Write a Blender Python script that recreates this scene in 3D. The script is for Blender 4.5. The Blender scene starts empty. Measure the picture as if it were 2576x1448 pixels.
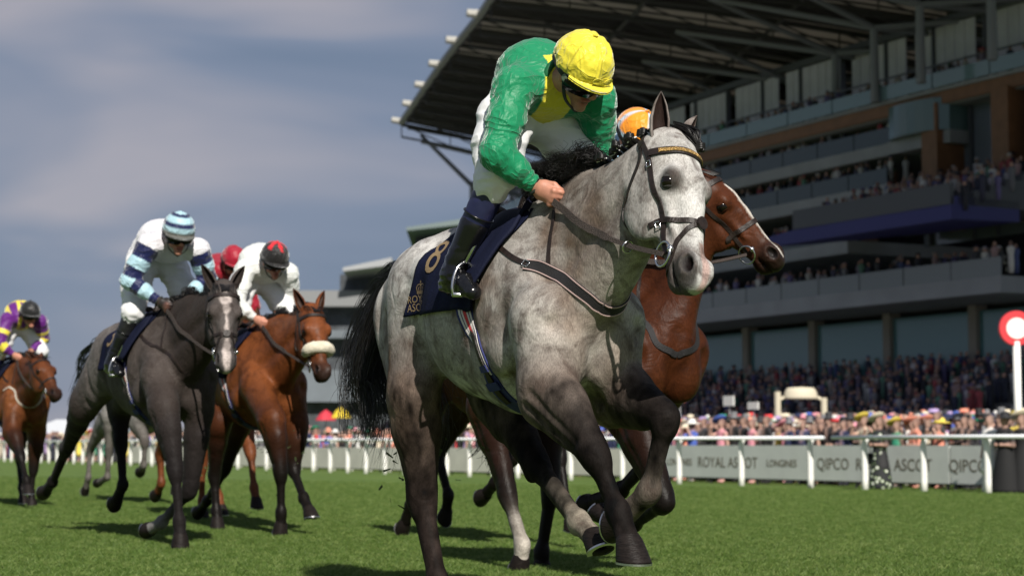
import bpy, bmesh, math, random
import numpy as np
from mathutils import Vector, Matrix

# ------------------------------------------------------------------ camera, sky, sun, exposure
scene = bpy.context.scene
FPX = 4700.0                     # focal length in units of a 2575 px wide frame
CAM = np.array([0.0, 0.0, 0.70])
TILT = math.radians(4.756)
cam_d = bpy.data.cameras.new('camera')
cam_d.sensor_width = 36.0
cam_d.lens = FPX / 2575.0 * 36.0
cam_d.clip_start = 0.1
cam_d.clip_end = 6000.0
cam_d.dof.use_dof = True
cam_d.dof.focus_distance = 7.0
cam_d.dof.aperture_fstop = 4.3
cam_d.dof.aperture_blades = 0
cam = bpy.data.objects.new('camera', cam_d)
scene.collection.objects.link(cam)
cam.location = CAM
cam.rotation_euler = (math.pi / 2 + TILT, 0, 0)
scene.camera = cam

SUN_DIR = Vector((0.19, -0.76, 0.62)).normalized()       # towards the sun
SUN_EL = math.asin(SUN_DIR.z)
SUN_AZ = math.atan2(SUN_DIR.x, SUN_DIR.y)
sun_d = bpy.data.lights.new('sun', 'SUN')
sun_d.energy = 5.0
sun_d.angle = math.radians(0.5)
sun_d.color = (1.0, 0.945, 0.86)
sun = bpy.data.objects.new('sun', sun_d)
scene.collection.objects.link(sun)
sun.rotation_euler = SUN_DIR.to_track_quat('Z', 'Y').to_euler()

world = bpy.data.worlds.new('World')
scene.world = world
world.use_nodes = True
_nt = world.node_tree
_nt.nodes.clear()
def _n(nt, typ, **kw):
    n = nt.nodes.new(typ)
    for k, v in kw.items():
        setattr(n, k, v)
    return n
_out = _n(_nt, 'ShaderNodeOutputWorld')
_sky = _n(_nt, 'ShaderNodeTexSky')
_sky.sky_type = 'NISHITA'
_sky.sun_disc = False
_sky.sun_elevation = SUN_EL
_sky.sun_rotation = SUN_AZ
_bg1 = _n(_nt, 'ShaderNodeBackground')
_bg1.inputs['Strength'].default_value = 0.05
_nt.links.new(_sky.outputs[0], _bg1.inputs['Color'])
# a broken layer of rain cloud all round the dome
_tc = _n(_nt, 'ShaderNodeTexCoord')
_map = _n(_nt, 'ShaderNodeMapping')
_map.inputs['Scale'].default_value = (1.0, 1.0, 3.0)
_map.inputs['Location'].default_value = (7.1, 1.6, 0.74)
_nt.links.new(_tc.outputs['Generated'], _map.inputs['Vector'])
_nz = _n(_nt, 'ShaderNodeTexNoise')
_nz.inputs['Scale'].default_value = 4.6
_nz.inputs['Detail'].default_value = 2.8
_nz.inputs['Roughness'].default_value = 0.45
_nz.inputs['Distortion'].default_value = 0.35
_nt.links.new(_map.outputs[0], _nz.inputs['Vector'])
_cr = _n(_nt, 'ShaderNodeValToRGB')
_e = _cr.color_ramp.elements
_e[0].position = 0.36
_e[0].color = (0.14, 0.19, 0.28, 1)
_e[1].position = 0.66
_e[1].color = (0.35, 0.34, 0.39, 1)
_m = _cr.color_ramp.elements.new(0.50)
_m.color = (0.195, 0.235, 0.325, 1)
_nt.links.new(_nz.outputs[0], _cr.inputs[0])
_bg2 = _n(_nt, 'ShaderNodeBackground')
_bg2.inputs['Strength'].default_value = 0.88
_nt.links.new(_cr.outputs[0], _bg2.inputs['Color'])
_mx = _n(_nt, 'ShaderNodeMixShader')
_mx.inputs[0].default_value = 0.9
_nt.links.new(_bg1.outputs[0], _mx.inputs[1])
_nt.links.new(_bg2.outputs[0], _mx.inputs[2])
_nt.links.new(_mx.outputs[0], _out.inputs['Surface'])

scene.view_settings.view_transform = 'Standard'
scene.view_settings.look = 'None'
scene.view_settings.exposure = 0.34
scene.view_settings.gamma = 1.0
scene.view_settings.use_curve_mapping = False
scene.render.engine = 'CYCLES'
scene.cycles.use_denoising = True
scene.cycles.max_bounces = 6
scene.cycles.diffuse_bounces = 3
scene.cycles.transparent_max_bounces = 6

# ------------------------------------------------------------------ small helpers
rng = np.random.default_rng(7)
random.seed(7)
COL = scene.collection

def A(*v):
    return np.array(v, dtype=float)

YV = A(0, 1, 0)
def lerp(a, b, t):
    return np.asarray(a) * (1 - t) + np.asarray(b) * t

def unit(v):
    v = np.asarray(v, float)
    return v / (np.linalg.norm(v) + 1e-12)

def ray(px, py):
    dx = (px - 1287.5) / FPX
    dy = (724.0 - py) / FPX
    c, s = math.cos(TILT), math.sin(TILT)
    return np.array([dx, c - s * dy, s + c * dy])

def at_depth(px, py, Z):
    r = ray(px, py)
    return CAM + r * (Z / r[1])

TRACK = math.radians(29.6)
TDIR = A(-math.sin(TRACK), math.cos(TRACK), 0)      # away down the course
TNRM = A(math.cos(TRACK), math.sin(TRACK), 0)       # towards the stands
def course(n, s):
    """point on plan: n metres across towards the stands, s metres down the course"""
    p = TNRM * n + TDIR * s
    return p
def ground_z(n):
    n = np.asarray(n, float)
    return -0.0165 * np.clip(n - 7.0, 0, 22.0)

def mesh_from(name, V, F, cols=None, smooth=True, mats=None, fmat=None):
    me = bpy.data.meshes.new(name)
    V = np.asarray(V, dtype=np.float32)
    F = np.asarray(F, dtype=np.int32) if not isinstance(F, list) else F
    if isinstance(F, np.ndarray):
        nv = F.shape[1]
        me.vertices.add(len(V)); me.vertices.foreach_set('co', V.ravel())
        me.loops.add(F.size); me.loops.foreach_set('vertex_index', F.ravel())
        me.polygons.add(len(F))
        me.polygons.foreach_set('loop_start', np.arange(0, F.size, nv, dtype=np.int32))
        me.update(calc_edges=True)
    else:
        me.from_pydata([tuple(map(float, v)) for v in V], [], [tuple(int(i) for i in f) for f in F])
    if cols is not None:
        at = me.color_attributes.new('Col', 'FLOAT_COLOR', 'POINT')
        c = np.ones((len(V), 4), np.float32); c[:, :3] = cols
        at.data.foreach_set('color', c.ravel())
    if fmat is not None:
        me.polygons.foreach_set('material_index', np.asarray(fmat, np.int32))
    if smooth:
        me.polygons.foreach_set('use_smooth', np.ones(len(me.polygons), bool))
    for m in (mats or []):
        me.materials.append(m)
    me.update()
    return me

def link(name, me, parent=None, mat=None, loc=None):
    o = bpy.data.objects.new(name, me)
    COL.objects.link(o)
    if mat is not None and me is not None and len(me.materials) == 0:
        me.materials.append(mat)
    if parent is not None:
        o.parent = parent
    if loc is not None:
        o.location = loc
    return o

def tag(o, label=None, cat=None, group=None, kind=None):
    if label: o['label'] = label
    if cat: o['category'] = cat
    if group: o['group'] = group
    if kind: o['kind'] = kind
    return o

def empty(name, loc=(0, 0, 0), rz=0.0):
    o = bpy.data.objects.new(name, None)
    COL.objects.link(o)
    o.location = loc
    o.rotation_euler = (0, 0, rz)
    o.empty_display_size = 0.2
    return o

class MB:
    """collects simple solids into one mesh"""
    def __init__(s):
        s.v = []; s.f = []
    def add(s, V, F):
        b = len(s.v)
        s.v += [tuple(map(float, v)) for v in V]
        s.f += [tuple(i + b for i in f) for f in F]
        return s
    def box(s, c, d, rz=0.0):
        x, y, z = d[0] / 2, d[1] / 2, d[2] / 2
        ca, sa = math.cos(rz), math.sin(rz)
        V = []
        for (i, j, k) in ((-1,-1,-1),(1,-1,-1),(1,1,-1),(-1,1,-1),(-1,-1,1),(1,-1,1),(1,1,1),(-1,1,1)):
            X, Y = i * x, j * y
            V.append((c[0] + ca * X - sa * Y, c[1] + sa * X + ca * Y, c[2] + k * z))
        return s.add(V, [(0,3,2,1),(4,5,6,7),(0,1,5,4),(1,2,6,5),(2,3,7,6),(3,0,4,7)])
    def hexa(s, P):
        """8 corners: bottom 4 ccw then top 4"""
        return s.add(P, [(0,3,2,1),(4,5,6,7),(0,1,5,4),(1,2,6,5),(2,3,7,6),(3,0,4,7)])
    def bar(s, a, b, r0, r1=None, n=6):
        r1 = r0 if r1 is None else r1
        a = A(*a); b = A(*b); ax = unit(b - a)
        u = unit(np.cross(ax, (0, 0, 1) if abs(ax[2]) < .9 else (1, 0, 0))); w = np.cross(ax, u)
        V = []
        for c, r in ((a, r0), (b, r1)):
            for i in range(n):
                t = 2 * math.pi * (i + .5) / n
                V.append(c + r * (math.cos(t) * u + math.sin(t) * w))
        F = [(i, (i + 1) % n, n + (i + 1) % n, n + i) for i in range(n)]
        F += [tuple(range(n))[::-1], tuple(range(n, 2 * n))]
        return s.add(V, F)
    def tube(s, pts, r, n=8, closed=False):
        V, F = tube_geo(pts, r, n, closed)
        return s.add(V, [tuple(f) for f in F])
    def lathe(s, prof, n=16, M=None):
        V = []; F = []
        for (r, z) in prof:
            for i in range(n):
                t = 2 * math.pi * i / n
                p = A(r * math.cos(t), r * math.sin(t), z)
                V.append(p if M is None else (M @ Vector(p)))
        for k in range(len(prof) - 1):
            for i in range(n):
                j = (i + 1) % n
                F.append((k * n + i, k * n + j, k * n + n + j, k * n + n + i))
        F.append(tuple(range(n))[::-1]); F.append(tuple(range((len(prof) - 1) * n, len(prof) * n)))
        return s.add(V, F)
    def build(s, name, mat, parent=None, smooth=False, loc=None):
        me = mesh_from(name, s.v, s.f, smooth=smooth)
        return link(name, me, parent, mat, loc)

def frames(P, up0=None):
    P = np.asarray(P, float)
    T = np.gradient(P, axis=0)
    T /= np.linalg.norm(T, axis=1)[:, None] + 1e-12
    u = np.asarray(up0 if up0 is not None else ((0, 0, 1) if abs(T[0][2]) < .9 else (1, 0, 0)), float)
    U = []
    for t in T:
        u = u - t * np.dot(u, t); u = unit(u); U.append(u)
    U = np.array(U)
    return T, U, np.cross(T, U)

def tube_geo(pts, r, n=8, closed=False):
    P = np.asarray(pts, float); m = len(P)
    T, U, W = frames(P)
    if closed:
        T = np.roll(P, -1, 0) - np.roll(P, 1, 0)
        T /= np.linalg.norm(T, axis=1)[:, None]
        c = unit(np.cross(T[0], T[m // 4]))
        U = np.tile(c, (m, 1)); W = np.cross(T, U)
    r = np.broadcast_to(np.asarray(r, float), (m,))
    th = 2 * np.pi * np.arange(n) / n
    V = P[:, None] + r[:, None, None] * (np.cos(th)[None, :, None] * U[:, None] + np.sin(th)[None, :, None] * W[:, None])
    V = V.reshape(-1, 3); F = []
    for k in range(m if closed else m - 1):
        k2 = (k + 1) % m
        for i in range(n):
            j = (i + 1) % n
            F.append((k * n + i, k * n + j, k2 * n + j, k2 * n + i))
    if not closed:
        F.append(tuple(range(n))[::-1]); F.append(tuple(range((m - 1) * n, m * n)))
    return V, F

def spline(P, n):
    """Catmull-Rom through P, n samples"""
    P = np.asarray(P, float)
    Q = np.vstack([2 * P[0] - P[1], P, 2 * P[-1] - P[-2]])
    ts = np.linspace(0, len(P) - 1 - 1e-6, n)
    i = ts.astype(int); t = (ts - i)[:, None]
    p0, p1, p2, p3 = Q[i], Q[i + 1], Q[i + 2], Q[i + 3]
    return .5 * (2 * p1 + (p2 - p0) * t + (2 * p0 - 5 * p1 + 4 * p2 - p3) * t**2 + (3 * p1 - p0 - 3 * p2 + p3) * t**3)

def ribbon_geo(P, N, width, thick):
    """strap of box section along P with outward normals N"""
    P = np.asarray(P, float); m = len(P)
    T = np.gradient(P, axis=0); T /= np.linalg.norm(T, axis=1)[:, None] + 1e-12
    N = np.asarray(N, float)
    if N.ndim == 1: N = np.tile(N, (m, 1))
    S = np.cross(T, N); S /= np.linalg.norm(S, axis=1)[:, None] + 1e-12
    N = np.cross(S, T)
    w = np.broadcast_to(np.asarray(width, float), (m,))[:, None] / 2
    h = thick / 2
    V = np.stack([P - S * w - N * h, P + S * w - N * h, P + S * w + N * h, P - S * w + N * h], 1).reshape(-1, 3)
    F = []
    for k in range(m - 1):
        for i in range(4):
            j = (i + 1) % 4
            F.append((k * 4 + i, k * 4 + j, k * 4 + 4 + j, k * 4 + 4 + i))
    F.append((0, 1, 2, 3)); F.append(((m - 1) * 4 + 3, (m - 1) * 4 + 2, (m - 1) * 4 + 1, (m - 1) * 4))
    return V, F

def hair_geo(strands, r0, r1, sides=3):
    """strands: (n, m, 3) polylines -> thin tapered prisms"""
    S = np.asarray(strands, float); n, m, _ = S.shape
    T = np.gradient(S, axis=1); T /= np.linalg.norm(T, axis=2)[..., None] + 1e-9
    ref = np.tile(A(.31, .77, .2), (n, m, 1))
    U = np.cross(T, ref); U /= np.linalg.norm(U, axis=2)[..., None] + 1e-9
    W = np.cross(T, U)
    r = np.linspace(0, 1, m)
    rr = np.asarray(r0).reshape(-1, 1) * (1 - r)[None] + np.asarray(r1).reshape(-1, 1) * r[None]
    th = 2 * np.pi * np.arange(sides) / sides
    V = S[:, :, None] + rr[..., None, None] * (np.cos(th)[None, None, :, None] * U[:, :, None] + np.sin(th)[None, None, :, None] * W[:, :, None])
    V = V.reshape(-1, 3)
    base = (np.arange(n) * m * sides)[:, None, None] + (np.arange(m - 1) * sides)[None, :, None] + np.arange(sides)[None, None]
    nxt = (np.arange(n) * m * sides)[:, None, None] + (np.arange(m - 1) * sides)[None, :, None] + ((np.arange(sides) + 1) % sides)[None, None]
    F = np.stack([base, nxt, nxt + sides, base + sides], -1).reshape(-1, 4)
    return V, F

# ------------------------------------------------------------------ materials
MATS = {}
def mat(name, col=(.5, .5, .5), rough=.6, metal=0.0, spec=.5, attr=False, var=0.0, vscale=20.0, bump=0.0, bscale=60.0,
        sheen=0.0, coat=0.0, stretch=None, trans=0.0, emis=None, var2=None, coat_rough=.1):
    if name in MATS: return MATS[name]
    m = bpy.data.materials.new(name); MATS[name] = m
    m.use_nodes = True
    nt = m.node_tree; b = nt.nodes['Principled BSDF']
    b.inputs['Roughness'].default_value = rough
    b.inputs['Metallic'].default_value = metal
    b.inputs['Specular IOR Level'].default_value = spec
    if coat:
        b.inputs['Coat Weight'].default_value = coat
        b.inputs['Coat Roughness'].default_value = coat_rough
    if sheen:
        b.inputs['Sheen Weight'].default_value = sheen
        b.inputs['Sheen Roughness'].default_value = .4
    if trans:
        b.inputs['Transmission Weight'].default_value = trans
    src = None
    tc = nt.nodes.new('ShaderNodeTexCoord'); mp = nt.nodes.new('ShaderNodeMapping')
    nt.links.new(tc.outputs['Object'], mp.inputs['Vector'])
    if stretch: mp.inputs['Scale'].default_value = stretch
    if attr:
        at = nt.nodes.new('ShaderNodeVertexColor'); at.layer_name = 'Col'; src = at.outputs['Color']
    if var > 0:
        nz = nt.nodes.new('ShaderNodeTexNoise'); nz.inputs['Scale'].default_value = vscale; nz.inputs['Detail'].default_value = 5
        nt.links.new(mp.outputs[0], nz.inputs['Vector'])
        mr = nt.nodes.new('ShaderNodeMapRange')
        mr.inputs[1].default_value = .3; mr.inputs[2].default_value = .7
        mr.inputs[3].default_value = 1 - var; mr.inputs[4].default_value = 1 + var
        nt.links.new(nz.outputs[0], mr.inputs[0])
        mul = nt.nodes.new('ShaderNodeMix'); mul.data_type = 'RGBA'; mul.blend_type = 'MULTIPLY'
        mul.inputs[0].default_value = 1.0
        if src is not None: nt.links.new(src, mul.inputs[6])
        else: mul.inputs[6].default_value = (*col, 1)
        nt.links.new(mr.outputs[0], mul.inputs[7])
        src = mul.outputs[2]
    if src is not None: nt.links.new(src, b.inputs['Base Color'])
    else: b.inputs['Base Color'].default_value = (*col, 1)
    if bump > 0:
        nz = nt.nodes.new('ShaderNodeTexNoise'); nz.inputs['Scale'].default_value = bscale; nz.inputs['Detail'].default_value = 3
        nt.links.new(mp.outputs[0], nz.inputs['Vector'])
        bp = nt.nodes.new('ShaderNodeBump'); bp.inputs['Strength'].default_value = bump; bp.inputs['Distance'].default_value = .01
        nt.links.new(nz.outputs[0], bp.inputs['Height']); nt.links.new(bp.outputs[0], b.inputs['Normal'])
    if emis:
        b.inputs['Emission Color'].default_value = (*emis[:3], 1); b.inputs['Emission Strength'].default_value = emis[3]
    return m

def sRGB(r, g, b):
    f = lambda c: (c / 255 / 12.92) if c / 255 <= .04045 else ((c / 255 + .055) / 1.055) ** 2.4
    return (f(r), f(g), f(b))

# ------------------------------------------------------------------ implicit surfaces
class Field:
    def __init__(s, lo, hi, h):
        s.h = h; s.lo = np.asarray(lo, float)
        s.n = np.ceil((np.asarray(hi, float) - s.lo) / h).astype(int) + 1
        s.d = np.full(s.n, 1.0, np.float32)
        s.prims = []
    def _sub(s, lo, hi):
        a = np.clip(np.floor((lo - s.lo) / s.h).astype(int), 0, s.n)
        b = np.clip(np.ceil((hi - s.lo) / s.h).astype(int) + 1, 0, s.n)
        if np.any(b <= a): return None
        sl = tuple(slice(i, j) for i, j in zip(a, b))
        g = [(s.lo[i] + s.h * np.arange(a[i], b[i])).astype(np.float32) for i in range(3)]
        return sl, g[0][:, None, None], g[1][None, :, None], g[2][None, None, :]
    def put(s, prim, k=.03, sub=False):
        lo, hi = prim.bounds(); m = k * 1.6 + 2 * s.h
        r = s._sub(lo - m, hi + m)
        if r is None: return
        sl, X, Y, Z = r
        b = prim.dist(X, Y, Z).astype(np.float32)
        a = s.d[sl]
        if sub:
            b = -b
            h = np.clip(.5 - .5 * (b - a) / k, 0, 1)
            s.d[sl] = b + (a - b) * (1 - h) * 1.0 + k * h * (1 - h) if False else np.maximum(a, b) + k * .25 * np.clip(1 - np.abs(a - b) / k, 0, 1) ** 2
        else:
            s.d[sl] = np.minimum(a, b) - k * .25 * np.clip(1 - np.abs(a - b) / k, 0, 1) ** 2
            s.prims.append(prim)
    def groove(s, p, q, r, amp):
        c = Cone(p, q, r * .05, r * .05)
        lo, hi = c.bounds()
        t = s._sub(lo - 3 * r, hi + 3 * r)
        if t is None: return
        sl, X, Y, Z = t
        d = c.dist(X, Y, Z)
        s.d[sl] += (amp * np.exp(-(d / r) ** 2)).astype(np.float32)
    def sample(s, P):
        q = (np.asarray(P, float) - s.lo) / s.h
        q = np.clip(q, 0, s.n - 1.001)
        i = q.astype(int); f = q - i
        r = 0
        for dx in (0, 1):
            for dy in (0, 1):
                for dz in (0, 1):
                    w = (f[:, 0] if dx else 1 - f[:, 0]) * (f[:, 1] if dy else 1 - f[:, 1]) * (f[:, 2] if dz else 1 - f[:, 2])
                    r = r + w * s.d[i[:, 0] + dx, i[:, 1] + dy, i[:, 2] + dz]
        return r
    def grad(s, P):
        e = s.h; g = np.zeros((len(P), 3))
        for a in range(3):
            o = np.zeros(3); o[a] = e
            g[:, a] = s.sample(P + o) - s.sample(P - o)
        return g / (np.linalg.norm(g, axis=1)[:, None] + 1e-9)
    def snap(s, P, off=0.0, it=8, smooth=2):
        P = np.array(P, float)
        for _ in range(it):
            d = np.clip(s.sample(P), -.06, .06); g = s.grad(P)
            P = P - (d - off)[:, None] * g
        N = s.grad(P)
        for _ in range(smooth):
            N[1:-1] = N[:-2] + 2 * N[1:-1] + N[2:]
            N /= np.linalg.norm(N, axis=1)[:, None] + 1e-9
        return P, N
    def surface(s):
        d = s.d; ins = d < 0
        c = np.zeros(s.n - 1, np.int8)
        cor = [(i, j, k) for i in (0, 1) for j in (0, 1) for k in (0, 1)]
        for (i, j, k) in cor:
            c += ins[i:s.n[0] - 1 + i, j:s.n[1] - 1 + j, k:s.n[2] - 1 + k]
        mask = (c > 0) & (c < 8)
        cells = np.argwhere(mask)
        idx = np.full(mask.shape, -1, np.int32); idx[mask] = np.arange(len(cells))
        pos = np.zeros((len(cells), 3)); cnt = np.zeros(len(cells))
        for ca in cor:
            for ax in range(3):
                if ca[ax] == 1: continue
                cb = list(ca); cb[ax] = 1
                da = d[cells[:, 0] + ca[0], cells[:, 1] + ca[1], cells[:, 2] + ca[2]]
                db = d[cells[:, 0] + cb[0], cells[:, 1] + cb[1], cells[:, 2] + cb[2]]
                cr = (da < 0) != (db < 0)
                t = np.where(cr, da / np.where(cr, da - db, 1), 0)
                p = np.tile(np.array(ca, float), (len(cells), 1)); p[:, ax] += t
                pos += p * cr[:, None]; cnt += cr
        V = (pos / cnt[:, None] + cells) * s.h + s.lo
        Fs = []
        for ax in range(3):
            a, b = [(1, 2), (2, 0), (0, 1)][ax]
            lo = [slice(None)] * 3; hi = [slice(None)] * 3
            lo[ax] = slice(0, -1); hi[ax] = slice(1, None)
            i0 = ins[tuple(lo)]; ch = i0 != ins[tuple(hi)]
            e = np.argwhere(ch)
            e = e[(e[:, a] > 0) & (e[:, b] > 0) & (e[:, a] < s.n[a] - 1) & (e[:, b] < s.n[b] - 1)]
            flip = i0[e[:, 0], e[:, 1], e[:, 2]]
            def cid(da, db):
                q = e.copy(); q[:, a] -= da; q[:, b] -= db
                return idx[q[:, 0], q[:, 1], q[:, 2]]
            Q = np.stack([cid(1, 1), cid(0, 1), cid(0, 0), cid(1, 0)], 1)
            Q[~flip] = Q[~flip][:, ::-1]
            Fs.append(Q)
        F = np.vstack(Fs)
        F = F[(F >= 0).all(1)]
        return V, F
    def colours(s, V, sharp=.022):
        acc = np.zeros((len(V), 3)); ws = np.zeros(len(V)) + 1e-9
        for p in s.prims:
            if p.tint is None: continue
            lo, hi = p.bounds(); m = sharp * 5
            sel = np.where(((V > lo - m) & (V < hi + m)).all(1))[0]
            if len(sel) == 0: continue
            Q = V[sel].astype(np.float32)
            dd = p.dist(Q[:, 0], Q[:, 1], Q[:, 2])
            w = np.exp(-np.clip(np.abs(dd), 0, 1) / sharp)
            acc[sel] += w[:, None] * p.colour(Q); ws[sel] += w
        return acc / ws[:, None]
    def labels(s, V):
        """nearest primitive and its axis parameter for every vertex"""
        best = np.full(len(V), 9.0); who = np.zeros(len(V), int); tt = np.zeros(len(V))
        for i, p in enumerate(s.prims):
            lo, hi = p.bounds(); m = .1
            sel = np.where(((V > lo - m) & (V < hi + m)).all(1))[0]
            if len(sel) == 0: continue
            Q = V[sel].astype(np.float32)
            dd = np.abs(p.dist(Q[:, 0], Q[:, 1], Q[:, 2])) if False else p.dist(Q[:, 0], Q[:, 1], Q[:, 2])
            up = dd < best[sel]
            best[sel[up]] = dd[up]; who[sel[up]] = i
            tt[sel[up]] = p.param(Q)[up]
        return who, tt

class Cone:
    def __init__(s, a, b, ra, rb, w=(0, 1, 0), sa=1.0, sb=None, tint=None, tint2=None, name=''):
        s.a = A(*a); s.b = A(*b); s.ra = ra; s.rb = rb; s.sa = sa; s.sb = sa if sb is None else sb
        s.L = np.linalg.norm(s.b - s.a) + 1e-6; s.ax = (s.b - s.a) / s.L
        w = A(*w); w = w - s.ax * np.dot(w, s.ax)
        if np.linalg.norm(w) < 1e-3: w = np.cross(s.ax, (1, .1, 0))
        s.w = unit(w); s.u = np.cross(s.ax, s.w)
        s.tint = None if tint is None else A(*tint); s.tint2 = s.tint if tint2 is None else A(*tint2); s.name = name
    def bounds(s):
        r = max(s.ra * max(1, s.sa), s.rb * max(1, s.sb))
        return np.minimum(s.a, s.b) - r, np.maximum(s.a, s.b) + r
    def dist(s, X, Y, Z):
        x, y, z = X - s.a[0], Y - s.a[1], Z - s.a[2]
        pa = x * s.ax[0] + y * s.ax[1] + z * s.ax[2]
        pu = x * s.u[0] + y * s.u[1] + z * s.u[2]
        pw = x * s.w[0] + y * s.w[1] + z * s.w[2]
        t = np.clip(pa / s.L, 0, 1)
        r = s.ra + (s.rb - s.ra) * t; sc = s.sa + (s.sb - s.sa) * t
        e = pa - t * s.L
        q = np.sqrt(pu * pu + (pw / sc) ** 2 + e * e) + 1e-6
        g = np.sqrt(pu * pu + (pw / (sc * sc)) ** 2 + e * e) + 1e-6
        return (q - r) * q / g
    def param(s, Q):
        return np.clip(((Q - s.a) @ s.ax) / s.L, 0, 1)
    def colour(s, Q):
        t = s.param(Q)[:, None]
        return s.tint * (1 - t) + s.tint2 * t

class Ell:
    def __init__(s, c, r, ax=None, tint=None, name=''):
        s.c = A(*c); s.r = A(*r); s.M = np.eye(3) if ax is None else np.array([unit(v) for v in ax])
        s.tint = None if tint is None else A(*tint); s.name = name
    def bounds(s):
        e = np.sqrt(((s.M.T * s.r) ** 2).sum(1))
        return s.c - e, s.c + e
    def dist(s, X, Y, Z):
        x, y, z = X - s.c[0], Y - s.c[1], Z - s.c[2]
        k0 = 0; k1 = 0
        for i in range(3):
            p = x * s.M[i, 0] + y * s.M[i, 1] + z * s.M[i, 2]
            k0 = k0 + (p / s.r[i]) ** 2; k1 = k1 + (p / s.r[i] ** 2) ** 2
        k0 = np.sqrt(k0) + 1e-6; k1 = np.sqrt(k1) + 1e-6
        return k0 * (k0 - 1) / k1
    def param(s, Q):
        return np.zeros(len(Q))
    def colour(s, Q):
        return np.tile(s.tint, (len(Q), 1))

def vnoise(P, scale, seed=0):
    """cheap smooth value noise on points, -1..1"""
    P = np.asarray(P, float) * scale + seed * 17.3
    i = np.floor(P).astype(np.int64); f = P - i; f = f * f * (3 - 2 * f)
    def h(a):
        n = (a[:, 0] * 374761393 + a[:, 1] * 668265263 + a[:, 2] * 2147483647 + seed * 1274126177) & 0xffffffff
        n = ((n ^ (n >> 13)) * 1274126177) & 0xffffffff
        return ((n ^ (n >> 16)) & 0xffff) / 32767.5 - 1
    r = 0
    for dx in (0, 1):
        for dy in (0, 1):
            for dz in (0, 1):
                w = (f[:, 0] if dx else 1 - f[:, 0]) * (f[:, 1] if dy else 1 - f[:, 1]) * (f[:, 2] if dz else 1 - f[:, 2])
                r = r + w * h(i + np.array([dx, dy, dz]))
    return r

def text_mesh(body, size, extrude=0.0, font_shear=0.0, align='CENTER', width=None):
    cu = bpy.data.curves.new('lettering', 'FONT'); cu.body = body; cu.size = size; cu.extrude = extrude; cu.shear = font_shear
    cu.align_x = align; cu.align_y = 'CENTER'; cu.resolution_u = 3
    o = bpy.data.objects.new('lettering', cu); COL.objects.link(o)
    bpy.context.view_layer.update()
    me = bpy.data.meshes.new_from_object(o.evaluated_get(bpy.context.evaluated_depsgraph_get()))
    bpy.data.objects.remove(o); bpy.data.curves.remove(cu)
    V = np.array([v.co[:] for v in me.vertices]); F = [tuple(p.vertices) for p in me.polygons]
    bpy.data.meshes.remove(me)
    if width is not None and len(V): V[:, 0] *= width / (V[:, 0].max() - V[:, 0].min())
    return V, F

# ------------------------------------------------------------------ the setting
def grass_mat():
    m = bpy.data.materials.new('turf'); m.use_nodes = True; nt = m.node_tree; b = nt.nodes['Principled BSDF']; N = nt.nodes.new; K = nt.links.new
    tc = N('ShaderNodeTexCoord')
    n1 = N('ShaderNodeTexNoise'); n1.inputs['Scale'].default_value = .35; n1.inputs['Detail'].default_value = 6; K(tc.outputs['Object'], n1.inputs['Vector'])
    n2 = N('ShaderNodeTexNoise'); n2.inputs['Scale'].default_value = 14; n2.inputs['Detail'].default_value = 6; n2.inputs['Roughness'].default_value = .7; K(tc.outputs['Object'], n2.inputs['Vector'])
    mx = N('ShaderNodeMix'); mx.data_type = 'FLOAT'; mx.inputs[0].default_value = .5; K(n1.outputs[0], mx.inputs[2]); K(n2.outputs[0], mx.inputs[3])
    cr = N('ShaderNodeValToRGB'); e = cr.color_ramp.elements
    e[0].position = .36; e[0].color = (.066, .120, .021, 1); e[1].position = .64; e[1].color = (.130, .190, .042, 1)
    K(mx.outputs[0], cr.inputs[0]); K(cr.outputs[0], b.inputs['Base Color'])
    bp = N('ShaderNodeBump'); bp.inputs['Strength'].default_value = .8; bp.inputs['Distance'].default_value = .04; K(n2.outputs[0], bp.inputs['Height']); K(bp.outputs[0], b.inputs['Normal'])
    b.inputs['Roughness'].default_value = .75; b.inputs['Specular IOR Level'].default_value = .2
    return m
turf = grass_mat()
ns = [-400, -60, 0, 7] + list(range(8, 30, 2)) + [29, 40, 62, 90, 160, 900]
ss_ = [-120, 0, 20, 40, 60, 90, 130, 200, 400, 1200, 4000]
V = [tuple(course(n, s)[:2]) + (float(ground_z(n)),) for s in ss_ for n in ns]
F = [(i * len(ns) + j, i * len(ns) + j + 1, (i + 1) * len(ns) + j + 1, (i + 1) * len(ns) + j) for i in range(len(ss_) - 1) for j in range(len(ns) - 1)]
F = [f[::-1] for f in F] if True else F
g_me = mesh_from('ground', V, F, smooth=False)
_z = np.array([p.normal.z for p in g_me.polygons])
if _z.mean() < 0: g_me.flip_normals()
tag(link('ground', g_me, None, turf), kind='structure')

V = [tuple(course(n, q)[:2]) + (float(ground_z(n)) + .004,) for q in (-60, 0, 60, 120, 260) for n in (34.0, 92.0)]  # grey paving added over the turf to cut green bounce under the roof
tag(link('concourse', mesh_from('concourse', V, [(2 * i, 2 * i + 1, 2 * i + 3, 2 * i + 2) for i in range(4)], smooth=False), None, mat('concourse_paving', (.20, .195, .185), .85, var=.15, vscale=.5)), kind='structure')

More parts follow.
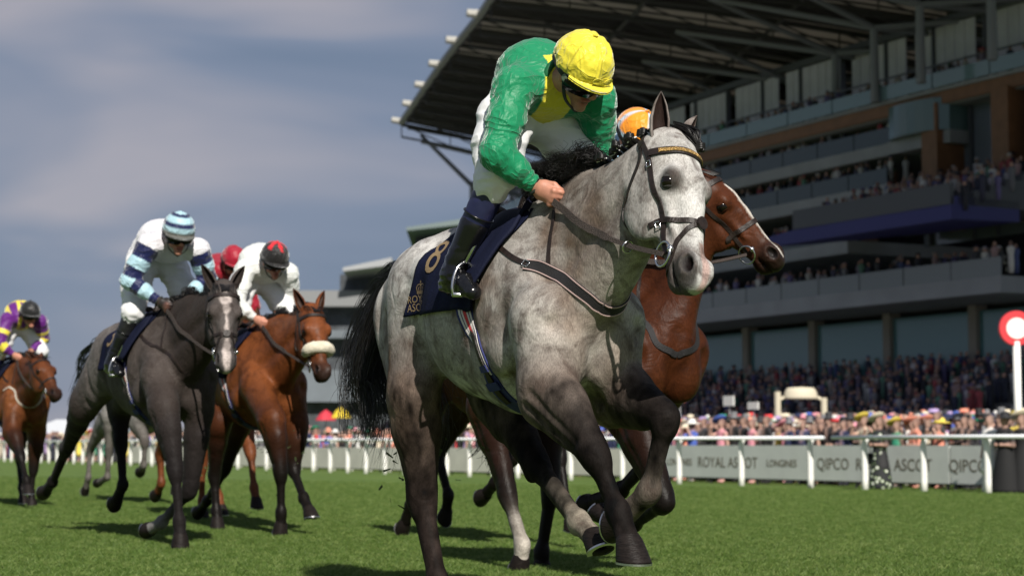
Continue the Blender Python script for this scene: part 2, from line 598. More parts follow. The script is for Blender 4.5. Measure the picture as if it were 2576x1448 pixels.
# short mown grass: real blades where the lens can tell them apart
def grass_blades():
    g = np.random.default_rng(21); V = []; C = []; nb = 18
    F = []
    for i in range(nb):
        a = g.uniform(0, 6.28); r = g.uniform(0, .035); base = A(r * math.cos(a), r * math.sin(a), -.004); hgt = g.uniform(.012, .030); lean = g.normal(0, .018, 2); w = g.uniform(.0012, .0024)
        b = g.uniform(0, 6.28); sd = A(math.cos(b), math.sin(b), 0) * w; k = len(V)
        m = base + A(lean[0] * .4, lean[1] * .4, hgt * .6); t = base + A(lean[0], lean[1], hgt)
        V += [base - sd, base + sd, m + sd * .8, m - sd * .8, t]; F += [(k, k + 1, k + 2, k + 3), (k + 3, k + 2, k + 4)]
    return mesh_from('grass_tuft', V, F, smooth=False)
def blade_mat():
    m = bpy.data.materials.new('grass_blade'); m.use_nodes = True; nt = m.node_tree; b = nt.nodes['Principled BSDF']; N = nt.nodes.new; K = nt.links.new
    oi = N('ShaderNodeObjectInfo'); cr = N('ShaderNodeValToRGB'); e = cr.color_ramp.elements
    e[0].color = (.062, .118, .018, 1); e[1].color = (.22, .28, .085, 1); x = e.new(.6); x.color = (.112, .182, .036, 1)
    K(oi.outputs['Random'], cr.inputs[0]); K(cr.outputs[0], b.inputs['Base Color'])
    b.inputs['Roughness'].default_value = .5; b.inputs['Specular IOR Level'].default_value = .3
    tr = N('ShaderNodeBsdfTranslucent'); K(cr.outputs[0], tr.inputs['Color']); mx = N('ShaderNodeMixShader'); mx.inputs[0].default_value = .3
    K(b.outputs[0], mx.inputs[1]); K(tr.outputs[0], mx.inputs[2]); K(mx.outputs[0], nt.nodes['Material Output'].inputs['Surface'])
    return m
def make_grass():
    # strip of turf in front of the lens, from just below the frame out to the far rail
    Zs = [7.6, 9, 11, 13.5, 15, 17, 19, 22, 25, 30, 36, 44]
    V = []; dens = []; NC = 33
    for Z in Zs:
        w = .30 * Z + .6; d = float(np.interp(Z, [7, 11, 15, 22, 30, 44], [1500, 1200, 800, 420, 200, 30]))
        for x in np.linspace(-w, w, NC):
            n = x * TNRM[0] + Z * TNRM[1]; V.append((x, Z, float(ground_z(n)) + .003)); dens.append(d)
    F = [(i * NC + k, i * NC + k + 1, (i + 1) * NC + k + 1, (i + 1) * NC + k) for i in range(len(Zs) - 1) for k in range(NC - 1)]
    me = mesh_from('grass', V, F, smooth=False)
    o = link('grass', me, None, turf); tag(o, 'short green turf of the racecourse straight', 'grass', kind='stuff')
    # density falls with distance
    at = me.attributes.new('dens', 'FLOAT', 'POINT')
    at.data.foreach_set('value', np.array(dens, np.float32))
    tu = grass_blades(); tu.materials.append(blade_mat()); to = bpy.data.objects.new('grass_tuft_source', tu)
    ng = bpy.data.node_groups.new('grass_scatter', 'GeometryNodeTree')
    ng.interface.new_socket('Geometry', in_out='INPUT', socket_type='NodeSocketGeometry'); ng.interface.new_socket('Geometry', in_out='OUTPUT', socket_type='NodeSocketGeometry')
    N = ng.nodes.new; K = ng.links.new
    gi = N('NodeGroupInput'); go = N('NodeGroupOutput'); dp = N('GeometryNodeDistributePointsOnFaces'); na = N('GeometryNodeInputNamedAttribute'); na.data_type = 'FLOAT'; na.inputs[0].default_value = 'dens'
    K(gi.outputs[0], dp.inputs['Mesh']); K(na.outputs[0], dp.inputs['Density'])
    oi = N('GeometryNodeObjectInfo'); oi.inputs[0].default_value = to
    ip = N('GeometryNodeInstanceOnPoints'); K(dp.outputs['Points'], ip.inputs['Points']); K(oi.outputs['Geometry'], ip.inputs['Instance'])
    rv = N('FunctionNodeRandomValue'); rv.data_type = 'FLOAT_VECTOR'; rv.inputs[0].default_value = (-.12, -.12, 0); rv.inputs[1].default_value = (.12, .12, 6.28); K(rv.outputs[0], ip.inputs['Rotation'])
    rs = N('FunctionNodeRandomValue'); rs.data_type = 'FLOAT'; rs.inputs[2].default_value = .6; rs.inputs[3].default_value = 1.25; K(rs.outputs[1], ip.inputs['Scale'])
    jn = N('GeometryNodeJoinGeometry'); K(gi.outputs[0], jn.inputs[0]); K(ip.outputs[0], jn.inputs[0]); K(jn.outputs[0], go.inputs[0])
    md = o.modifiers.new('scatter', 'NODES'); md.node_group = ng
make_grass()

# ---------------------------------------------------------------- running rail
white_pl = mat('white_plastic', (.74, .76, .78), .35, var=.06, vscale=6)
post_m = mat('white_post', (.80, .79, .76), .45, var=.08, vscale=4)
def s_for(px, n):
    """distance down the course at which the line n appears at picture column px"""
    u = (px - 1287.5) / FPX / math.cos(TILT)
    # X = u*Z with X = n*c - s*sn ; Z = n*sn + s*c
    c, sn = math.cos(TRACK), math.sin(TRACK)
    return (n * c - u * n * sn) / (sn + u * c)
def cpt(n, s, z=0.0):
    p = course(n, s); p[2] = float(ground_z(n)) + z; return p
RAIL_H = 1.20
post_proto = {}
def post_mesh():
    if 'p' in post_proto: return post_proto['p']
    mb = MB()
    mb.tube(spline([(0, 0, -.05), (0, 0, .6), (0, .01, .95), (0, -.02, 1.12), (0, -.10, 1.18)], 10), np.linspace(.078, .062, 10), 8)
    me = mesh_from('post', mb.v, mb.f, smooth=True); me.materials.append(post_m); post_proto['p'] = me
    return me
def running_rail(n, s0, s1, step, label, first=0.6, dense=None):
    base = cpt(n, s0); o = empty('running_rail', base, 0); tag(o, label, 'rail', 'white rails along the course')
    d = TDIR; ang = math.atan2(d[1], d[0])
    a = cpt(n - .10, s0, 1.19) - base; b = cpt(n - .10, s1, 1.19) - base
    mb = MB(); prof = [(.075 * math.cos(t), .045 * math.sin(t)) for t in np.linspace(0, 2 * np.pi, 12, endpoint=False)]
    V = [p + TNRM * x + A(0, 0, z) for p in (a, b) for x, z in prof]; k = 12
    mb.add(V, [(i, (i + 1) % k, k + (i + 1) % k, k + i) for i in range(k)] + [tuple(range(k))[::-1], tuple(range(k, 2 * k))])
    mb.build('top_rail', white_pl, o, True)
    L = s1 - s0; q = first
    while q < L - .2:
        p = link('post', post_mesh(), o, None, cpt(n, s0 + q) - base); p.rotation_euler = (0, 0, ang)
        q += step if (dense is None or s0 + q < dense) else 1.55
    return o
sA = s_for(2072, 28.4); sB = s_for(2098, 28.0)
running_rail(28.4, sA, 150, 2.75, 'long white running rail down the straight behind the horses', .6, s_for(1560, 28.4))
running_rail(28.0, s_for(2700, 28.0), sB, 1.95, 'short white rail section in front of the black dresses', .55)
running_rail(30.9, 60, 150, 1.7, 'second white rail behind the running rail on the left', .3)

# ---------------------------------------------------------------- advertising boards
board_m = mat('board_grey', (.50, .52, .50), .55, var=.05, vscale=2)
board_c = mat('board_cream', (.58, .56, .50), .6, var=.08, vscale=2)
txt_m = mat('board_lettering', (.10, .085, .06), .6)
nB = 29.7
def board(px0, px1, m, label, words=(), h=.86, z0=.16, n=nB):
    s1, s0 = s_for(px0, n), s_for(px1, n)
    base = cpt(n, s1); o = empty('advertising_board', base, math.atan2(-TDIR[1], -TDIR[0])); tag(o, label, 'board', 'boards along the rail')
    L = s1 - s0
    mb = MB(); mb.box((L / 2, 0, z0 + h / 2), (L, .05, h)); mb.build('panel', m, o)
    mb = MB(); mb.box((L / 2, .03, z0 - .01), (L, .04, .05)); 
    for q in np.linspace(.1, L - .1, 4): mb.box((q, .03, z0 / 2), (.05, .05, z0))
    mb.build('frame', mat('frame_dark', (.05, .05, .05), .6), o)
    for (word, px, size) in words:
        q = s1 - s_for(px, n); V, F = text_mesh(word, size, .004)
        V = np.stack([V[:, 0] + q, np.full(len(V), -.028) - V[:, 2], V[:, 1] + z0 + h * .46], 1)
        link('lettering', mesh_from('lettering', V, F, smooth=False), o, txt_m)
    return o
board(1668, 2030, board_m, 'grey board lettered ROYAL ASCOT with LONGINES either side behind the rail', (('LONGINES', 1706, .26), ('ROYAL ASCOT', 1826, .40), ('LONGINES', 1962, .26)))
board(2034, 2380, board_m, 'grey board lettered QIPCO and ROYAL ASCOT behind the woman in the floral dress', (('QIPCO', 2090, .40), ('ROYAL ASCOT', 2240, .40)))
board(2384, 2640, board_m, 'grey board lettered QIPCO beside the black dresses', (('QIPCO', 2428, .40),))
for k, (a, b) in enumerate(((1330, 1664), (1050, 1326), (800, 1046), (560, 796), (330, 556))):
    board(a, b, board_c, ['cream fence panel between the white socked leg and the grey boards', 'cream fence panel behind the legs of the leading grey', 'cream fence panel just left of the grey horse tail', 'cream fence panel behind the bay with the sheepskin noseband', 'cream fence panel behind the dark grey horse'][k], (), .8, .12, 30.2)

# ---------------------------------------------------------------- winning post
def winning_post():
    n = 31.3; s = s_for(2553, n); base = cpt(n, s); Z = base[1]
    o = empty('winning_post', base, math.radians(0)); tag(o, 'round red and white winning post on a white pole at the right edge', 'winning post')
    z1 = (1115 - 826) / FPX * Z + CAM[2] - base[2]
    mb = MB(); mb.bar((0, 0, 0), (0, 0, z1 - .3), .085, .085, 16); mb.build('pole', mat('post_white', (.80, .79, .76), .4), o, True)
    R = 44 / FPX * Z
    M = Matrix.Translation((0, 0, z1)) @ Matrix.Rotation(math.pi / 2, 4, 'X')
    mb = MB(); mb.lathe([(R * .97, -.06), (R, -.05), (R, .05), (R * .97, .06)], 40, M); mb.build('red_disc', mat('post_red', (.62, .035, .045), .4), o)
    mb = MB(); mb.lathe([(R * .60, -.075), (R * .60, .075)], 36, M); mb.build('white_disc', mat('post_white'), o)
winning_post()

# ---------------------------------------------------------------- bits of turf thrown up by the hooves
def flying_turf():
    g = np.random.default_rng(31); V = []; F = []
    for (px, py, Z, n, sp) in ((975, 1215, 8.6, 10, 45), (680, 1130, 14.4, 30, 45), (640, 1230, 14.6, 14, 70), (1190, 1130, 8.2, 6, 40)):
        for _ in range(n):
            c = at_depth(px + g.normal(0, sp), py + g.normal(0, sp), Z + g.normal(0, .3)); k = len(V); L = g.uniform(.01, .04)
            d = unit(g.normal(0, 1, 3)); e = unit(np.cross(d, g.normal(0, 1, 3))) * g.uniform(.0015, .006)
            V += [c - d * L / 2 - e, c - d * L / 2 + e, c + d * L / 2 + e + A(0, 0, .006), c + d * L / 2 - e, c + e * 2.0]; F += [(k, k + 1, k + 2, k + 3), (k, k + 1, k + 4), (k + 2, k + 3, k + 4)]
    o = link('flying_turf', mesh_from('flying_turf', V, F, smooth=False), None, mat('turf_bits', (.045, .07, .02), .9)); tag(o, 'scraps of turf thrown up behind the hooves', 'turf', kind='stuff')
flying_turf()
# ------------------------------------------------------------------ the grandstand
KS = 80.0 / 58.0
zs = lambda z: CAM[2] + KS * z
# plan line of the front: straight beside us, then bending away with the curve of the stand
far_pts = [(course(80, -30)), (course(80, 60)), (course(80.5, 95)), (course(83, 128)), (course(90, 160)), (course(100, 190))]
PL = spline(np.array([p[:2] for p in far_pts]), 121)
seg = np.linalg.norm(np.diff(PL, axis=0), axis=1); AL = np.concatenate([[0], np.cumsum(seg)])
TT = np.gradient(PL, axis=0); TT /= np.linalg.norm(TT, axis=1)[:, None]; NN = np.stack([TT[:, 1], -TT[:, 0]], 1)      # NN points away from the course
def plan(a, off, z):
    x = np.interp(a, AL, PL[:, 0]); y = np.interp(a, AL, PL[:, 1]); nx = np.interp(a, AL, NN[:, 0]); ny = np.interp(a, AL, NN[:, 1])
    return A(x + nx * off, y + ny * off, z)
def a_for(px):
    pr = 1287.5 + FPX * PL[:, 0] / PL[:, 1]; return float(np.interp(-px, -pr, AL))
def solid(mb, a0, a1, o0, o1, z0, z1, n=1):
    for i in range(n):
        p, q = a0 + (a1 - a0) * i / n, a0 + (a1 - a0) * (i + 1) / n
        B = [plan(p, o0, z0), plan(p, o1, z0), plan(q, o1, z0), plan(q, o0, z0)]; Tp = [plan(p, o0, z1), plan(p, o1, z1), plan(q, o1, z1), plan(q, o0, z1)]
        mb.hexa([b for b in B] + [t for t in Tp])
conc = mat('stand_concrete', (.26, .268, .285), .7, var=.1, vscale=.6)
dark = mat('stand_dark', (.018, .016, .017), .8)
timber = mat('stand_timber', (.19, .088, .040), .6, var=.15, vscale=1.5)
tealg = mat('stand_teal_glass', (.15, .23, .255), .12, spec=.6)
dkglass = mat('stand_dark_glass', (.03, .05, .05), .12, spec=.5)
glass = mat('stand_window_glass', (.09, .20, .215), .12, spec=.7)
pale = mat('stand_screen', (.56, .54, .61), .5, var=.08, vscale=1)
steel = mat('stand_steel', (.10, .105, .12), .45, .3)
col_m = mat('stand_column_stone', (.24, .22, .19), .7)
plant_m = mat('stand_planting', (.035, .06, .022), .9, var=.5, vscale=6)
stand = empty('grandstand', plan(0, 0, 0)); tag(stand, 'long curved grandstand of stacked balconies under a raised roof', 'grandstand')
OFS = A(*stand.location)
def sb(mb, name, m, smooth=False):
    mb.v = [tuple(A(*v) - OFS) for v in mb.v]; return mb.build(name, m, stand, smooth)
a_far = AL[-1] - 4; a_near = a_for(2720); a_mid = a_for(2285); a_mid2 = a_for(2230)
# floors: (rel top, rel bottom, front offset, near end)
floors = [('first_floor_slab', 6.7, 6.02, -6.0, a_near), ('second_floor_slab', 9.40, 8.80, -3.0, a_mid2), ('third_floor_slab', 11.9, 11.3, -1.5, a_mid), ('fourth_floor_slab', 13.85, 13.30, -1.0, a_mid), ('fifth_floor_slab', 15.2, 15.0, -1.0, a_near)]
for nm, zt, zb, of, an in floors:
    mb = MB(); solid(mb, an, a_far, of, 18, zs(zb), zs(zt), 26); sb(mb, nm, conc)
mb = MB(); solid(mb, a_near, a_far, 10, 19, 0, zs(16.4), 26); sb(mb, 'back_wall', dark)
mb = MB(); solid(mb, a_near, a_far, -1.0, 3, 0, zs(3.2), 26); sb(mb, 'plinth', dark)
# ground-floor glazing between stone piers
a = a_near; i = 0
while a < a_far - 8:
    mb = MB(); solid(mb, a + .35, a + 7.65, -.4, -.3, zs(3.0), zs(5.75)); sb(mb, 'window', glass)
    mb = MB(); solid(mb, a - .35, a + .35, -.7, .2, zs(2.5), zs(6.0)); sb(mb, 'pier', col_m)
    a += 8; i += 1
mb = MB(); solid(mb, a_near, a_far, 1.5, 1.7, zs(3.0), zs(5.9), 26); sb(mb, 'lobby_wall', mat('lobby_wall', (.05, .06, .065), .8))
# balcony fronts: glass panels, planting and timber doors at the back
for (zt, of, an, kind) in ((6.7, -6.0, a_near, 'pale'), (9.4, -3.0, a_mid2, 'green'), (11.9, -1.5, a_mid, 'glass'), (13.85, -1.0, a_mid, 'green')):
    a = an
    while a < a_far - 4:
        mb = MB(); solid(mb, a + .05, a + 3.95, of + .05, of + .12, zs(zt), zs(zt) + 1.05); sb(mb, 'balustrade_glass', dkglass if kind != 'pale' else mat('balustrade_clear', (.17, .185, .185), .15))
        a += 4
    V = []; F = []; g = np.random.default_rng(int(zt * 10)); k = 0
    for _ in range(900):
        c = plan(g.uniform(an, a_far), of + .45 + g.uniform(0, .3), zs(zt) + g.uniform(.25, 1.05)); r = g.uniform(.12, .3); v = g.normal(0, 1, (3, 3)); v /= np.linalg.norm(v, axis=1)[:, None]
        V += list(c + v * r - OFS); F.append((k, k + 1, k + 2)); k += 3
    o = link('balcony_planting', mesh_from('balcony_planting', V, F, smooth=False), stand, plant_m if kind != 'pale' else mat('planting_pale', (.30, .30, .24), .9, var=.4, vscale=4)); tag(o, kind='stuff')
    for a in np.arange(an + 6, a_far - 4, 11):
        mb = MB(); solid(mb, a, a + 1.6, 4.0, 4.2, zs(zt), zs(zt) + 2.4); sb(mb, 'door_surround', timber)
# timber band and teal balcony front below the top deck
mb = MB(); solid(mb, a_near, a_far, -1.3, -1.05, zs(15.05), zs(15.74), 26); sb(mb, 'timber_band', timber)
a = a_near
while a < a_far - 5:
    mb = MB(); solid(mb, a + .06, a + 4.94, -1.7, -1.6, zs(15.76), zs(16.42)); sb(mb, 'balustrade_glass', tealg); a += 5
mb = MB(); solid(mb, a_near, a_far, -1.5, 12, zs(15.6), zs(15.75), 26); sb(mb, 'top_deck', conc)
# pale screens of the top deck
a = a_near
while a < a_far - 4:
    for q in range(5):
        if (int(a) + q) % 7 == 3: continue
        mb = MB(); solid(mb, a + q * .95, a + q * .95 + .88, 2.4, 2.5, zs(16.1 if q % 2 else 16.5), zs(19.4)); sb(mb, 'screen', pale)
    mb = MB(); solid(mb, a - .12, a + .02, 2.2, 2.6, zs(15.75), zs(19.45)); sb(mb, 'mullion', steel); a += 4.85
mb = MB(); solid(mb, a_near, a_far, 2.0, 2.7, zs(19.45), zs(19.75), 26); sb(mb, 'screen_header', steel)
mb = MB(); solid(mb, a_near, a_far, -.6, -.45, zs(16.95), zs(17.02), 26); sb(mb, 'handrail', steel)
# near block: timber piers, tall glass bay, seats over a blue canopy
for px in (2392, 2572, 2680):
    a = a_for(px); mb = MB(); solid(mb, a - .9, a + .5, -1.6, .8, zs(9.5), zs(15.1)); sb(mb, 'timber_pier', timber)
mb = MB(); solid(mb, a_near, a_mid - 1, .6, .8, zs(9.0), zs(15.0), 4); sb(mb, 'bay_glass', mat('bay_glass', (.13, .145, .18), .1, spec=.7))
for px in (2330, 2440, 2500, 2630):
    a = a_for(px); mb = MB(); solid(mb, a - .1, a + .1, .3, .6, zs(9.0), zs(15.0)); sb(mb, 'bay_mullion', steel)
mb = MB()
aa = np.linspace(a_mid + .3, a_mid - 5.4, 9)
for i in range(8):                                       # rounded glass end of the fourth-floor box
    o0 = -1.2 - 0 * i; r0 = 3.2 * math.sin(math.pi * (i) / 8) ** .5; r1 = 3.2 * math.sin(math.pi * (i + 1) / 8) ** .5
    P = [plan(aa[i], -1.0 - r0 * .3, zs(13.9)), plan(aa[i], 1, zs(13.9)), plan(aa[i + 1], 1, zs(13.9)), plan(aa[i + 1], -1.0 - r1 * .3, zs(13.9))]
    mb.hexa(P + [p + A(0, 0, 2.0) for p in P])
sb(mb, 'round_glass_box', mat('round_glass', (.09, .15, .15), .1, spec=.6))
mb = MB(); solid(mb, a_mid - 5.5, a_mid + .4, -1.1, 1, zs(13.3), zs(13.88)); sb(mb, 'glass_box_base', conc)
mb = MB()
for i in range(7):                                       # raked seating
    solid(mb, a_near, a_mid - 1, -9 + i * 1.2, -7.8 + i * 1.2, zs(9.4), zs(9.75 + i * .28))
solid(mb, a_near, a_mid - 1, -9.6, -9.3, zs(9.4), zs(9.4) + 1.15); sb(mb, 'seating_deck', mat('seat_deck', (.08, .085, .10), .8))
canopy = mat('blue_canopy', (.022, .022, .14), .6)
mb = MB(); a0 = a_near; a1 = a_for(2226)
for i in range(10):
    p, q = lerp(a0, a1, i / 10), lerp(a0, a1, (i + 1) / 10); w0, w1 = 1 - .8 * (i / 10) ** 2, 1 - .8 * ((i + 1) / 10) ** 2
    mb.hexa([plan(p, -9.5, zs(8.9 - .1)), plan(p, -9.5 + 5 * w0, zs(8.9)), plan(q, -9.5 + 5 * w1, zs(8.9)), plan(q, -9.5, zs(8.9 - .1)),
             plan(p, -9.5, zs(8.9) + .25 + .9 * w0), plan(p, -9.5 + 5 * w0, zs(9.3) + .6 * w0), plan(q, -9.5 + 5 * w1, zs(9.3) + .6 * w1), plan(q, -9.5, zs(8.9) + .25 + .9 * w1)])
sb(mb, 'blue_canopy', canopy)
# roof: a raised wing with glazed and solid strips, on branching columns
HR = 31.0
_q = [course(50.0, -10), course(50.3, 45), at_depth(1440, -300, HR * FPX / 1415)] + [at_depth(1232, -8, HR * FPX / 1123), at_depth(1118, 140, HR * FPX / 975), at_depth(1010, 300, HR * FPX / 815)]
RF = spline(np.array(_q), 400)
RF[:, 2] = HR + CAM[2]
_l = np.concatenate([[0], np.cumsum(np.linalg.norm(np.diff(RF, axis=0), axis=1))])[::-1]; _l = _l[0] - _l          # length measured from the far end
NB = int(_l[-1] / 9.2) if _l[-1] > 0 else 1
RF = RF[::-1]; _d = np.concatenate([[0], np.cumsum(np.linalg.norm(np.diff(RF, axis=0), axis=1))])
NB = int(_d[-1] / 9.2); RF = np.stack([np.interp(np.arange(NB + 1) * 9.2, _d, RF[:, k]) for k in range(3)], 1)
roofs = empty('grandstand_roof', RF[0]); tag(roofs, 'raised grandstand roof with pale and dark strips on branching columns', 'roof')
RO = A(*roofs.location)
def rb(mb, name, m, smooth=False, parent=None):
    mb.v = [tuple(A(*v) - RO) for v in mb.v]; return mb.build(name, m, parent or roofs, smooth)
strip_l = bpy.data.materials.new('roof_glazed'); strip_l.use_nodes = True
_b = strip_l.node_tree.nodes['Principled BSDF']; _b.inputs['Base Color'].default_value = (.50, .48, .44, 1); _b.inputs['Roughness'].default_value = .6
_t = strip_l.node_tree.nodes.new('ShaderNodeBsdfTranslucent'); _t.inputs['Color'].default_value = (.40, .37, .33, 1)
_x = strip_l.node_tree.nodes.new('ShaderNodeMixShader'); _x.inputs[0].default_value = .32
strip_l.node_tree.links.new(_b.outputs[0], _x.inputs[1]); strip_l.node_tree.links.new(_t.outputs[0], _x.inputs[2]); strip_l.node_tree.links.new(_x.outputs[0], strip_l.node_tree.nodes['Material Output'].inputs['Surface'])
strip_d = mat('roof_solid', (.026, .022, .021), .7, var=.15, vscale=.4)
rafter_m = mat('roof_rafter', (.05, .047, .047), .6)
def roof_pt(i, t):
    """i counts bays from the far end, t 0..1 from eave to back"""
    ar = np.arange(NB + 1)
    p = A(*[np.interp(i, ar, RF[:, k]) for k in range(3)])
    d = A(*[np.interp(max(i - .5, 0), ar, RF[:, k]) - np.interp(min(i + .5, NB), ar, RF[:, k]) for k in range(3)]); d = unit(d); nrm = A(d[1], -d[0], 0)
    drop = np.interp(i, [0, 4, 8, NB], [11.0, 5.5, 3.2, 3.0])
    return p + nrm * 38 * t + A(0, 0, -drop * (.5 * t + .5 * t * t))
for i in range(NB):
    for k, (f0, f1, m) in enumerate(((.0, .54, strip_d), (.54, 1.0, strip_l))):
        if i < 3: m = strip_d if k == 0 else mat('roof_solid_end', (.06, .054, .05), .7)
        for t0, t1 in ((0, .25), (.25, .5), (.5, .75), (.75, 1)):
            P = [roof_pt(i + f0, t0), roof_pt(i + f0, t1), roof_pt(i + f1, t1), roof_pt(i + f1, t0)]
            mb = MB(); mb.hexa(P + [p + A(0, 0, .25) for p in P]); rb(mb, 'roof_panel', m)
    mb = MB()
    for f0 in (0.0, .27, .54, .77):
        Q = [roof_pt(i + f0, t) for t in np.linspace(0, 1, 9)]
        for a_, b_ in zip(Q[:-1], Q[1:]):
            mb.bar(a_ - A(0, 0, .3), b_ - A(0, 0, .3), .22 if f0 in (0, .54) else .10, n=4)
            if f0 in (0, .54):
                mb.bar(a_ - A(0, 0, 1.5), b_ - A(0, 0, 1.5), .12, n=4); mb.bar(a_ - A(0, 0, .3), b_ - A(0, 0, 1.5), .07, n=4); mb.bar(a_ - A(0, 0, 1.5), a_ - A(0, 0, .3), .07, n=4)
    rb(mb, 'rafter', rafter_m)
for t in (0.0, .25, .5, .75):
    mb = MB(); Q = [roof_pt(i, t) for i in np.linspace(0, NB, 2 * NB + 1)]
    for a_, b_ in zip(Q[:-1], Q[1:]): mb.bar(a_ - A(0, 0, .1 if t == 0 else .8), b_ - A(0, 0, .1 if t == 0 else .8), .34 if t == 0 else .16, n=6)
    rb(mb, 'eave_beam' if t == 0 else 'purlin', mat('roof_eave', (.16, .16, .165), .5) if t == 0 else rafter_m)
for i in range(0, NB):
    p = roof_pt(i, 0); q = p - unit(roof_pt(i, .05) - p) * 1.0
    mb = MB(); mb.bar(p, q, .34, .28, 8); rb(mb, 'eave_spar', mat('eave_spar', (.36, .35, .32), .6))
for i in np.arange(1.2, NB, 1.0):
    t = .60; top = roof_pt(i, t); base = A(top[0], top[1], zs(15.7)); fk = base.copy(); fk[2] = min(zs(19.2), top[2] - 1.8)
    mb = MB(); mb.bar(base, fk, .30, .26, 8)
    for (di, tt_) in ((-.5, .34), (.5, .34), (-.5, .86), (.5, .86)):
        e = roof_pt(np.clip(i + di, 0, NB), tt_) - A(0, 0, 1.2); mb.bar(fk, e, .22, .15, 6)
    rb(mb, 'branching_column', mat('roof_column', (.19, .2, .215), .5))
# struts and column at the far end of the roof
ends = [roof_pt(0, t) for t in (.05, .35, .6, .85)]
fc = at_depth(1190, 470, 184.0)
mb = MB(); mb.bar(A(fc[0], fc[1], 0), fc + A(0, 0, .5), .5, .4, 8)
for e in ends: mb.bar(fc, e - A(0, 0, 1), .28, .2, 6)
for a_, b_ in zip(ends[:-1], ends[1:]): mb.bar(a_ - A(0, 0, 1.6), b_ - A(0, 0, 1.6), .2, n=6)
rb(mb, 'branching_column', mat('roof_column'))

# smaller stands further down the course
def far_stand(px0, px1, Z, rows, label, roof_y, roof_px, roof_m):
    o = empty('distant_stand', at_depth((px0 + px1) / 2, 1112, Z)); tag(o, label, 'grandstand'); B = A(*o.location)
    for (y0, y1, dz, m, nm, e0, e1) in rows:
        p = at_depth(px0 + e0, y0, Z + dz); q = at_depth(px1 + e1, y1, Z + dz)
        mb = MB(); mb.box(((p[0] + q[0]) / 2 - B[0], p[1] + 4 - B[1], (p[2] + q[2]) / 2 - B[2]), (abs(q[0] - p[0]), 8, abs(p[2] - q[2]))); mb.build(nm, m, o)
    p = at_depth(roof_px[0], roof_y[0], Z - 4); q = at_depth(roof_px[1], roof_y[1], Z - 4)
    mb = MB(); b0 = p - B; b1 = q - B; th = .5
    mb.hexa([(b0[0], b0[1], b0[2]), (b1[0], b1[1], b1[2]), (b1[0], b1[1] + 22, b1[2] - 1), (b0[0], b0[1] + 22, b0[2] - 1), (b0[0], b0[1], b0[2] + th), (b1[0], b1[1], b1[2] + th * 2), (b1[0], b1[1] + 22, b1[2] + th), (b0[0], b0[1] + 22, b0[2] + .2)])
    mb.build('roof', roof_m, o)
    return o
grey_b = mat('far_stand_grey', (.13, .15, .17), .8, var=.15, vscale=.3); grey_d = mat('far_stand_dark', (.055, .062, .07), .8, var=.4, vscale=.8); grey_l = mat('far_stand_pale', (.19, .195, .20), .7)  # distance haze is mixed into the grey-blue wall colour
far_stand(745, 1010, 250, [(730, 770, 0, grey_l, 'deck_front', 0, 0), (770, 830, 3, grey_d, 'gallery', 0, 0), (830, 850, 0, grey_b, 'deck_front', 0, 0), (850, 930, 3, grey_d, 'gallery', 0, 0), (930, 1010, 1, grey_b, 'base_wall', 0, 0), (690, 730, 4, grey_d, 'upper_gallery', 110, 0), (1010, 1112, 3, grey_d, 'ground_floor', 0, 0)],
    'low grey stand with a pale roof seen between the bay horse and the grey', (682, 666), (862, 985), mat('far_roof_pale', (.30, .31, .32), .6))
far_stand(985, 1280, 275, [(590, 640, 3, grey_d, 'upper_gallery', 60, 0), (640, 700, 0, grey_b, 'deck_front', 20, 0), (700, 1000, 3, grey_d, 'gallery', 0, 0), (1000, 1112, 2, grey_d, 'ground_floor', 0, 0)],
    'taller grey stand with a green roof just above the croup of the grey', (580, 556), (1022, 1240), mat('far_roof_green', (.13, .17, .17), .6))
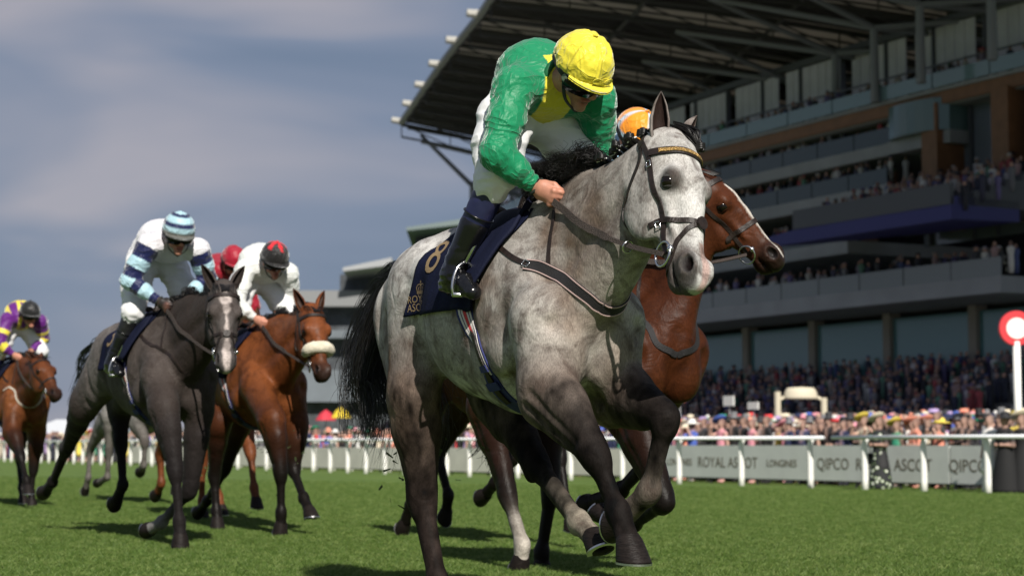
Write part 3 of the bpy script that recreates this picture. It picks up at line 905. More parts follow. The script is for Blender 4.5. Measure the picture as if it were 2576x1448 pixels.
# ------------------------------------------------------------------ horses
def coat_material(name, mottle=0.25, mscale=16.0, fleck=.15, rough=.5, spec=.35, dark=(.10, .075, .06), sheen=.15, relief=.5):
    m = bpy.data.materials.new(name); m.use_nodes = True
    nt = m.node_tree; b = nt.nodes['Principled BSDF']
    N = nt.nodes.new; Lk = nt.links.new
    at = N('ShaderNodeVertexColor'); at.layer_name = 'Col'
    tc = N('ShaderNodeTexCoord')
    n1 = N('ShaderNodeTexNoise'); n1.inputs['Scale'].default_value = mscale; n1.inputs['Detail'].default_value = 7; n1.inputs['Roughness'].default_value = .66
    n1.inputs['Distortion'].default_value = .9
    Lk(tc.outputs['Object'], n1.inputs['Vector'])
    r1 = N('ShaderNodeMapRange'); r1.inputs[1].default_value = .44; r1.inputs[2].default_value = .66; r1.inputs[3].default_value = 0; r1.inputs[4].default_value = mottle
    Lk(n1.outputs[0], r1.inputs[0])
    mx = N('ShaderNodeMix'); mx.data_type = 'RGBA'; mx.blend_type = 'DARKEN'
    Lk(r1.outputs[0], mx.inputs[0]); Lk(at.outputs['Color'], mx.inputs[6]); mx.inputs[7].default_value = (*dark, 1)
    mp = N('ShaderNodeMapping'); mp.inputs['Scale'].default_value = (85, 85, 22); Lk(tc.outputs['Object'], mp.inputs['Vector'])
    n2 = N('ShaderNodeTexNoise'); n2.inputs['Scale'].default_value = 3.0; n2.inputs['Detail'].default_value = 4; Lk(mp.outputs[0], n2.inputs['Vector'])
    r2 = N('ShaderNodeMapRange'); r2.inputs[1].default_value = .3; r2.inputs[2].default_value = .7; r2.inputs[3].default_value = 1 - fleck; r2.inputs[4].default_value = 1 + fleck
    Lk(n2.outputs[0], r2.inputs[0])
    mu = N('ShaderNodeMix'); mu.data_type = 'RGBA'; mu.blend_type = 'MULTIPLY'; mu.inputs[0].default_value = 1
    Lk(mx.outputs[2], mu.inputs[6]); Lk(r2.outputs[0], mu.inputs[7])
    Lk(mu.outputs[2], b.inputs['Base Color'])
    # veins and folds under thin skin, plus hair grain
    n3 = N('ShaderNodeTexNoise'); n3.inputs['Scale'].default_value = 9; n3.inputs['Detail'].default_value = 3; n3.inputs['Distortion'].default_value = 1.5
    Lk(tc.outputs['Object'], n3.inputs['Vector'])
    ad = N('ShaderNodeMath'); ad.operation = 'MULTIPLY_ADD'; ad.inputs[1].default_value = .12
    Lk(n2.outputs[0], ad.inputs[0]); Lk(n3.outputs[0], ad.inputs[2])
    bp = N('ShaderNodeBump'); bp.inputs['Strength'].default_value = relief; bp.inputs['Distance'].default_value = .02
    Lk(ad.outputs[0], bp.inputs['Height']); Lk(bp.outputs[0], b.inputs['Normal'])
    b.inputs['Roughness'].default_value = rough; b.inputs['Specular IOR Level'].default_value = spec
    b.inputs['Sheen Weight'].default_value = sheen; b.inputs['Sheen Roughness'].default_value = .35
    return m

class Frame:
    """a horse's own axes: x forward, y to its left, z up, origin on the turf below the withers"""
    def __init__(s, X, Y, heading, z=0.0):
        s.O = A(X, Y, z); h = math.radians(heading)
        s.F = A(math.sin(h), -math.cos(h), 0); s.L = A(math.cos(h), math.sin(h), 0)
        s.rz = math.atan2(s.F[1], s.F[0])
    def loc(s, P):
        P = np.asarray(P, float) - s.O
        return np.stack([P @ s.F, P @ s.L, P[..., 2]], -1)
    def px(s, px, py, l):
        r = ray(px, py)
        t = (l - np.dot(CAM - s.O, s.L)) / np.dot(r, s.L)
        return s.loc(CAM + r * t)
    def pz(s, px, py, Z):
        return s.loc(at_depth(px, py, Z))
    def dirl(s, v):
        v = np.asarray(v, float); return A(np.dot(v, s.F), np.dot(v, s.L), v[2])
    def proj(s, p):
        W = s.O + p[0] * s.F + p[1] * s.L + A(0, 0, p[2]); d = W - CAM
        c, sn = math.cos(TILT), math.sin(TILT)
        fw = d[1] * c + d[2] * sn; up = -d[1] * sn + d[2] * c
        return 1287.5 + FPX * d[0] / fw, 724 - FPX * up / fw

class Horse:
    pass


def build_horse(fr, spec):
    """one continuous body from blended muscles; returns the thing and its data"""
    h = spec.get('res', .014)
    T = spec['tint']; body = T['body']; low = T['low']; up = T.get('up', body)
    nk = T.get('neck', body); hd = T.get('head', nk); muz = T.get('muzzle', low); qua = T.get('quarter', body)
    bel = T.get('belly', body)
    J = spec['joints']
    poll = A(*spec['poll']); ax = unit(spec['head_axis']); nn = A(*spec['head_front']); nn = unit(nn - ax * np.dot(nn, ax))
    ss = unit(np.cross(nn, ax)) ; 
    if ss[1] < 0: ss = -ss
    hs = spec.get('head_scale', 1.0)
    ht = spec.get('head_len', hs)
    HH = lambda t, n, s=0.0: poll + ax * t * ht + nn * n * hs + ss * s * hs
    pts = np.array([q for leg in J.values() for q in leg] + [HH(.7, .1), HH(.7, -.1), poll + A(0, 0, .1), HH(0, 0, .12), HH(0, 0, -.12)])
    lo = np.minimum(pts.min(0) - .12, A(-1.25, -.42, .5)); hi = np.maximum(pts.max(0) + .12, A(.62, .42, 1.78))
    f = Field(lo, hi, h)
    P = f.put
    # trunk
    nodes = [(-.86, 1.33, .245, .205), (-.6, 1.285, .30, .25), (-.3, 1.235, .345, .275), (0, 1.215, .39, .26), (.2, 1.19, .335, .215)]
    for a, b in zip(nodes[:-1], nodes[1:]):
        P(Cone((a[0], 0, a[1]), (b[0], 0, b[1]), a[2], b[2], YV, a[3] / a[2], b[3] / b[2], tint=body, name='trunk'), .06)
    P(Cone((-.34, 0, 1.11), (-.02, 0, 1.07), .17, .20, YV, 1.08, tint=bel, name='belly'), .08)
    P(Cone((-.18, 0, 1.50), (.14, 0, 1.535), .10, .085, YV, .6, tint=body, name='withers'), .1)
    P(Cone((-.9, 0, 1.50), (-.45, 0, 1.515), .085, .08, YV, 1.3, tint=body, name='croup'), .12)
    # neck
    n0 = A(.13, 0, 1.34); thr = HH(.09, -.075)
    mid = lerp(n0, thr, .5) + A(.0, 0, -.015) + A(*spec.get('neck_bend', (0, 0, 0)))
    w = ss * .5 + YV * .5
    nt_ = T.get('neck2', nk)
    P(Cone(n0, mid, .32, .235, w, .52, .50, tint=body, tint2=nk, name='neck'), .07)
    P(Cone(mid, thr, .235, .155, w, .50, .60, tint=nk, tint2=nt_, name='neck'), .05)
    P(Cone((.05, 0, 1.57), mid + unit(np.cross(w, thr - n0)) * (-.0) + A(-.10, 0, .18), .07, .06, w, .7, tint=nk, name='crest'), .08)
    # windpipe groove line of the neck
    P(Cone((.42, 0, 1.2), HH(.19, -.13), .15, .085, w, .72, tint=nk, name='throat'), .08)
    for sd in (-1, 1):
        # shoulder, chest
        P(Cone((.0, sd * .115, 1.47), (.36, sd * .17, 1.17), .10, .125, YV, .55, .72, tint=body, name='shoulder'), .028)
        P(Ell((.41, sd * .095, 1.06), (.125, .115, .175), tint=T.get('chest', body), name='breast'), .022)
        P(Cone((-.06, sd * .19, 1.26), (.14, sd * .20, 1.07), .13, .11, YV, .5, tint=body, name='triceps'), .028)
        # quarters
        P(Ell((-.72, sd * .13, 1.38), (.29, .135, .18), tint=qua, name='gluteal'), .05)
        P(Ell((-.5, sd * .2, 1.40), (.09, .06, .07), tint=qua, name='hip'), .08)
        P(Ell((-.98, sd * .115, 1.24), (.135, .115, .22), tint=qua, name='buttock'), .05)
    def knee_dir(a, b):
        d = unit(b - a); return unit(np.cross(YV, d))
    for key in ('fr', 'fl'):
        sd = -1 if key == 'fr' else 1
        el, kn, ft, co = [A(*q) for q in J[key]]
        lw = T.get('low_' + key, low); sock = T.get('sock_' + key, lw); gs = spec.get('girth', {}).get(key, 1.0); ckn = tuple(lerp(lw, sock, .3))
        sp = A(.37, sd * .15, 1.15)
        fb = knee_dir(el, kn)
        m1 = lerp(el, kn, .34) + fb * (-.012)
        upc = up; mdc = tuple(lerp(up, lw, .72))
        P(Cone(sp, el, .15, .13, YV, .72, tint=body, tint2=upc, name='arm'), .05)
        P(Cone(el, m1, .132, .112, YV, .70, tint=upc, tint2=mdc, name='forearm'), .045)
        P(Cone(lerp(el, kn, .12) + fb * .03, lerp(el, kn, .6) + fb * .04, .075, .045, YV, .8, tint=upc, tint2=mdc, name='flexor'), .025)
        P(Cone(m1, kn, .112, .055, YV, .72, .92, tint=mdc, tint2=lw, name='forearm'), .03)
        P(Cone(lerp(el, kn, .92), kn + unit(ft - kn) * .035, .060, .052, YV, .92, tint=lw, name='knee'), .02)
        P(Ell(kn + fb * .035, (.025, .025, .03), tint=lw, name='pisiform'), .03)
        cb = knee_dir(kn, ft)
        P(Cone(kn, ft, .040, .033, YV, .85, tint=lw, tint2=ckn, name='cannon'), .02)
        P(Cone(kn + cb * .03, ft + cb * .022, .02, .018, YV, .9, tint=lw, tint2=ckn, name='tendon'), .014)
        P(Cone(ft - unit(ft - kn) * .012, ft + unit(co - ft) * .01, .048, .045, YV, .9, tint=sock, name='fetlock'), .02)
        P(Ell(ft + cb * .028, (.025, .027, .03), tint=sock, name='ergot'), .02)
        P(Cone(ft, co, .038, .044, YV, .95, tint=sock, name='pastern'), .02)
    upc_ = lambda T_, u_: T_.get('hup', u_)
    for key in ('hr', 'hl'):
        sd = -1 if key == 'hr' else 1
        st, hk, ft, co = [A(*q) for q in J[key]]
        lw = T.get('low_' + key, low); sock = T.get('sock_' + key, lw); gs = spec.get('girth', {}).get(key, 1.0); ckn = tuple(lerp(lw, sock, .3))
        gb = knee_dir(st, hk)
        mdc = tuple(lerp(upc_(T, up), lw, .72)); upc = T.get('hup', up)
        P(Cone((-.74, sd * .15, 1.30), st, .22, .15, YV, .62, .66, tint=qua, tint2=upc, name='thigh'), .05)
        P(Cone((-1.0, sd * .125, 1.27), lerp(st, hk, .30) + gb * .035, .165, .095, YV, .72, tint=qua, tint2=mdc, name='hamstring'), .045)
        P(Cone(st, lerp(st, hk, .35), .135, .108 * gs, YV, .74, tint=upc, tint2=mdc, name='gaskin'), .04)
        P(Cone(lerp(st, hk, .35), hk, .108 * gs, .058 * gs, YV, .72, .85, tint=mdc, tint2=lw, name='gaskin'), .03)
        P(Cone(lerp(st, hk, .45) + gb * .06, hk + gb * .058, .032, .026, YV, .7, tint=mdc, tint2=lw, name='achilles'), .02)
        hb = knee_dir(hk, ft)
        P(Cone(hk + gb * .058 - unit(hk - st) * .01, hk + hb * .02 + unit(ft - hk) * .06, .028, .024, YV, .85, tint=lw, name='point_of_hock'), .03)
        P(Cone(lerp(st, hk, .94), hk + unit(ft - hk) * .05, .060 * gs, .052 * gs, YV, .88, tint=lw, name='hock'), .025)
        P(Cone(hk, ft, .045 * gs, .035 * gs, YV, .85, tint=lw, tint2=ckn, name='cannon'), .02)
        if ('long_' + key) in T: P(Cone(lerp(hk, ft, .55), ft, .040, .038, YV, .88, tint=sock, name='sock'), .01)
        P(Cone(hk + hb * .032 + unit(ft - hk) * .05, ft + hb * .024, .02, .019, YV, .9, tint=lw, tint2=ckn, name='tendon'), .014)
        P(Cone(ft - unit(ft - hk) * .012, ft + unit(co - ft) * .01, .048, .046, YV, .9, tint=sock, name='fetlock'), .02)
        P(Ell(ft + hb * .028, (.025, .027, .03), tint=sock, name='ergot'), .02)
        P(Cone(ft, co, .039, .044, YV, .95, tint=sock, name='pastern'), .02)
    # head
    E = lambda t, n, s, r, tint, k, name='head', sub=False: P(Ell(HH(t, n, s), A(*r) * hs, (ax, nn, ss), tint=tint, name=name), k, sub)
    C = lambda p, q, ra, rb, sa, sb, t1, t2, k, name='head': P(Cone(HH(*p), HH(*q), ra * hs, rb * hs, ss, sa, sb, tint=t1, tint2=t2, name=name), k)
    fc = T.get('face', hd)
    C((.02, -.025), (.20, -.02), .085, .115, .95, .86, hd, hd, .03)
    C((.20, -.02), (.36, -.015), .115, .082, .86, .68, hd, hd, .03)
    C((.36, -.015), (.52, -.004), .082, .064, .66, .80, hd, muz, .03)
    C((.06, .048), (.30, .052), .035, .036, 1.9, 1.3, fc, fc, .03, 'forehead')
    C((.30, .052), (.53, .025), .036, .026, 1.2, 1.2, fc, fc, .025, 'nose')
    for sd in (-1, 1):
        E(.24, -.095, sd * .058, (.15, .12, .042), hd, .03, 'cheek')
        E(.33, .000, sd * .064, (.10, .014, .014), hd, .018, 'crest_bone')
        E(.205, .050, sd * .082, (.046, .036, .030), hd, .022, 'brow')
        E(.55, .036, sd * .044, (.052, .040, .034), muz, .02, 'nostril')
        E(.43, -.045, sd * .035, (.09, .025, .022), hd, .03, 'jawbone')
    E(.56, -.006, 0, (.070, .064, .057), muz, .03, 'muzzle')
    E(.600, .010, 0, (.036, .046, .046), muz, .02, 'lip')
    E(.56, -.058, 0, (.050, .032, .036), muz, .02, 'chin')
    # openings
    for sd in (-1, 1):
        E(.553, .046, sd * .074, (.040, .024, .034), None, .008, sub=True)
        E(.222, .030, sd * .118, (.028, .016, .013), None, .008, sub=True)
        E(.575, -.030, sd * .05, (.060, .006, .045), None, .008, sub=True)
        E(.36, -.035, sd * .092, (.10, .02, .018), None, .03, sub=True)
    # grooves between the muscles
    G = f.groove
    G((.56, 0, 1.24), (.50, 0, .90), .035, .022)
    for sd in (-1, 1):
        G((.36, sd * .25, 1.30), (.10, sd * .28, 1.10), .03, .016)          # shoulder / arm
        G((.06, sd * .20, 1.50), (-.02, sd * .27, 1.25), .035, .014)        # behind the blade
        G((-.02, sd * .27, 1.25), (.02, sd * .28, 1.0), .035, .02)          # behind the triceps
        G((-1.0, sd * .24, 1.38), (-.92, sd * .25, .98), .028, .016)        # hamstring
        G((-.86, sd * .27, 1.25), (-.80, sd * .27, .95), .03, .014)
        G((-.47, sd * .28, 1.36), (-.55, sd * .26, 1.02), .05, .02)         # flank fold
        G((.50, sd * .18, 1.14), (.40, sd * .10, .86), .03, .022)           # breast / forearm
        G((.30, sd * .16, 1.25), lerp(mid, thr, .75) + A(.04, sd * .09, -.06), .035, .016)   # jugular groove
        G((.05, sd * .16, 1.42), lerp(mid, thr, .5) + A(-.1, sd * .09, .06), .05, .010)
        for i in range(5):
            x = -.12 - .085 * i
            G((x, sd * .28, 1.35), (x - .07, sd * .29, 1.0), .022, .0035)   # ribs
    for key in ('fr', 'fl'):
        el, kn = A(*J[key][0]), A(*J[key][1]); sd = -1 if key == 'fr' else 1
        fb = knee_dir(el, kn)
        for off in (-.02, .035):
            G(lerp(el, kn, .1) + fb * off + A(0, sd * .09, 0), lerp(el, kn, .85) + fb * off * .6 + A(0, sd * .045, 0), .018, .011)
    for key in ('hr', 'hl'):
        st, hk = A(*J[key][0]), A(*J[key][1]); sd = -1 if key == 'hr' else 1
        gb = knee_dir(st, hk)
        for off in (0, .06):
            G(lerp(st, hk, .2) + gb * off + A(0, sd * .085, 0), lerp(st, hk, .95) + gb * off * .6 + A(0, sd * .045, 0), .02, .011)
    for fn in spec.get('extra', []): fn(f, HH)
    V, F = f.surface()
    for _ in range(2):                                    # light relax of the voxel steps
        acc = np.zeros_like(V); cnt = np.zeros(len(V))
        for i in range(4):
            a = F[:, i]; b = F[:, (i + 1) % 4]
            np.add.at(acc, a, V[b]); np.add.at(cnt, a, 1)
        V = V * .5 + .5 * acc / np.maximum(cnt, 1)[:, None]
    cols = f.colours(V)
    for sd in (-1, 1):                                     # shade of the nostril hollows painted into the skin colour
        d = np.linalg.norm(((V - HH(.555, .046, sd * .072)) @ np.array([ax, nn, ss]).T) / (A(.037, .023, .048) * hs), axis=1)
        k = np.clip((1.08 - d) / .25, 0, 1)[:, None]; cols = cols * (1 - k) + A(.006, .004, .004) * k
    nost = [(HH(.555, .046, sd * .072)) for sd in (-1, 1)]
    if 'paint' in spec: cols = spec['paint'](V, cols, HH, ax, nn, ss, poll)
    for c_ in nost:  # nostril shade painted again over the markings
        d = np.linalg.norm(((V - c_) @ np.array([ax, nn, ss]).T) / (A(.037, .023, .048) * hs), axis=1)
        k = np.clip((1.05 - d) / .25, 0, 1)[:, None]; cols = cols * (1 - k) + A(.006, .004, .004) * k
    name = spec['name']
    root = empty(name, fr.O, fr.rz)
    tag(root, spec['label'], 'horse', 'racehorses in the field')
    me = mesh_from('body', V, F, cols)
    link('body', me, root, spec['mat'])
    H = Horse(); H.root = root; H.f = f; H.HH = HH; H.ax = ax; H.nn = nn; H.ss = ss; H.poll = poll; H.fr = fr; H.spec = spec; H.J = J; H.hs = hs
    H.near = spec.get('near', False)
    # eyes and ears
    for sd in (-1, 1):
        mb = MB()
        c = HH(.222, .031, sd * .0895); M = Matrix.Translation(Vector(c))
        prof = [(.001, -.029)] + [(.029 * math.cos(q), .029 * math.sin(q)) for q in np.linspace(-1.3, 1.3, 9)] + [(.001, .029)]
        mb.lathe([(r * hs, z * hs) for r, z in prof], 14, M)
        mb.build('eye', mat('eye_wet', (.006, .004, .003), .12, spec=.35), root, True)
        # upper and lower lid: close-fitting caps over the ball
        oc = HH(.222, .031, sd * .0895); upv = unit(-ax * .9 + nn * .25 + ss * sd * .15)
        lidm = mat('lid_' + spec['mat'].name, tuple(A(*spec['tint'].get('head', spec['tint']['body'])) * spec.get('lid_tone', .55)), .8, spec=.1)
        for (e, cap) in ((1, 64), (-1, 50)):
            M = Matrix.Translation(Vector(oc)) @ Vector(upv * e).to_track_quat('Z', 'Y').to_matrix().to_4x4()
            R1 = .0304 * hs
            lb = MB(); lb.lathe([(R1 * math.sin(q), R1 * math.cos(q)) for q in np.radians(np.linspace(cap, 3, 8))], 18, M); lb.build('eyelid', lidm, root, True)
        ear(H, sd, spec)
    # hooves
    hoofm = mat('hoof_horn', (.013, .010, .009), .5, spec=.12, var=.4, vscale=25, bump=.4, bscale=40, stretch=(1, 1, 5))
    shoem = mat('shoe_steel', (.55, .55, .56), .3, 1.0)
    for key in ('fr', 'fl', 'hr', 'hl'):
        q = J[key]
        hoof(H, A(*q[2]), A(*q[3]), hoofm, shoem)
    return H

def ear(H, sd, spec):
    base = H.HH(-.005, -.005, sd * .064)
    tilt = spec.get('ear', (.10, .35))            # forward lean, outward lean
    d = unit(-H.ax * 1.0 + H.nn * tilt[0] + H.ss * sd * tilt[1] + A(*spec.get('ear_add', (0, 0, 0))))
    face = H.nn * .8 + H.ss * sd * .6; face = unit(face - d * np.dot(face, d)); side = np.cross(d, face)
    Lg = .20 * H.hs; n = 12; m = 15
    rs = np.interp(np.linspace(0, 1, n), [0, .15, .45, .75, .92, 1], [.030, .037, .039, .026, .010, .001]) * H.hs
    V = []; C = []
    T = spec['tint']; co = A(*T.get('ear_out', T.get('head', T['body']))); ci = A(*T.get('ear_in', T['low']))
    for layer, (k, cc) in enumerate(((1.0, co), (.80, ci))):
        for i in range(n):
            t = i / (n - 1); c = base + d * Lg * (t if layer == 0 else t * .95 + .01) - face * .018 * math.sin(t * 2.2) * H.hs - d * .02
            for j in range(m):
                a = math.radians(-122 + 244 * j / (m - 1))        # open towards 'face'
                V.append(c + rs[i] * k * (-face * math.cos(a) * .85 + side * math.sin(a)))
                C.append(cc * (.5 if (layer == 0 and t > .85) else 1))
    F = []
    off = n * m
    for i in range(n - 1):
        for j in range(m - 1):
            q = (i * m + j, i * m + j + 1, (i + 1) * m + j + 1, (i + 1) * m + j)
            F.append(q); F.append(tuple(x + off for x in q[::-1]))
        for j in (0, m - 1):
            q = (i * m + j, (i + 1) * m + j, (i + 1) * m + j + off, i * m + j + off)
            F.append(q if j == 0 else q[::-1])
    me = mesh_from('ear', V, F, np.array(C))
    link('ear', me, H.root, H.spec['mat'])

def hoof(H, ft, co, hm, sm):
    p = unit(co - ft); bk = np.cross(YV, p); bk = unit(bk)
    dn = unit(.80 * p + .60 * bk); frw = unit(-np.cross(YV, dn)); sdv = np.cross(dn, frw)
    n = 20; rings = [(-.02, .034, .036, .0), (0, .046, .049, .004), (.03, .053, .058, .018), (.068, .060, .068, .036), (.078, .061, .070, .040), (.078, .045, .05, .036), (.070, .02, .02, .03)]
    V = []; F = []
    for (z, a, b, fo) in rings:
        for i in range(n):
            t = 2 * math.pi * i / n
            back = max(0, -math.cos(t))
            V.append(co - dn * .012 + dn * (z - .02 * back * (1 if z < .05 else 0) * -1 * 0) + frw * (fo + b * math.cos(t) * (1 - .12 * back)) + sdv * a * math.sin(t))
    for k in range(len(rings) - 1):
        for i in range(n):
            j = (i + 1) % n
            F.append((k * n + i, k * n + n + i, k * n + n + j, k * n + j))
    F.append(tuple(range((len(rings) - 1) * n, len(rings) * n)))
    o = link('hoof', mesh_from('hoof', V, F), H.root, hm)
    ts = np.radians(np.linspace(-140, 140, 25))
    P = [co - dn * .012 + dn * .081 + frw * (.040 + .060 * math.cos(t)) + sdv * .052 * math.sin(t) for t in ts]
    V, F = ribbon_geo(P, dn, .02, .007)
    link('horseshoe', mesh_from('horseshoe', V, F, smooth=False), o, sm)

def tail(H, root_pt, path, spread, n, r0, colour_mat, curl=.03, seed=1, m=14, tips=(.55, 1.0)):
    """dock and hanging hair; path is the mean line of the tail"""
    g = np.random.default_rng(seed)
    S = []
    base = spline(path, 40)
    T, U, W = frames(base)
    nl = max(8, n // 26); locks = [(g.uniform(*tips), g.uniform(0, 2 * np.pi), math.sqrt(g.uniform(0, 1)), g.uniform(0, 6.28, 3), curl * g.uniform(.5, 1.8)) for _ in range(nl)]
    for i in range(n):
        L, a, rad, ph, cu = locks[g.integers(0, nl)]; L = L * g.uniform(.82, 1.03); a = a + g.normal(0, .16); rad = abs(rad + g.normal(0, .07)); ph = ph + g.normal(0, .25, 3)
        if g.uniform() < .12: a = g.uniform(0, 2 * np.pi); ph = g.uniform(0, 6.28, 3); cu = cu * 1.6
        q = np.linspace(0, L, m); ii = q * 39; i0 = np.clip(ii.astype(int), 0, 38); fr_ = (ii - i0)[:, None]
        c = base[i0] * (1 - fr_) + base[i0 + 1] * fr_
        sp = np.interp(q, [0, .12, .45, .8, 1], spread)[:, None] * rad
        off = U[i0] * math.cos(a) * sp + W[i0] * math.sin(a) * sp
        wav = np.stack([np.sin(q * 7 + ph[0]), np.sin(q * 6 + ph[1]), np.sin(q * 8 + ph[2])], 1) * cu * q[:, None]
        S.append(c + off + wav)
    V, F = hair_geo(np.array(S), np.full(n, r0), np.full(n, r0 * .15))
    mb_v, mb_f = tube_geo(base[:12], np.linspace(.045, .02, 12), 8)
    V = np.vstack([V, mb_v]); k = len(V) - len(mb_v)
    F = [tuple(q) for q in F] + [tuple(i + k for i in q) for q in mb_f]
    return link('tail', mesh_from('tail', V, F), H.root, colour_mat)

def mane(H, pts, n, length, r0, m_, droop, side, curl=.02, seed=3, lift=.02, name='mane'):
    """hair from a crest line, falling to one side"""
    g = np.random.default_rng(seed); base = spline(pts, 60); S = []
    m = 12
    for i in range(n):
        if i % 22 == 0:
            lk = (base[g.integers(0, 60)], length * g.uniform(.7, 1.25), g.normal(0, .25, 3), g.normal(0, .28, 3), g.uniform(0, 6.28, 3), g.uniform(9, 15))
        b = lk[0] + g.normal(0, .009, 3); Lh = lk[1] * g.uniform(.85, 1.08)
        d0 = unit(A(*lift) if not np.isscalar(lift) else A(0, 0, 1)) + lk[2] + g.normal(0, .06, 3)
        d1 = unit(A(*droop)) + lk[3] + g.normal(0, .07, 3) + A(0, side, 0) * .6
        p = b.copy(); line = []
        ph = lk[4] + g.normal(0, .2, 3); fq = lk[5]
        for k in range(m):
            t = k / (m - 1); line.append(p + np.sin(A(1, 1.2, .8) * fq * t + ph) * curl * t)
            d = unit(d0 * (1 - t) ** 1.5 + d1 * (t + .25)); p = p + d * Lh / m
        S.append(line)
    V, F = hair_geo(np.array(S), np.full(n, r0), np.full(n, r0 * .2))
    return link(name, mesh_from(name, V, F), H.root, m_)

def hit(H, px, py, off=0.0):
    """where a line of sight meets this horse's skin, in its own axes"""
    o = H.fr.loc(CAM); d = unit(H.fr.dirl(ray(px, py)))
    t = np.linspace(0, 30, 6000); P = o + t[:, None] * d
    ins = ((P > H.f.lo) & (P < H.f.lo + H.f.h * (H.f.n - 1))).all(1)
    P = P[ins]; v = H.f.sample(P); k = np.argmax(v < off + .002)
    return P[k]

def legs_report(H):
    for k, q in H.J.items():
        q = np.array(q); print('LEG', H.spec['name'], k, np.round(np.linalg.norm(np.diff(q, axis=0), axis=1), 3), np.round(q, 2).tolist())
# ------------------------------------------------------------------ tack
def strap(H, pts, width, thick, name, m, parent, n=40, off=None, snap=True, close=False):
    P = spline(pts, n)
    if snap:
        P, N = H.f.snap(P, thick * .6 if off is None else off)
        for _ in range(3):
            P[1:-1] = .25 * P[:-2] + .5 * P[1:-1] + .25 * P[2:]
    else:
        N = np.tile(off if off is not None else A(0, 0, 1), (n, 1))
    V, F = ribbon_geo(P, N, width, thick)
    return link(name, mesh_from(name, V, F, smooth=False), parent, m), P, N

def leather():
    return mat('leather_dark', (.018, .012, .010), .5, spec=.3, var=.35, vscale=40, bump=.25, bscale=90)
def buckle(c, n, t, s, m, parent, name='buckle'):
    n = unit(n); t = unit(t - n * np.dot(t, n)); b = np.cross(n, t)
    P = [c + t * s * x + b * s * .7 * y for x, y in ((1, 1), (-1, 1), (-1, -1), (1, -1))]
    P = np.array([lerp(P[i], P[(i + 1) % 4], k / 4) for i in range(4) for k in range(4)])
    mb = MB(); mb.tube(P, .0022, 6, True)
    return mb.build(name, m, parent, True)
def ring(c, axis, r, thick, m, parent, name='bit_ring', n=28):
    axis = unit(axis); u = unit(np.cross(axis, (.3, .9, .2))); v = np.cross(axis, u)
    P = np.array([c + r * (math.cos(a) * u + math.sin(a) * v) for a in np.linspace(0, 2 * np.pi, n, endpoint=False)])
    mb = MB(); mb.tube(P, thick, 8, True)
    return mb.build(name, m, parent, True)

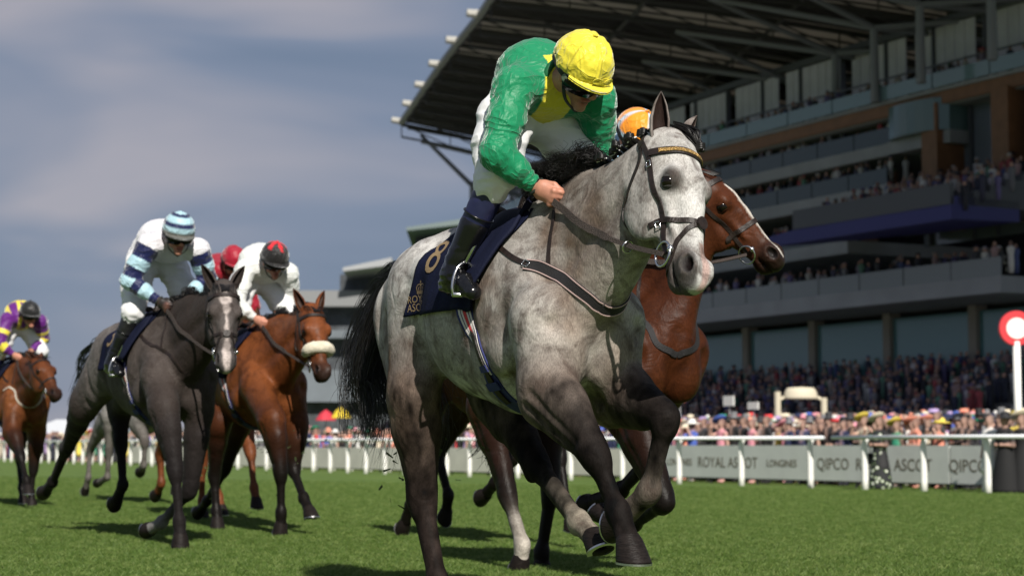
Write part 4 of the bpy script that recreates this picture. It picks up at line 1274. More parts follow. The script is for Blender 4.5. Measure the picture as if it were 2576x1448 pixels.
def bridle(H, label, hand_r=None, hand_l=None, grackle=True, gold=False, sheepskin=False, group=None):
    fr = H.fr; X = H.HH
    root = empty('bridle', fr.O, fr.rz); tag(root, label, 'bridle', 'bridles on the racehorses')
    lm = leather(); st = mat('bit_steel', (.6, .6, .6), .22, 1.0)
    w = .019; th = .005
    bits = []
    for sd in (-1, 1):
        bit = X(.475, -.055, sd * .078); q, _ = H.f.snap(bit[None], .012); bit = q[0]; bits.append(bit)
        strap(H, [X(.0, -.07, sd * .03), X(.03, -.055, sd * .085), X(.10, -.035, sd * .11), X(.24, -.03, sd * .115), X(.38, -.035, sd * .095), bit], w, th, 'cheekpiece', lm, root, 44)
        strap(H, [X(.01, -.08, sd * .06), X(.06, -.075, sd * .09), X(.14, -.13, sd * .08), X(.22, -.19, sd * .05), X(.25, -.205, 0)], .015, .004, 'throatlash', lm, root, 30)
        ring(bit, H.ss * .95 + H.nn * .25, .044, .0048, st, root)
        mb = MB(); mb.lathe([(.001, -.014), (.009, -.011), (.0125, 0), (.009, .011), (.001, .014)], 12, Matrix.Translation(Vector(bit + H.nn * .040 + H.ss * sd * .006)))
        mb.build('bit_boss', st, root, True)
        if H.near:
            c, N = H.f.snap(X(.12, -.035, sd * .12)[None], .008); buckle(c[0], N[0], H.ax, .012, st, root)
            c, N = H.f.snap(X(.37, -.035, sd * .10)[None], .008); buckle(c[0], N[0], H.ax, .012, st, root)
    strap(H, [X(.02, -.07, -.09), X(-.02, -.09, 0), X(.02, -.07, .09)], .026, .006, 'headpiece', lm, root, 24)
    o, P, N = strap(H, [X(.075, -.03, -.12), X(.095, .05, -.09), X(.105, .10, 0), X(.095, .05, .09), X(.075, -.03, .12)], .026, .008, 'browband', lm, root, 44)
    if gold:
        V, F = ribbon_geo(P[6:-6] + N[6:-6] * .005, N[6:-6], .013, .005)
        link('browband_clincher', mesh_from('browband_clincher', V, F, smooth=False), o, mat('brass_clincher', (.55, .34, .12), .35, .8, bump=.8, bscale=300))
    if grackle:
        cr = X(.385, .07, 0)
        for sd in (-1, 1):
            strap(H, [X(.345, -.09, sd * .07), X(.355, -.03, sd * .10), X(.375, .045, sd * .05), cr], w, th, 'noseband', lm, root, 30)
            strap(H, [cr, X(.42, .045, sd * .055), X(.48, -.01, sd * .09), X(.52, -.055, sd * .06), X(.53, -.085, 0)], w * .9, th, 'noseband', lm, root, 36)
        c, N = H.f.snap(cr[None], .006); n = N[0]; u = unit(H.ax - n * np.dot(H.ax, n)); v = np.cross(n, u)
        P = [c[0] + .024 * (math.cos(a) * u + math.sin(a) * v) - n * .002 for a in np.linspace(0, 2 * np.pi, 16, endpoint=False)]
        V = np.vstack([P, np.array(P) + n * .009]); F = [tuple(range(16))[::-1], tuple(range(16, 32))] + [(i, (i + 1) % 16, 16 + (i + 1) % 16, 16 + i) for i in range(16)]
        link('noseband_rosette', mesh_from('noseband_rosette', V, F, smooth=False), root, lm)
    else:
        strap(H, [X(.36, -.10, -.03), X(.36, -.05, -.095), X(.37, .04, -.06), X(.375, .08, 0), X(.37, .04, .06), X(.36, -.05, .095), X(.36, -.10, .03)], .024, .006, 'noseband', lm, root, 60)
    if sheepskin:
        P = spline([X(.36, -.06, -.085), X(.37, .03, -.075), X(.378, .075, 0), X(.37, .03, .075), X(.36, -.06, .085)], 30)
        V, F = tube_geo(P, np.interp(np.linspace(0, 1, 30), [0, .15, .5, .85, 1], [.03, .045, .05, .045, .03]), 14)
        V = V + vnoise(V, 60, 2)[:, None] * A(.006, .006, .006)
        link('sheepskin_noseband', mesh_from('sheepskin_noseband', V, F), root, mat('sheepskin', (.66, .61, .48), .95, bump=1.0, bscale=120, var=.15))
    for bit, hand in zip(bits, (hand_r, hand_l)):
        if hand is None: continue
        hand = A(*hand); n = 30
        P = np.array([lerp(bit, hand, t) + A(0, 0, -.035 * math.sin(math.pi * t)) for t in np.linspace(0, 1, n)])
        for _ in range(2):                                    # keep the rein clear of the neck
            d = H.f.sample(P); g = H.f.grad(P); push = np.clip(.012 - d, 0, .1) * (d < .5)
            P = P + g * push[:, None]
        for _ in range(2): P[1:-1] = .25 * P[:-2] + .5 * P[1:-1] + .25 * P[2:]
        sdv = YV * (-1 if bit[1] < hand[1] + .05 else 1)
        wd = np.where(np.linspace(0, 1, n) > .45, .027, .018)
        V, F = ribbon_geo(P, np.tile(A(0, -1, .25), (n, 1)), wd, .006)
        link('rein', mesh_from('rein', V, F, smooth=False), root, mat('rein_rubber', (.045, .032, .027), .7, bump=.8, bscale=250))
    if H.near:
        q = lerp(bits[0], A(*hand_r), .30) + A(0, 0, -.035); ring(q, A(.8, .1, -.3), .022, .003, st, root, 'martingale_ring', 20)
    return root

def round_trunk(H, x, phi, off, zc=1.22, R=.3):
    p = np.stack([x, R * np.sin(phi), zc + R * np.cos(phi)], -1)
    return H.f.snap(p, off, 10, 0)

def cloth_patch(H, name, root, m, outline, off=.012, thick=.008, nu=40, nv=26, flare=.0):
    """outline(v) -> (x_rear, x_front) for v = side angle from -1..1; drapes over the back"""
    vs = np.linspace(-1, 1, nv); V = []
    for v in vs:
        a, b, phi = outline(v)
        xs = np.linspace(a, b, nu); P, N = round_trunk(H, xs, np.full(nu, phi), off)
        P = P + N * flare * abs(v) ** 3
        V.append(P)
    V = np.array(V); G = V.copy()
    for _ in range(3):
        G[1:-1, 1:-1] = .5 * G[1:-1, 1:-1] + .125 * (G[:-2, 1:-1] + G[2:, 1:-1] + G[1:-1, :-2] + G[1:-1, 2:])
    top = G.reshape(-1, 3)
    du = np.gradient(G, axis=1); dv = np.gradient(G, axis=0); Nn = np.cross(dv, du); Nn /= np.linalg.norm(Nn, axis=2)[..., None] + 1e-9
    cen = A(-.2, 0, 1.2)
    if np.mean(((G - cen) * Nn).sum(-1)) < 0: Nn = -Nn
    bot = (G - Nn * thick).reshape(-1, 3); k = len(top); F = []
    idx = lambda i, j: i * nu + j
    for i in range(nv - 1):
        for j in range(nu - 1):
            q = (idx(i, j), idx(i, j + 1), idx(i + 1, j + 1), idx(i + 1, j))
            F.append(q); F.append(tuple(x + k for x in q[::-1]))
    loop = [idx(0, j) for j in range(nu)] + [idx(i, nu - 1) for i in range(1, nv)] + [idx(nv - 1, j) for j in range(nu - 2, -1, -1)] + [idx(i, 0) for i in range(nv - 2, 0, -1)]
    for a, b in zip(loop, loop[1:] + loop[:1]): F.append((b, a, a + k, b + k))
    return link(name, mesh_from(name, np.vstack([top, bot]), F), root, m), G, Nn

def subdivide_flat(V, F, n=1):
    bm = bmesh.new(); vs = [bm.verts.new(v) for v in V]
    for f in F:
        try: bm.faces.new([vs[i] for i in f])
        except ValueError: pass
    bmesh.ops.triangulate(bm, faces=bm.faces[:])
    for _ in range(n): bmesh.ops.subdivide_edges(bm, edges=bm.edges[:], cuts=1, use_grid_fill=True)
    bm.verts.index_update()
    V = np.array([v.co[:] for v in bm.verts]); F = [tuple(v.index for v in f.verts) for f in bm.faces]
    bm.free(); return V, F

def on_cloth(H, V, F, cx, cphi, name, m, parent, grid, shear=0.0, R=.29, lift=.003):
    """lay flat lettering (x right, y up, metres) on the draped cloth, right flank"""
    V, F = subdivide_flat(V, F, 2); G, Nn, outline, vmax = grid
    x = cx + V[:, 0] + shear * V[:, 1]; phi = cphi + V[:, 1] / R
    nv, nu = G.shape[:2]; v = phi / vmax
    ab = np.array([outline(q)[:2] for q in v])
    fu = np.clip((x - ab[:, 0]) / (ab[:, 1] - ab[:, 0]), 0, .9999) * (nu - 1); fv = np.clip((v + 1) / 2, 0, .9999) * (nv - 1)
    i, j = fv.astype(int), fu.astype(int); a, b = (fv - i)[:, None], (fu - j)[:, None]
    bl = lambda Q: (Q[i, j] * (1 - a) * (1 - b) + Q[i + 1, j] * a * (1 - b) + Q[i, j + 1] * (1 - a) * b + Q[i + 1, j + 1] * a * b)
    return link(name, mesh_from(name, bl(G) + bl(Nn) * lift, F, smooth=False), parent, m)

CROWN = [  # strokes of a small crown: (x, y) polylines, unit height
    [(-.42, 0), (.42, 0)], [(-.42, .12), (.42, .12)], [(-.42, 0), (-.42, .12)], [(.42, 0), (.42, .12)],
    [(-.42, .14), (-.5, .45), (-.38, .66), (-.15, .70), (0, .56)], [(.42, .14), (.5, .45), (.38, .66), (.15, .70), (0, .56)],
    [(0, .12), (0, .82)], [(-.09, .88), (.09, .88)], [(0, .8), (0, .98)], [(-.22, .13), (-.27, .36), (-.2, .5)], [(.22, .13), (.27, .36), (.2, .5)]]
def crown_mesh(size, w=.06):
    V = []; F = []
    for pl in CROWN:
        for (a, b) in zip(pl[:-1], pl[1:]):
            a = A(*a); b = A(*b); d = unit(b - a); n = A(-d[1], d[0]) * w / 2; k = len(V)
            for p in (a - n - d * w * .3, b - n + d * w * .3, b + n + d * w * .3, a + n - d * w * .3): V.append((p[0] * size, p[1] * size, 0))
            F.append((k, k + 1, k + 2, k + 3))
    return np.array(V), F

def saddlery(H, lab, number='8', breast=True, girth_cols=True, neckstrap=True, breast_white=False, text=True):
    """saddlecloth, saddle with girth and irons, breast girth"""
    fr = H.fr
    navy = mat('navy_cloth', (.005, .007, .024), .85, spec=.12, bump=.3, bscale=160, var=.2)
    gold = mat('cloth_gold_print', (.22, .15, .075), .6)
    lm = leather()
    root = empty('saddle_cloth', fr.O, fr.rz); tag(root, lab['cloth'], 'saddle cloth', 'saddle cloths on the racehorses')
    def outline(v):
        phi = v * 1.55; a = abs(v)
        return -.40 - .20 * a, .17 - .17 * a ** 1.2, phi
    _, Gc, Nc = cloth_patch(H, 'cloth', root, navy, outline, .010, .006, 60, 60, .012); grid = (Gc, Nc, outline, 1.55)
    if number:
        V, F = text_mesh(number, .22); V[:, 0] *= 1.2
        on_cloth(H, V, F, -.40, -.74, 'number', gold, root, grid, shear=-.25)
        if text:
            V, F = crown_mesh(.062); on_cloth(H, V, F, -.475, -1.24, 'crown', gold, root, grid)
            for (tx, ph) in (('ROYAL', -1.325), ('ASCOT', -1.445)):
                V, F = text_mesh(tx, .045, width=.15); on_cloth(H, V, F, -.49, ph, 'lettering', gold, root, grid)
    # saddle
    sr = empty('racing_saddle', fr.O, fr.rz); tag(sr, lab['saddle'], 'saddle', 'racing saddles')
    def flap(v):
        a = abs(v); return -.30 + .19 * a, .13 + .09 * a - .16 * a * a, v * 1.36
    cloth_patch(H, 'flap', sr, mat('flap_navy', (.006, .008, .024), .75, spec=.15, bump=.3, bscale=120), flap, .026, .012, 30, 30, .025)
    mb = MB()
    for (xx, zz, ry, rz_) in ((.07, 1.655, .085, .05), (-.36, 1.625, .12, .045)):
        P = [(xx, ry * math.sin(a), zz - .09 + (.09 + rz_) * math.cos(a)) for a in np.linspace(-1.5, 1.5, 17)]
        mb.tube(P, .022, 8)
    mb.build('pommel_and_cantle', lm, sr, True)
    if H.near:                                            # looped rein end and cloth roll at the pommel
        P = spline([(.12, -.05, 1.63), (.06, -.07, 1.69), (.10, -.085, 1.725), (.16, -.08, 1.69), (.15, -.06, 1.645)], 30)
        V, F = ribbon_geo(P, np.tile(A(0, -1, .2), (30, 1)), .022, .006); link('rein_loop', mesh_from('rein_loop', V, F, smooth=False), sr, lm)
    # girth: webbing with coloured stripes
    for sd in (-1, 1):
        pts = [(-.045, sd * .28, 1.30), (-.03, sd * .29, 1.20), (.02, sd * .28, 1.08), (.06, sd * .25, .98), (.06, sd * .16, .88), (.06, 0, .83)]
        P, N = H.f.snap(spline(pts, 40), .004)
        T = np.gradient(P, axis=0); S = np.cross(T, N); S /= np.linalg.norm(S, axis=1)[:, None]
        V, F = ribbon_geo(P, N, .078, .006); g = link('girth', mesh_from('girth', V, F, smooth=False), sr, mat('girth_navy', (.012, .018, .11), .7, bump=.4, bscale=300))
        if girth_cols:
            for k, (o_, w_, mm) in enumerate(((-.024, .008, 'w'), (-.0115, .0075, 'w'), (0, .013, 'r'), (.0115, .0075, 'w'), (.024, .008, 'w'))):
                mm = mat('girth_white', (.55, .52, .50), .8) if mm == 'w' else mat('girth_red', (.48, .04, .045), .8)
                V, F = ribbon_geo(P[:26] + S[:26] * o_ + N[:26] * .0045, N[:26], w_, .003)
                link('girth_stripe', mesh_from('girth_stripe', V, F, smooth=False), g, mm)
            V, F = ribbon_geo(P[12:34] + N[12:34] * .009, N[12:34], np.interp(np.linspace(0, 1, 22), [0, .12, 1], [.004, .034, .03]), .005)
            link('girth_strap', mesh_from('girth_strap', V, F, smooth=False), g, lm)
            for q in (22, 27):
                V, F = ribbon_geo(P[q:q + 3] + N[q:q + 3] * .012, N[q:q + 3], .07, .005); link('girth_keeper', mesh_from('girth_keeper', V, F, smooth=False), g, mat('girth_navy', (.012, .018, .11), .7))
    if breast:
        br = empty('breast_girth', fr.O, fr.rz); tag(br, lab['breast'], 'breast girth', 'breast girths')
        bl = mat('breast_elastic', (.009, .008, .009), .75, bump=.3, bscale=200); trim = mat('breast_trim', (.42, .30, .28), .8)
        front = [(.30, -.185, 1.375), (.38, -.146, 1.355), (.48, -.10, 1.30), (.55, -.04, 1.255)]
        cen = (.585, 0, 1.245)
        if breast in ('pale', 'low'): front = [(p[0] * .97, p[1], p[2] - .10) for p in front]; cen = (.575, 0, 1.12)
        for sd in (-1, 1):
            f2 = [(p[0], -sd * p[1], p[2]) for p in front] + [cen]
            o, P, N = strap(H, f2, {'thin': .018, 'pale': .020, 'low': .030}.get(breast, .048), .006, 'chest_band', {'thin': lm, 'low': bl, 'pale': mat('breast_white', (.36, .33, .28), .8)}.get(breast, bl), br, 44)
            T = np.gradient(P, axis=0); S = np.cross(T, N); S /= np.linalg.norm(S, axis=1)[:, None]
            for e in ((-1, 1) if breast is True else ()):
                V, F = ribbon_geo(P + S * e * .0205 + N * .004, N, .004, .003); link('band_trim', mesh_from('band_trim', V, F, smooth=False), o, trim)
            strap(H, [(.03, sd * .19, 1.50), (.12, sd * .20, 1.455), (.22, sd * .20, 1.41), (.31, sd * .18, 1.375)], .020, .005, 'side_strap', lm, br, 24)
            if neckstrap:
                strap(H, [(.30, 0, 1.66), (.32, sd * .07, 1.57), (.37, sd * .12, 1.46), (.40, sd * .135, 1.34)], .016, .004, 'neck_strap', lm, br, 30)
            if H.near:
                c, N2 = H.f.snap(A(.305, sd * .185, 1.378)[None], .010); buckle(c[0], N2[0], A(1, 0, -.3), .016, mat('bit_steel'), br)
    return root, sr
# ------------------------------------------------------------------ jockeys
SKIN = (.40, .20, .135)
def default_jockey_pose():
    return dict(pel=(-.01, 0, 2.06), chest=(.10, 0, 2.11), neck=(.20, .005, 2.13), head=(.345, .03, 2.115), face=(.72, .25, -.65), up=(.63, .05, .76),
        sh_r=(.19, -.175, 2.07), el_r=(.235, -.275, 1.80), wr_r=(.255, -.12, 1.685), ha_r=(.325, -.08, 1.635),
        sh_l=(.19, .185, 2.06), el_l=(.06, .27, 1.885), wr_l=(.19, .10, 1.735), ha_l=(.265, .06, 1.69),
        hip_r=(-.045, -.115, 2.0), kn_r=(.125, -.22, 1.735), an_r=(-.065, -.315, 1.375), toe_r=(.085, -.30, 1.285),
        hip_l=(-.045, .115, 2.0), kn_l=(.125, .22, 1.735), an_l=(-.065, .315, 1.375), toe_l=(.085, .30, 1.285))

def relax(V, F, n=1, w=.5):
    for _ in range(n):
        acc = np.zeros_like(V); cnt = np.zeros(len(V))
        for i in range(4):
            np.add.at(acc, F[:, i], V[F[:, (i + 1) % 4]]); np.add.at(cnt, F[:, i], 1)
        V = V * (1 - w) + w * acc / np.maximum(cnt, 1)[:, None]
    return V

def field_for(prims, h, pad=.05):
    lo = np.min([p.bounds()[0] for p, k in prims], 0) - pad; hi = np.max([p.bounds()[1] for p, k in prims], 0) + pad
    f = Field(lo, hi, h)
    for p, k in prims: f.put(p, k)
    return f

def build_jockey(fr, sp):
    q = default_jockey_pose(); q.update(sp.get('pose', {})); q = {k: A(*v) for k, v in q.items()}
    h = sp.get('res', .010); fine = h < .008
    root = empty('jockey', fr.O, fr.rz); tag(root, sp['label'], 'person', 'jockeys in the race')
    fd = unit(q['face']); up = q['up']; up = unit(up - fd * np.dot(up, fd)); lf = np.cross(up, fd)      # lf: the head's left
    hc = q['head']; HD = lambda f, l, u: hc + fd * f + lf * l + up * u
    spine = lerp(q['pel'], q['chest'], .55) + A(0, 0, sp.get('hump', .075))
    # --- body: one continuous skin
    S = []
    sk = SKIN
    S.append((Cone(q['pel'], spine, .10, .10, YV, 1.25, tint=sk), .04)); S.append((Cone(spine, q['chest'], .10, .105, YV, 1.25, tint=sk), .04))
    S.append((Cone(q['chest'], q['neck'], .075, .055, YV, 1.3, 1, tint=sk), .03)); S.append((Cone(q['neck'], HD(-.035, 0, -.05), .055, .052, YV, tint=sk), .03))
    for s_ in 'rl':
        S.append((Cone(q['chest'], q['sh_' + s_], .08, .05, YV, 1, tint=sk), .03))
        S.append((Cone(q['sh_' + s_], q['el_' + s_], .048, .038, YV, 1, tint=sk), .02)); S.append((Cone(q['el_' + s_], q['wr_' + s_], .038, .026, YV, 1, tint=sk), .02))
        S.append((Cone(q['hip_' + s_], q['kn_' + s_], .078, .05, YV, 1, tint=sk), .03)); S.append((Cone(q['kn_' + s_], q['an_' + s_], .046, .034, YV, 1, tint=sk), .02))
        S.append((Cone(q['an_' + s_], q['toe_' + s_], .03, .024, YV, 1, tint=sk), .02))
        # hand: palm, four curled fingers, thumb closed over the rein
        wr, ha = q['wr_' + s_], q['ha_' + s_]; d = unit(ha - wr); out = A(0, -1 if s_ == 'r' else 1, 0); out = unit(out - d * np.dot(out, d)); ud = np.cross(d, out)
        if ud[2] < 0: ud = -ud
        skin2 = sp.get('glove', (.44, .20, .135))
        pc = lerp(wr, ha, .62)
        S.append((Cone(wr, lerp(wr, ha, .35), .026, .030, ud, 1.1, 1.35, tint=skin2), .012))
        S.append((Cone(lerp(wr, ha, .35), ha, .024, .021, ud, 1.6, 1.75, tint=skin2), .012))
        for i in range(4):
            kk = ha + ud * (.030 - .020 * i) + d * (.006 - .004 * abs(i - 1.2)) + out * .004
            p1 = kk + d * (.022 - .002 * i) - out * .022; p2 = p1 - d * .018 - out * .014; ln = 1 - .08 * abs(i - 1)
            S.append((Cone(kk, lerp(kk, p1, ln), .0105, .0098, tint=skin2), .004)); S.append((Cone(lerp(kk, p1, ln), p2, .0098, .0088, tint=skin2), .004)); S.append((Cone(p2, p2 - d * .02 + out * .004, .0088, .008, tint=skin2), .004))
            S.append((Ell(kk + out * .004, (.012, .012, .012), tint=tuple(lerp(skin2, (.5, .22, .16), .5))), .006))
        t0 = lerp(wr, ha, .4) + ud * .030 - out * .008; t1 = t0 + d * .035 + ud * .012 - out * .008; t2 = t1 + d * .028 - ud * .008 - out * .006
        S.append((Cone(t0, t1, .013, .011, tint=skin2), .008)); S.append((Cone(t1, t2, .011, .009, tint=skin2), .004))
    fa = tuple(A(*sk) * 1.0)
    S += [(Ell(HD(-.012, 0, .035), (.098, .077, .095), (fd, lf, up), tint=fa), .02), (Cone(HD(.02, 0, -.03), HD(.048, 0, -.098), .062, .030, lf, .92, .95, tint=fa), .03),
          (Cone(HD(.074, 0, .012), HD(.102, 0, -.035), .011, .016, lf, 1.0, 1.15, tint=tuple(A(*fa) * A(1.1, .95, .95))), .014),
          (Ell(HD(.055, 0, .022), (.03, .058, .018), (fd, lf, up), tint=fa), .015),
          (Ell(HD(.078, 0, -.068), (.014, .026, .008), (fd, lf, up), tint=(.36, .10, .09)), .008), (Ell(HD(.074, 0, -.084), (.013, .022, .0075), (fd, lf, up), tint=(.38, .11, .095)), .008),
          (Ell(HD(.066, 0, -.108), (.02, .022, .017), (fd, lf, up), tint=fa), .012)]
    for s_ in (-1, 1):
        S.append((Ell(HD(.052, s_ * .040, -.022), (.028, .024, .022), (fd, lf, up), tint=tuple(A(*fa) * A(1.12, .9, .9))), .02))
        S.append((Ell(HD(-.012, s_ * .078, -.012), (.018, .010, .030), (fd, lf, up), tint=tuple(A(*fa) * A(1.1, .85, .85))), .008))
    f = field_for(S, h * (.9 if fine else .8)); f.put(Ell(HD(.088, 0, -.076), (.016, .019, .0035), (fd, lf, up)), .003, True)
    V, F = f.surface(); cols = f.colours(V, .008)
    mo = np.exp(-(np.linalg.norm((V - HD(.08, 0, -.076)) @ np.array([fd * .6, lf * .7, up * 3.2]).T, axis=1) / .016) ** 2)[:, None]
    cols = cols * (1 - .85 * mo) + A(.03, .008, .008) * .85 * mo
    link('body', mesh_from('body', V, F, cols), root, mat('skin', rough=.5, attr=True, var=.1, vscale=60, spec=.4))
    # --- jacket
    Jk = []
    b = sp.get('baggy', 1.0)
    def C(a, c, ra, rb, k, name, s1=1.0, s2=None): Jk.append((Cone(a, c, ra, rb, YV, s1, s2, tint=(1, 1, 1), name=name), k))
    wst = lerp(q['pel'], q['chest'], -.28)
    C(wst + A(0, 0, -.005), spine, .142, .138, .05, 'torso', 1.25, 1.24); C(spine, q['chest'], .135, .132, .05, 'torso', 1.22, 1.25)
    C(q['chest'], q['neck'], .115, .072, .04, 'torso', 1.25, 1.05)
    for s_ in 'rl':
        C(q['chest'], q['sh_' + s_], .105, .082, .05, 'torso')
        md = lerp(q['sh_' + s_], q['el_' + s_], .5)
        C(q['sh_' + s_], md, .084, .076 * b, .035, 'arm_' + s_); C(md, q['el_' + s_], .076 * b, .066 * b, .03, 'arm2_' + s_)
        fm = lerp(q['el_' + s_], q['wr_' + s_], .5)
        C(q['el_' + s_], fm, .066 * b, .056 * b, .03, 'fore_' + s_); C(fm, lerp(q['el_' + s_], q['wr_' + s_], .96), .056 * b, .036, .03, 'fore2_' + s_)
    f = field_for(Jk, h); V, F = f.surface(); V = relax(V, F, 1); N = f.grad(V)
    amp = sp.get('wrinkle', 1.0)
    ridge = lambda s, seed, w=(1, 1, 1): (1 - 2 * np.abs(vnoise(V * A(*w), s, seed)))
    who, tt = f.labels(V); names = np.array([p.name for p, k in Jk])[who]
    arm = np.char.startswith(names.astype(str), 'arm') | np.char.startswith(names.astype(str), 'fore')
    M1 = np.array([[.75, .35, -.55], [-.3, 1.0, .2], [1.6, .4, 2.2]]).T; M2 = np.array([[.8, -.5, .3], [1.9, 1.1, -1.3], [.5, .6, 1.0]]).T
    fold = lambda M, s_, sd_, p_: np.clip(1 - np.abs(vnoise(V @ M, s_, sd_)) * 1.35, 0, 1) ** p_
    disp = amp * (.0045 * fold(M1, 5.5, 4, 5) + .0045 * fold(M2, 9, 5, 8) * (.5 + .5 * arm) + .003 * fold(M1, 17, 6, 3) + .0015 * fold(M2, 24, 9, 4) - .007)
    nearw = np.minimum.reduce([np.linalg.norm(V - q['wr_' + s_], axis=1) for s_ in 'rl'])
    disp = disp * np.clip((nearw - .02) / .05, .25, 1) + .0035 * np.sin(nearw * 330) * (nearw < .075)        # gathered cuffs
    V = relax(V + N * disp[:, None], F, 1, .45)
    cols = sp['silk'](V, N, names, tt, q)
    link('jacket', mesh_from('jacket', V, F, cols), root, sp['silk_mat'])
    # cuffs
    for s_ in 'rl':
        d = unit(q['wr_' + s_] - q['el_' + s_]); c = lerp(q['el_' + s_], q['wr_' + s_], .985)
        mb = MB(); u = unit(np.cross(d, (0.1, .2, 1))); v = np.cross(d, u)
        mb.tube(np.array([c + d * .008 + .035 * (math.cos(a) * u + math.sin(a) * v) for a in np.linspace(0, 2 * np.pi, 16, endpoint=False)]), .007, 6, True)
        mb.build('cuff', mat('cuff_' + sp.get('cuff_name', 'dark'), sp.get('cuff', (.015, .02, .015)), .8), root, True)
    # collar
    mb = MB(); d = unit(HD(-.035, 0, -.05) - q['neck']); c = lerp(q['neck'], HD(-.035, 0, -.05), .25); u = unit(np.cross(d, YV)); v = np.cross(d, u)
    mb.tube(np.array([c + .068 * (math.cos(a) * u + math.sin(a) * v) for a in np.linspace(0, 2 * np.pi, 20, endpoint=False)]), .016, 8, True)
    cc = sp.get('collar', (.01, .17, .06)); mb.build('collar', mat('collar_%02x%02x%02x' % tuple(int(99 * x) for x in cc), cc, .5), root, True)
    # --- breeches
    B = []
    def D(a, c, ra, rb, k, s1=1.0): B.append((Cone(a, c, ra, rb, YV, s1, tint=(1, 1, 1)), k))
    D(q['pel'] + A(-.05, 0, -.03), lerp(q['pel'], q['chest'], .3), .115, .110, .05, 1.2)
    for s_ in 'rl':
        D(q['pel'] + A(-.0, (-.06 if s_ == 'r' else .06), -.03), q['hip_' + s_] + A(.05, .012 if s_ == 'r' else -.012, -.03), .088, .100, .05)
        D(q['hip_' + s_] + A(.03, 0, -.01), lerp(q['hip_' + s_], q['kn_' + s_], .55), .106, .096, .05); D(lerp(q['hip_' + s_], q['kn_' + s_], .55), q['kn_' + s_], .098, .074, .04)
        D(q['kn_' + s_], lerp(q['kn_' + s_], q['an_' + s_], .12), .074, .066, .03)
    f = field_for(B, h); V, F = f.surface(); V = relax(V, F, 1); N = f.grad(V)
    kn = np.minimum.reduce([np.linalg.norm(V - q['kn_' + s_], axis=1) for s_ in 'rl'])
    V = V + N * (.006 * (1 - 2 * np.abs(vnoise(V * A(1, 1, 2.2), 11, 8))) + .004 * (1 - 2 * np.abs(vnoise(V * A(1, 1, 1.6), 24, 9))) * (.5 + .7 * (kn < .14)))[:, None]
    cols = np.tile(A(*sp.get('breeches', (.70, .70, .71))), (len(V), 1))
    link('breeches', mesh_from('breeches', V, F, cols), root, mat('breeches_cloth', rough=.7, attr=True, bump=.12, bscale=120, sheen=.1))
    # --- leggings and boots
    for s_ in 'rl':
        kn_, an, toe = q['kn_' + s_], q['an_' + s_], q['toe_' + s_]
        sd = -1 if s_ == 'r' else 1
        a0 = lerp(kn_, an, .05); a1 = lerp(kn_, an, .52)
        lc = sp.get('legging', (.010, .013, .055))
        f = field_for([(Cone(a0, a1, .064, .056, tint=(1, 1, 1)), .02)], h); V, F = f.surface()
        V = V + f.grad(V) * (.002 * vnoise(V, 40, 3))[:, None]
        link('legging', mesh_from('legging', V, F), root, mat('legging_%02d%02d%02d' % tuple(int(99 * x) for x in lc), lc, .42, bump=.15, bscale=30))
        heel = an + unit(an - toe) * A(1, 1, 0) * .055 + A(0, 0, -.045)
        Bt = [(Cone(a1, lerp(kn_, an, .9), .060, .046, tint=(1, 1, 1)), .02), (Cone(lerp(kn_, an, .88), an + A(0, 0, -.012), .047, .046), .02), (Cone(an + A(0, 0, -.02), heel, .042, .032), .03),
              (Cone(an + A(0, 0, -.02), lerp(an, toe, .7), .044, .036, YV, .95), .02), (Cone(lerp(an, toe, .6), toe, .036, .026, YV, 1.15, 1.2), .02), (Cone(heel + A(0, 0, -.012), toe + A(0, 0, -.012), .026, .02, YV, 1.3), .02)]
        f = field_for(Bt, h); V, F = f.surface()
        V = V + f.grad(V) * (.0035 * (1 - 2 * np.abs(vnoise(V * A(1, 1, 2), 20, 4))) * (np.linalg.norm(V - an, axis=1) < .12))[:, None]
        bo = link('boot', mesh_from('boot', V, F), root, mat('boot_patent', (.004, .004, .005), .24, spec=.45, coat=.15))
        mb = MB(); d = unit(an - kn_); u = unit(np.cross(d, YV)); v = np.cross(d, u)
        mb.tube(np.array([a1 + d * -.045 + .0625 * (math.cos(a) * u + math.sin(a) * v) for a in np.linspace(0, 2 * np.pi, 24, endpoint=False)]), .0035, 6, True)
        mb.build('boot_top', mat('boot_patent'), bo, True)
        # stirrup iron with leather
        st = mat('bit_steel', (.6, .6, .6), .22, 1.0)
        c = lerp(an, toe, .62) + A(0, 0, -.045); fwd = unit((toe - an) * A(1, 1, .5)); sv = unit(np.cross(fwd, (0, 0, 1)))
        P = [c + sv * .056 * x + A(0, 0, 1) * z for x, z in ((-1, 0), (-1.08, .03), (-.95, .07), (-.6, .11), (0, .128), (.6, .11), (.95, .07), (1.08, .03), (1, 0))]
        irn = empty('stirrup_iron', fr.O, fr.rz) if False else None
        mb = MB(); mb.tube(spline(P, 26), .006, 6); mb.bar(c - sv * .06, c + sv * .06, .010, n=6)
        mb.bar(c + A(0, 0, .125), lerp(kn_, A(0, sd * .2, 1.5), .6) * A(1, 1, 1), .009, n=6)
        mb.build('stirrup_iron', st, root, True)
    # --- helmet with silk cover, goggles
    n, m = (120, 40) if fine else (28, 14)
    V = []; C_ = []
    seed = sp.get('seed', 1)
    for i in range(m):
        th = math.radians(2 + 100 * i / (m - 1))
        for j in range(n):
            ph = 2 * math.pi * j / n
            rr = math.sin(th); x = math.cos(ph) * rr * .132; y = math.sin(ph) * rr * .110; z = math.cos(th) * .122 + .045
            if th > math.radians(88): x *= .985; y *= .985
            V.append((x - .008, y, z)); C_.append((ph, th))
    V = np.array(V); ph = np.array([c[0] for c in C_]); th = np.array([c[1] for c in C_])
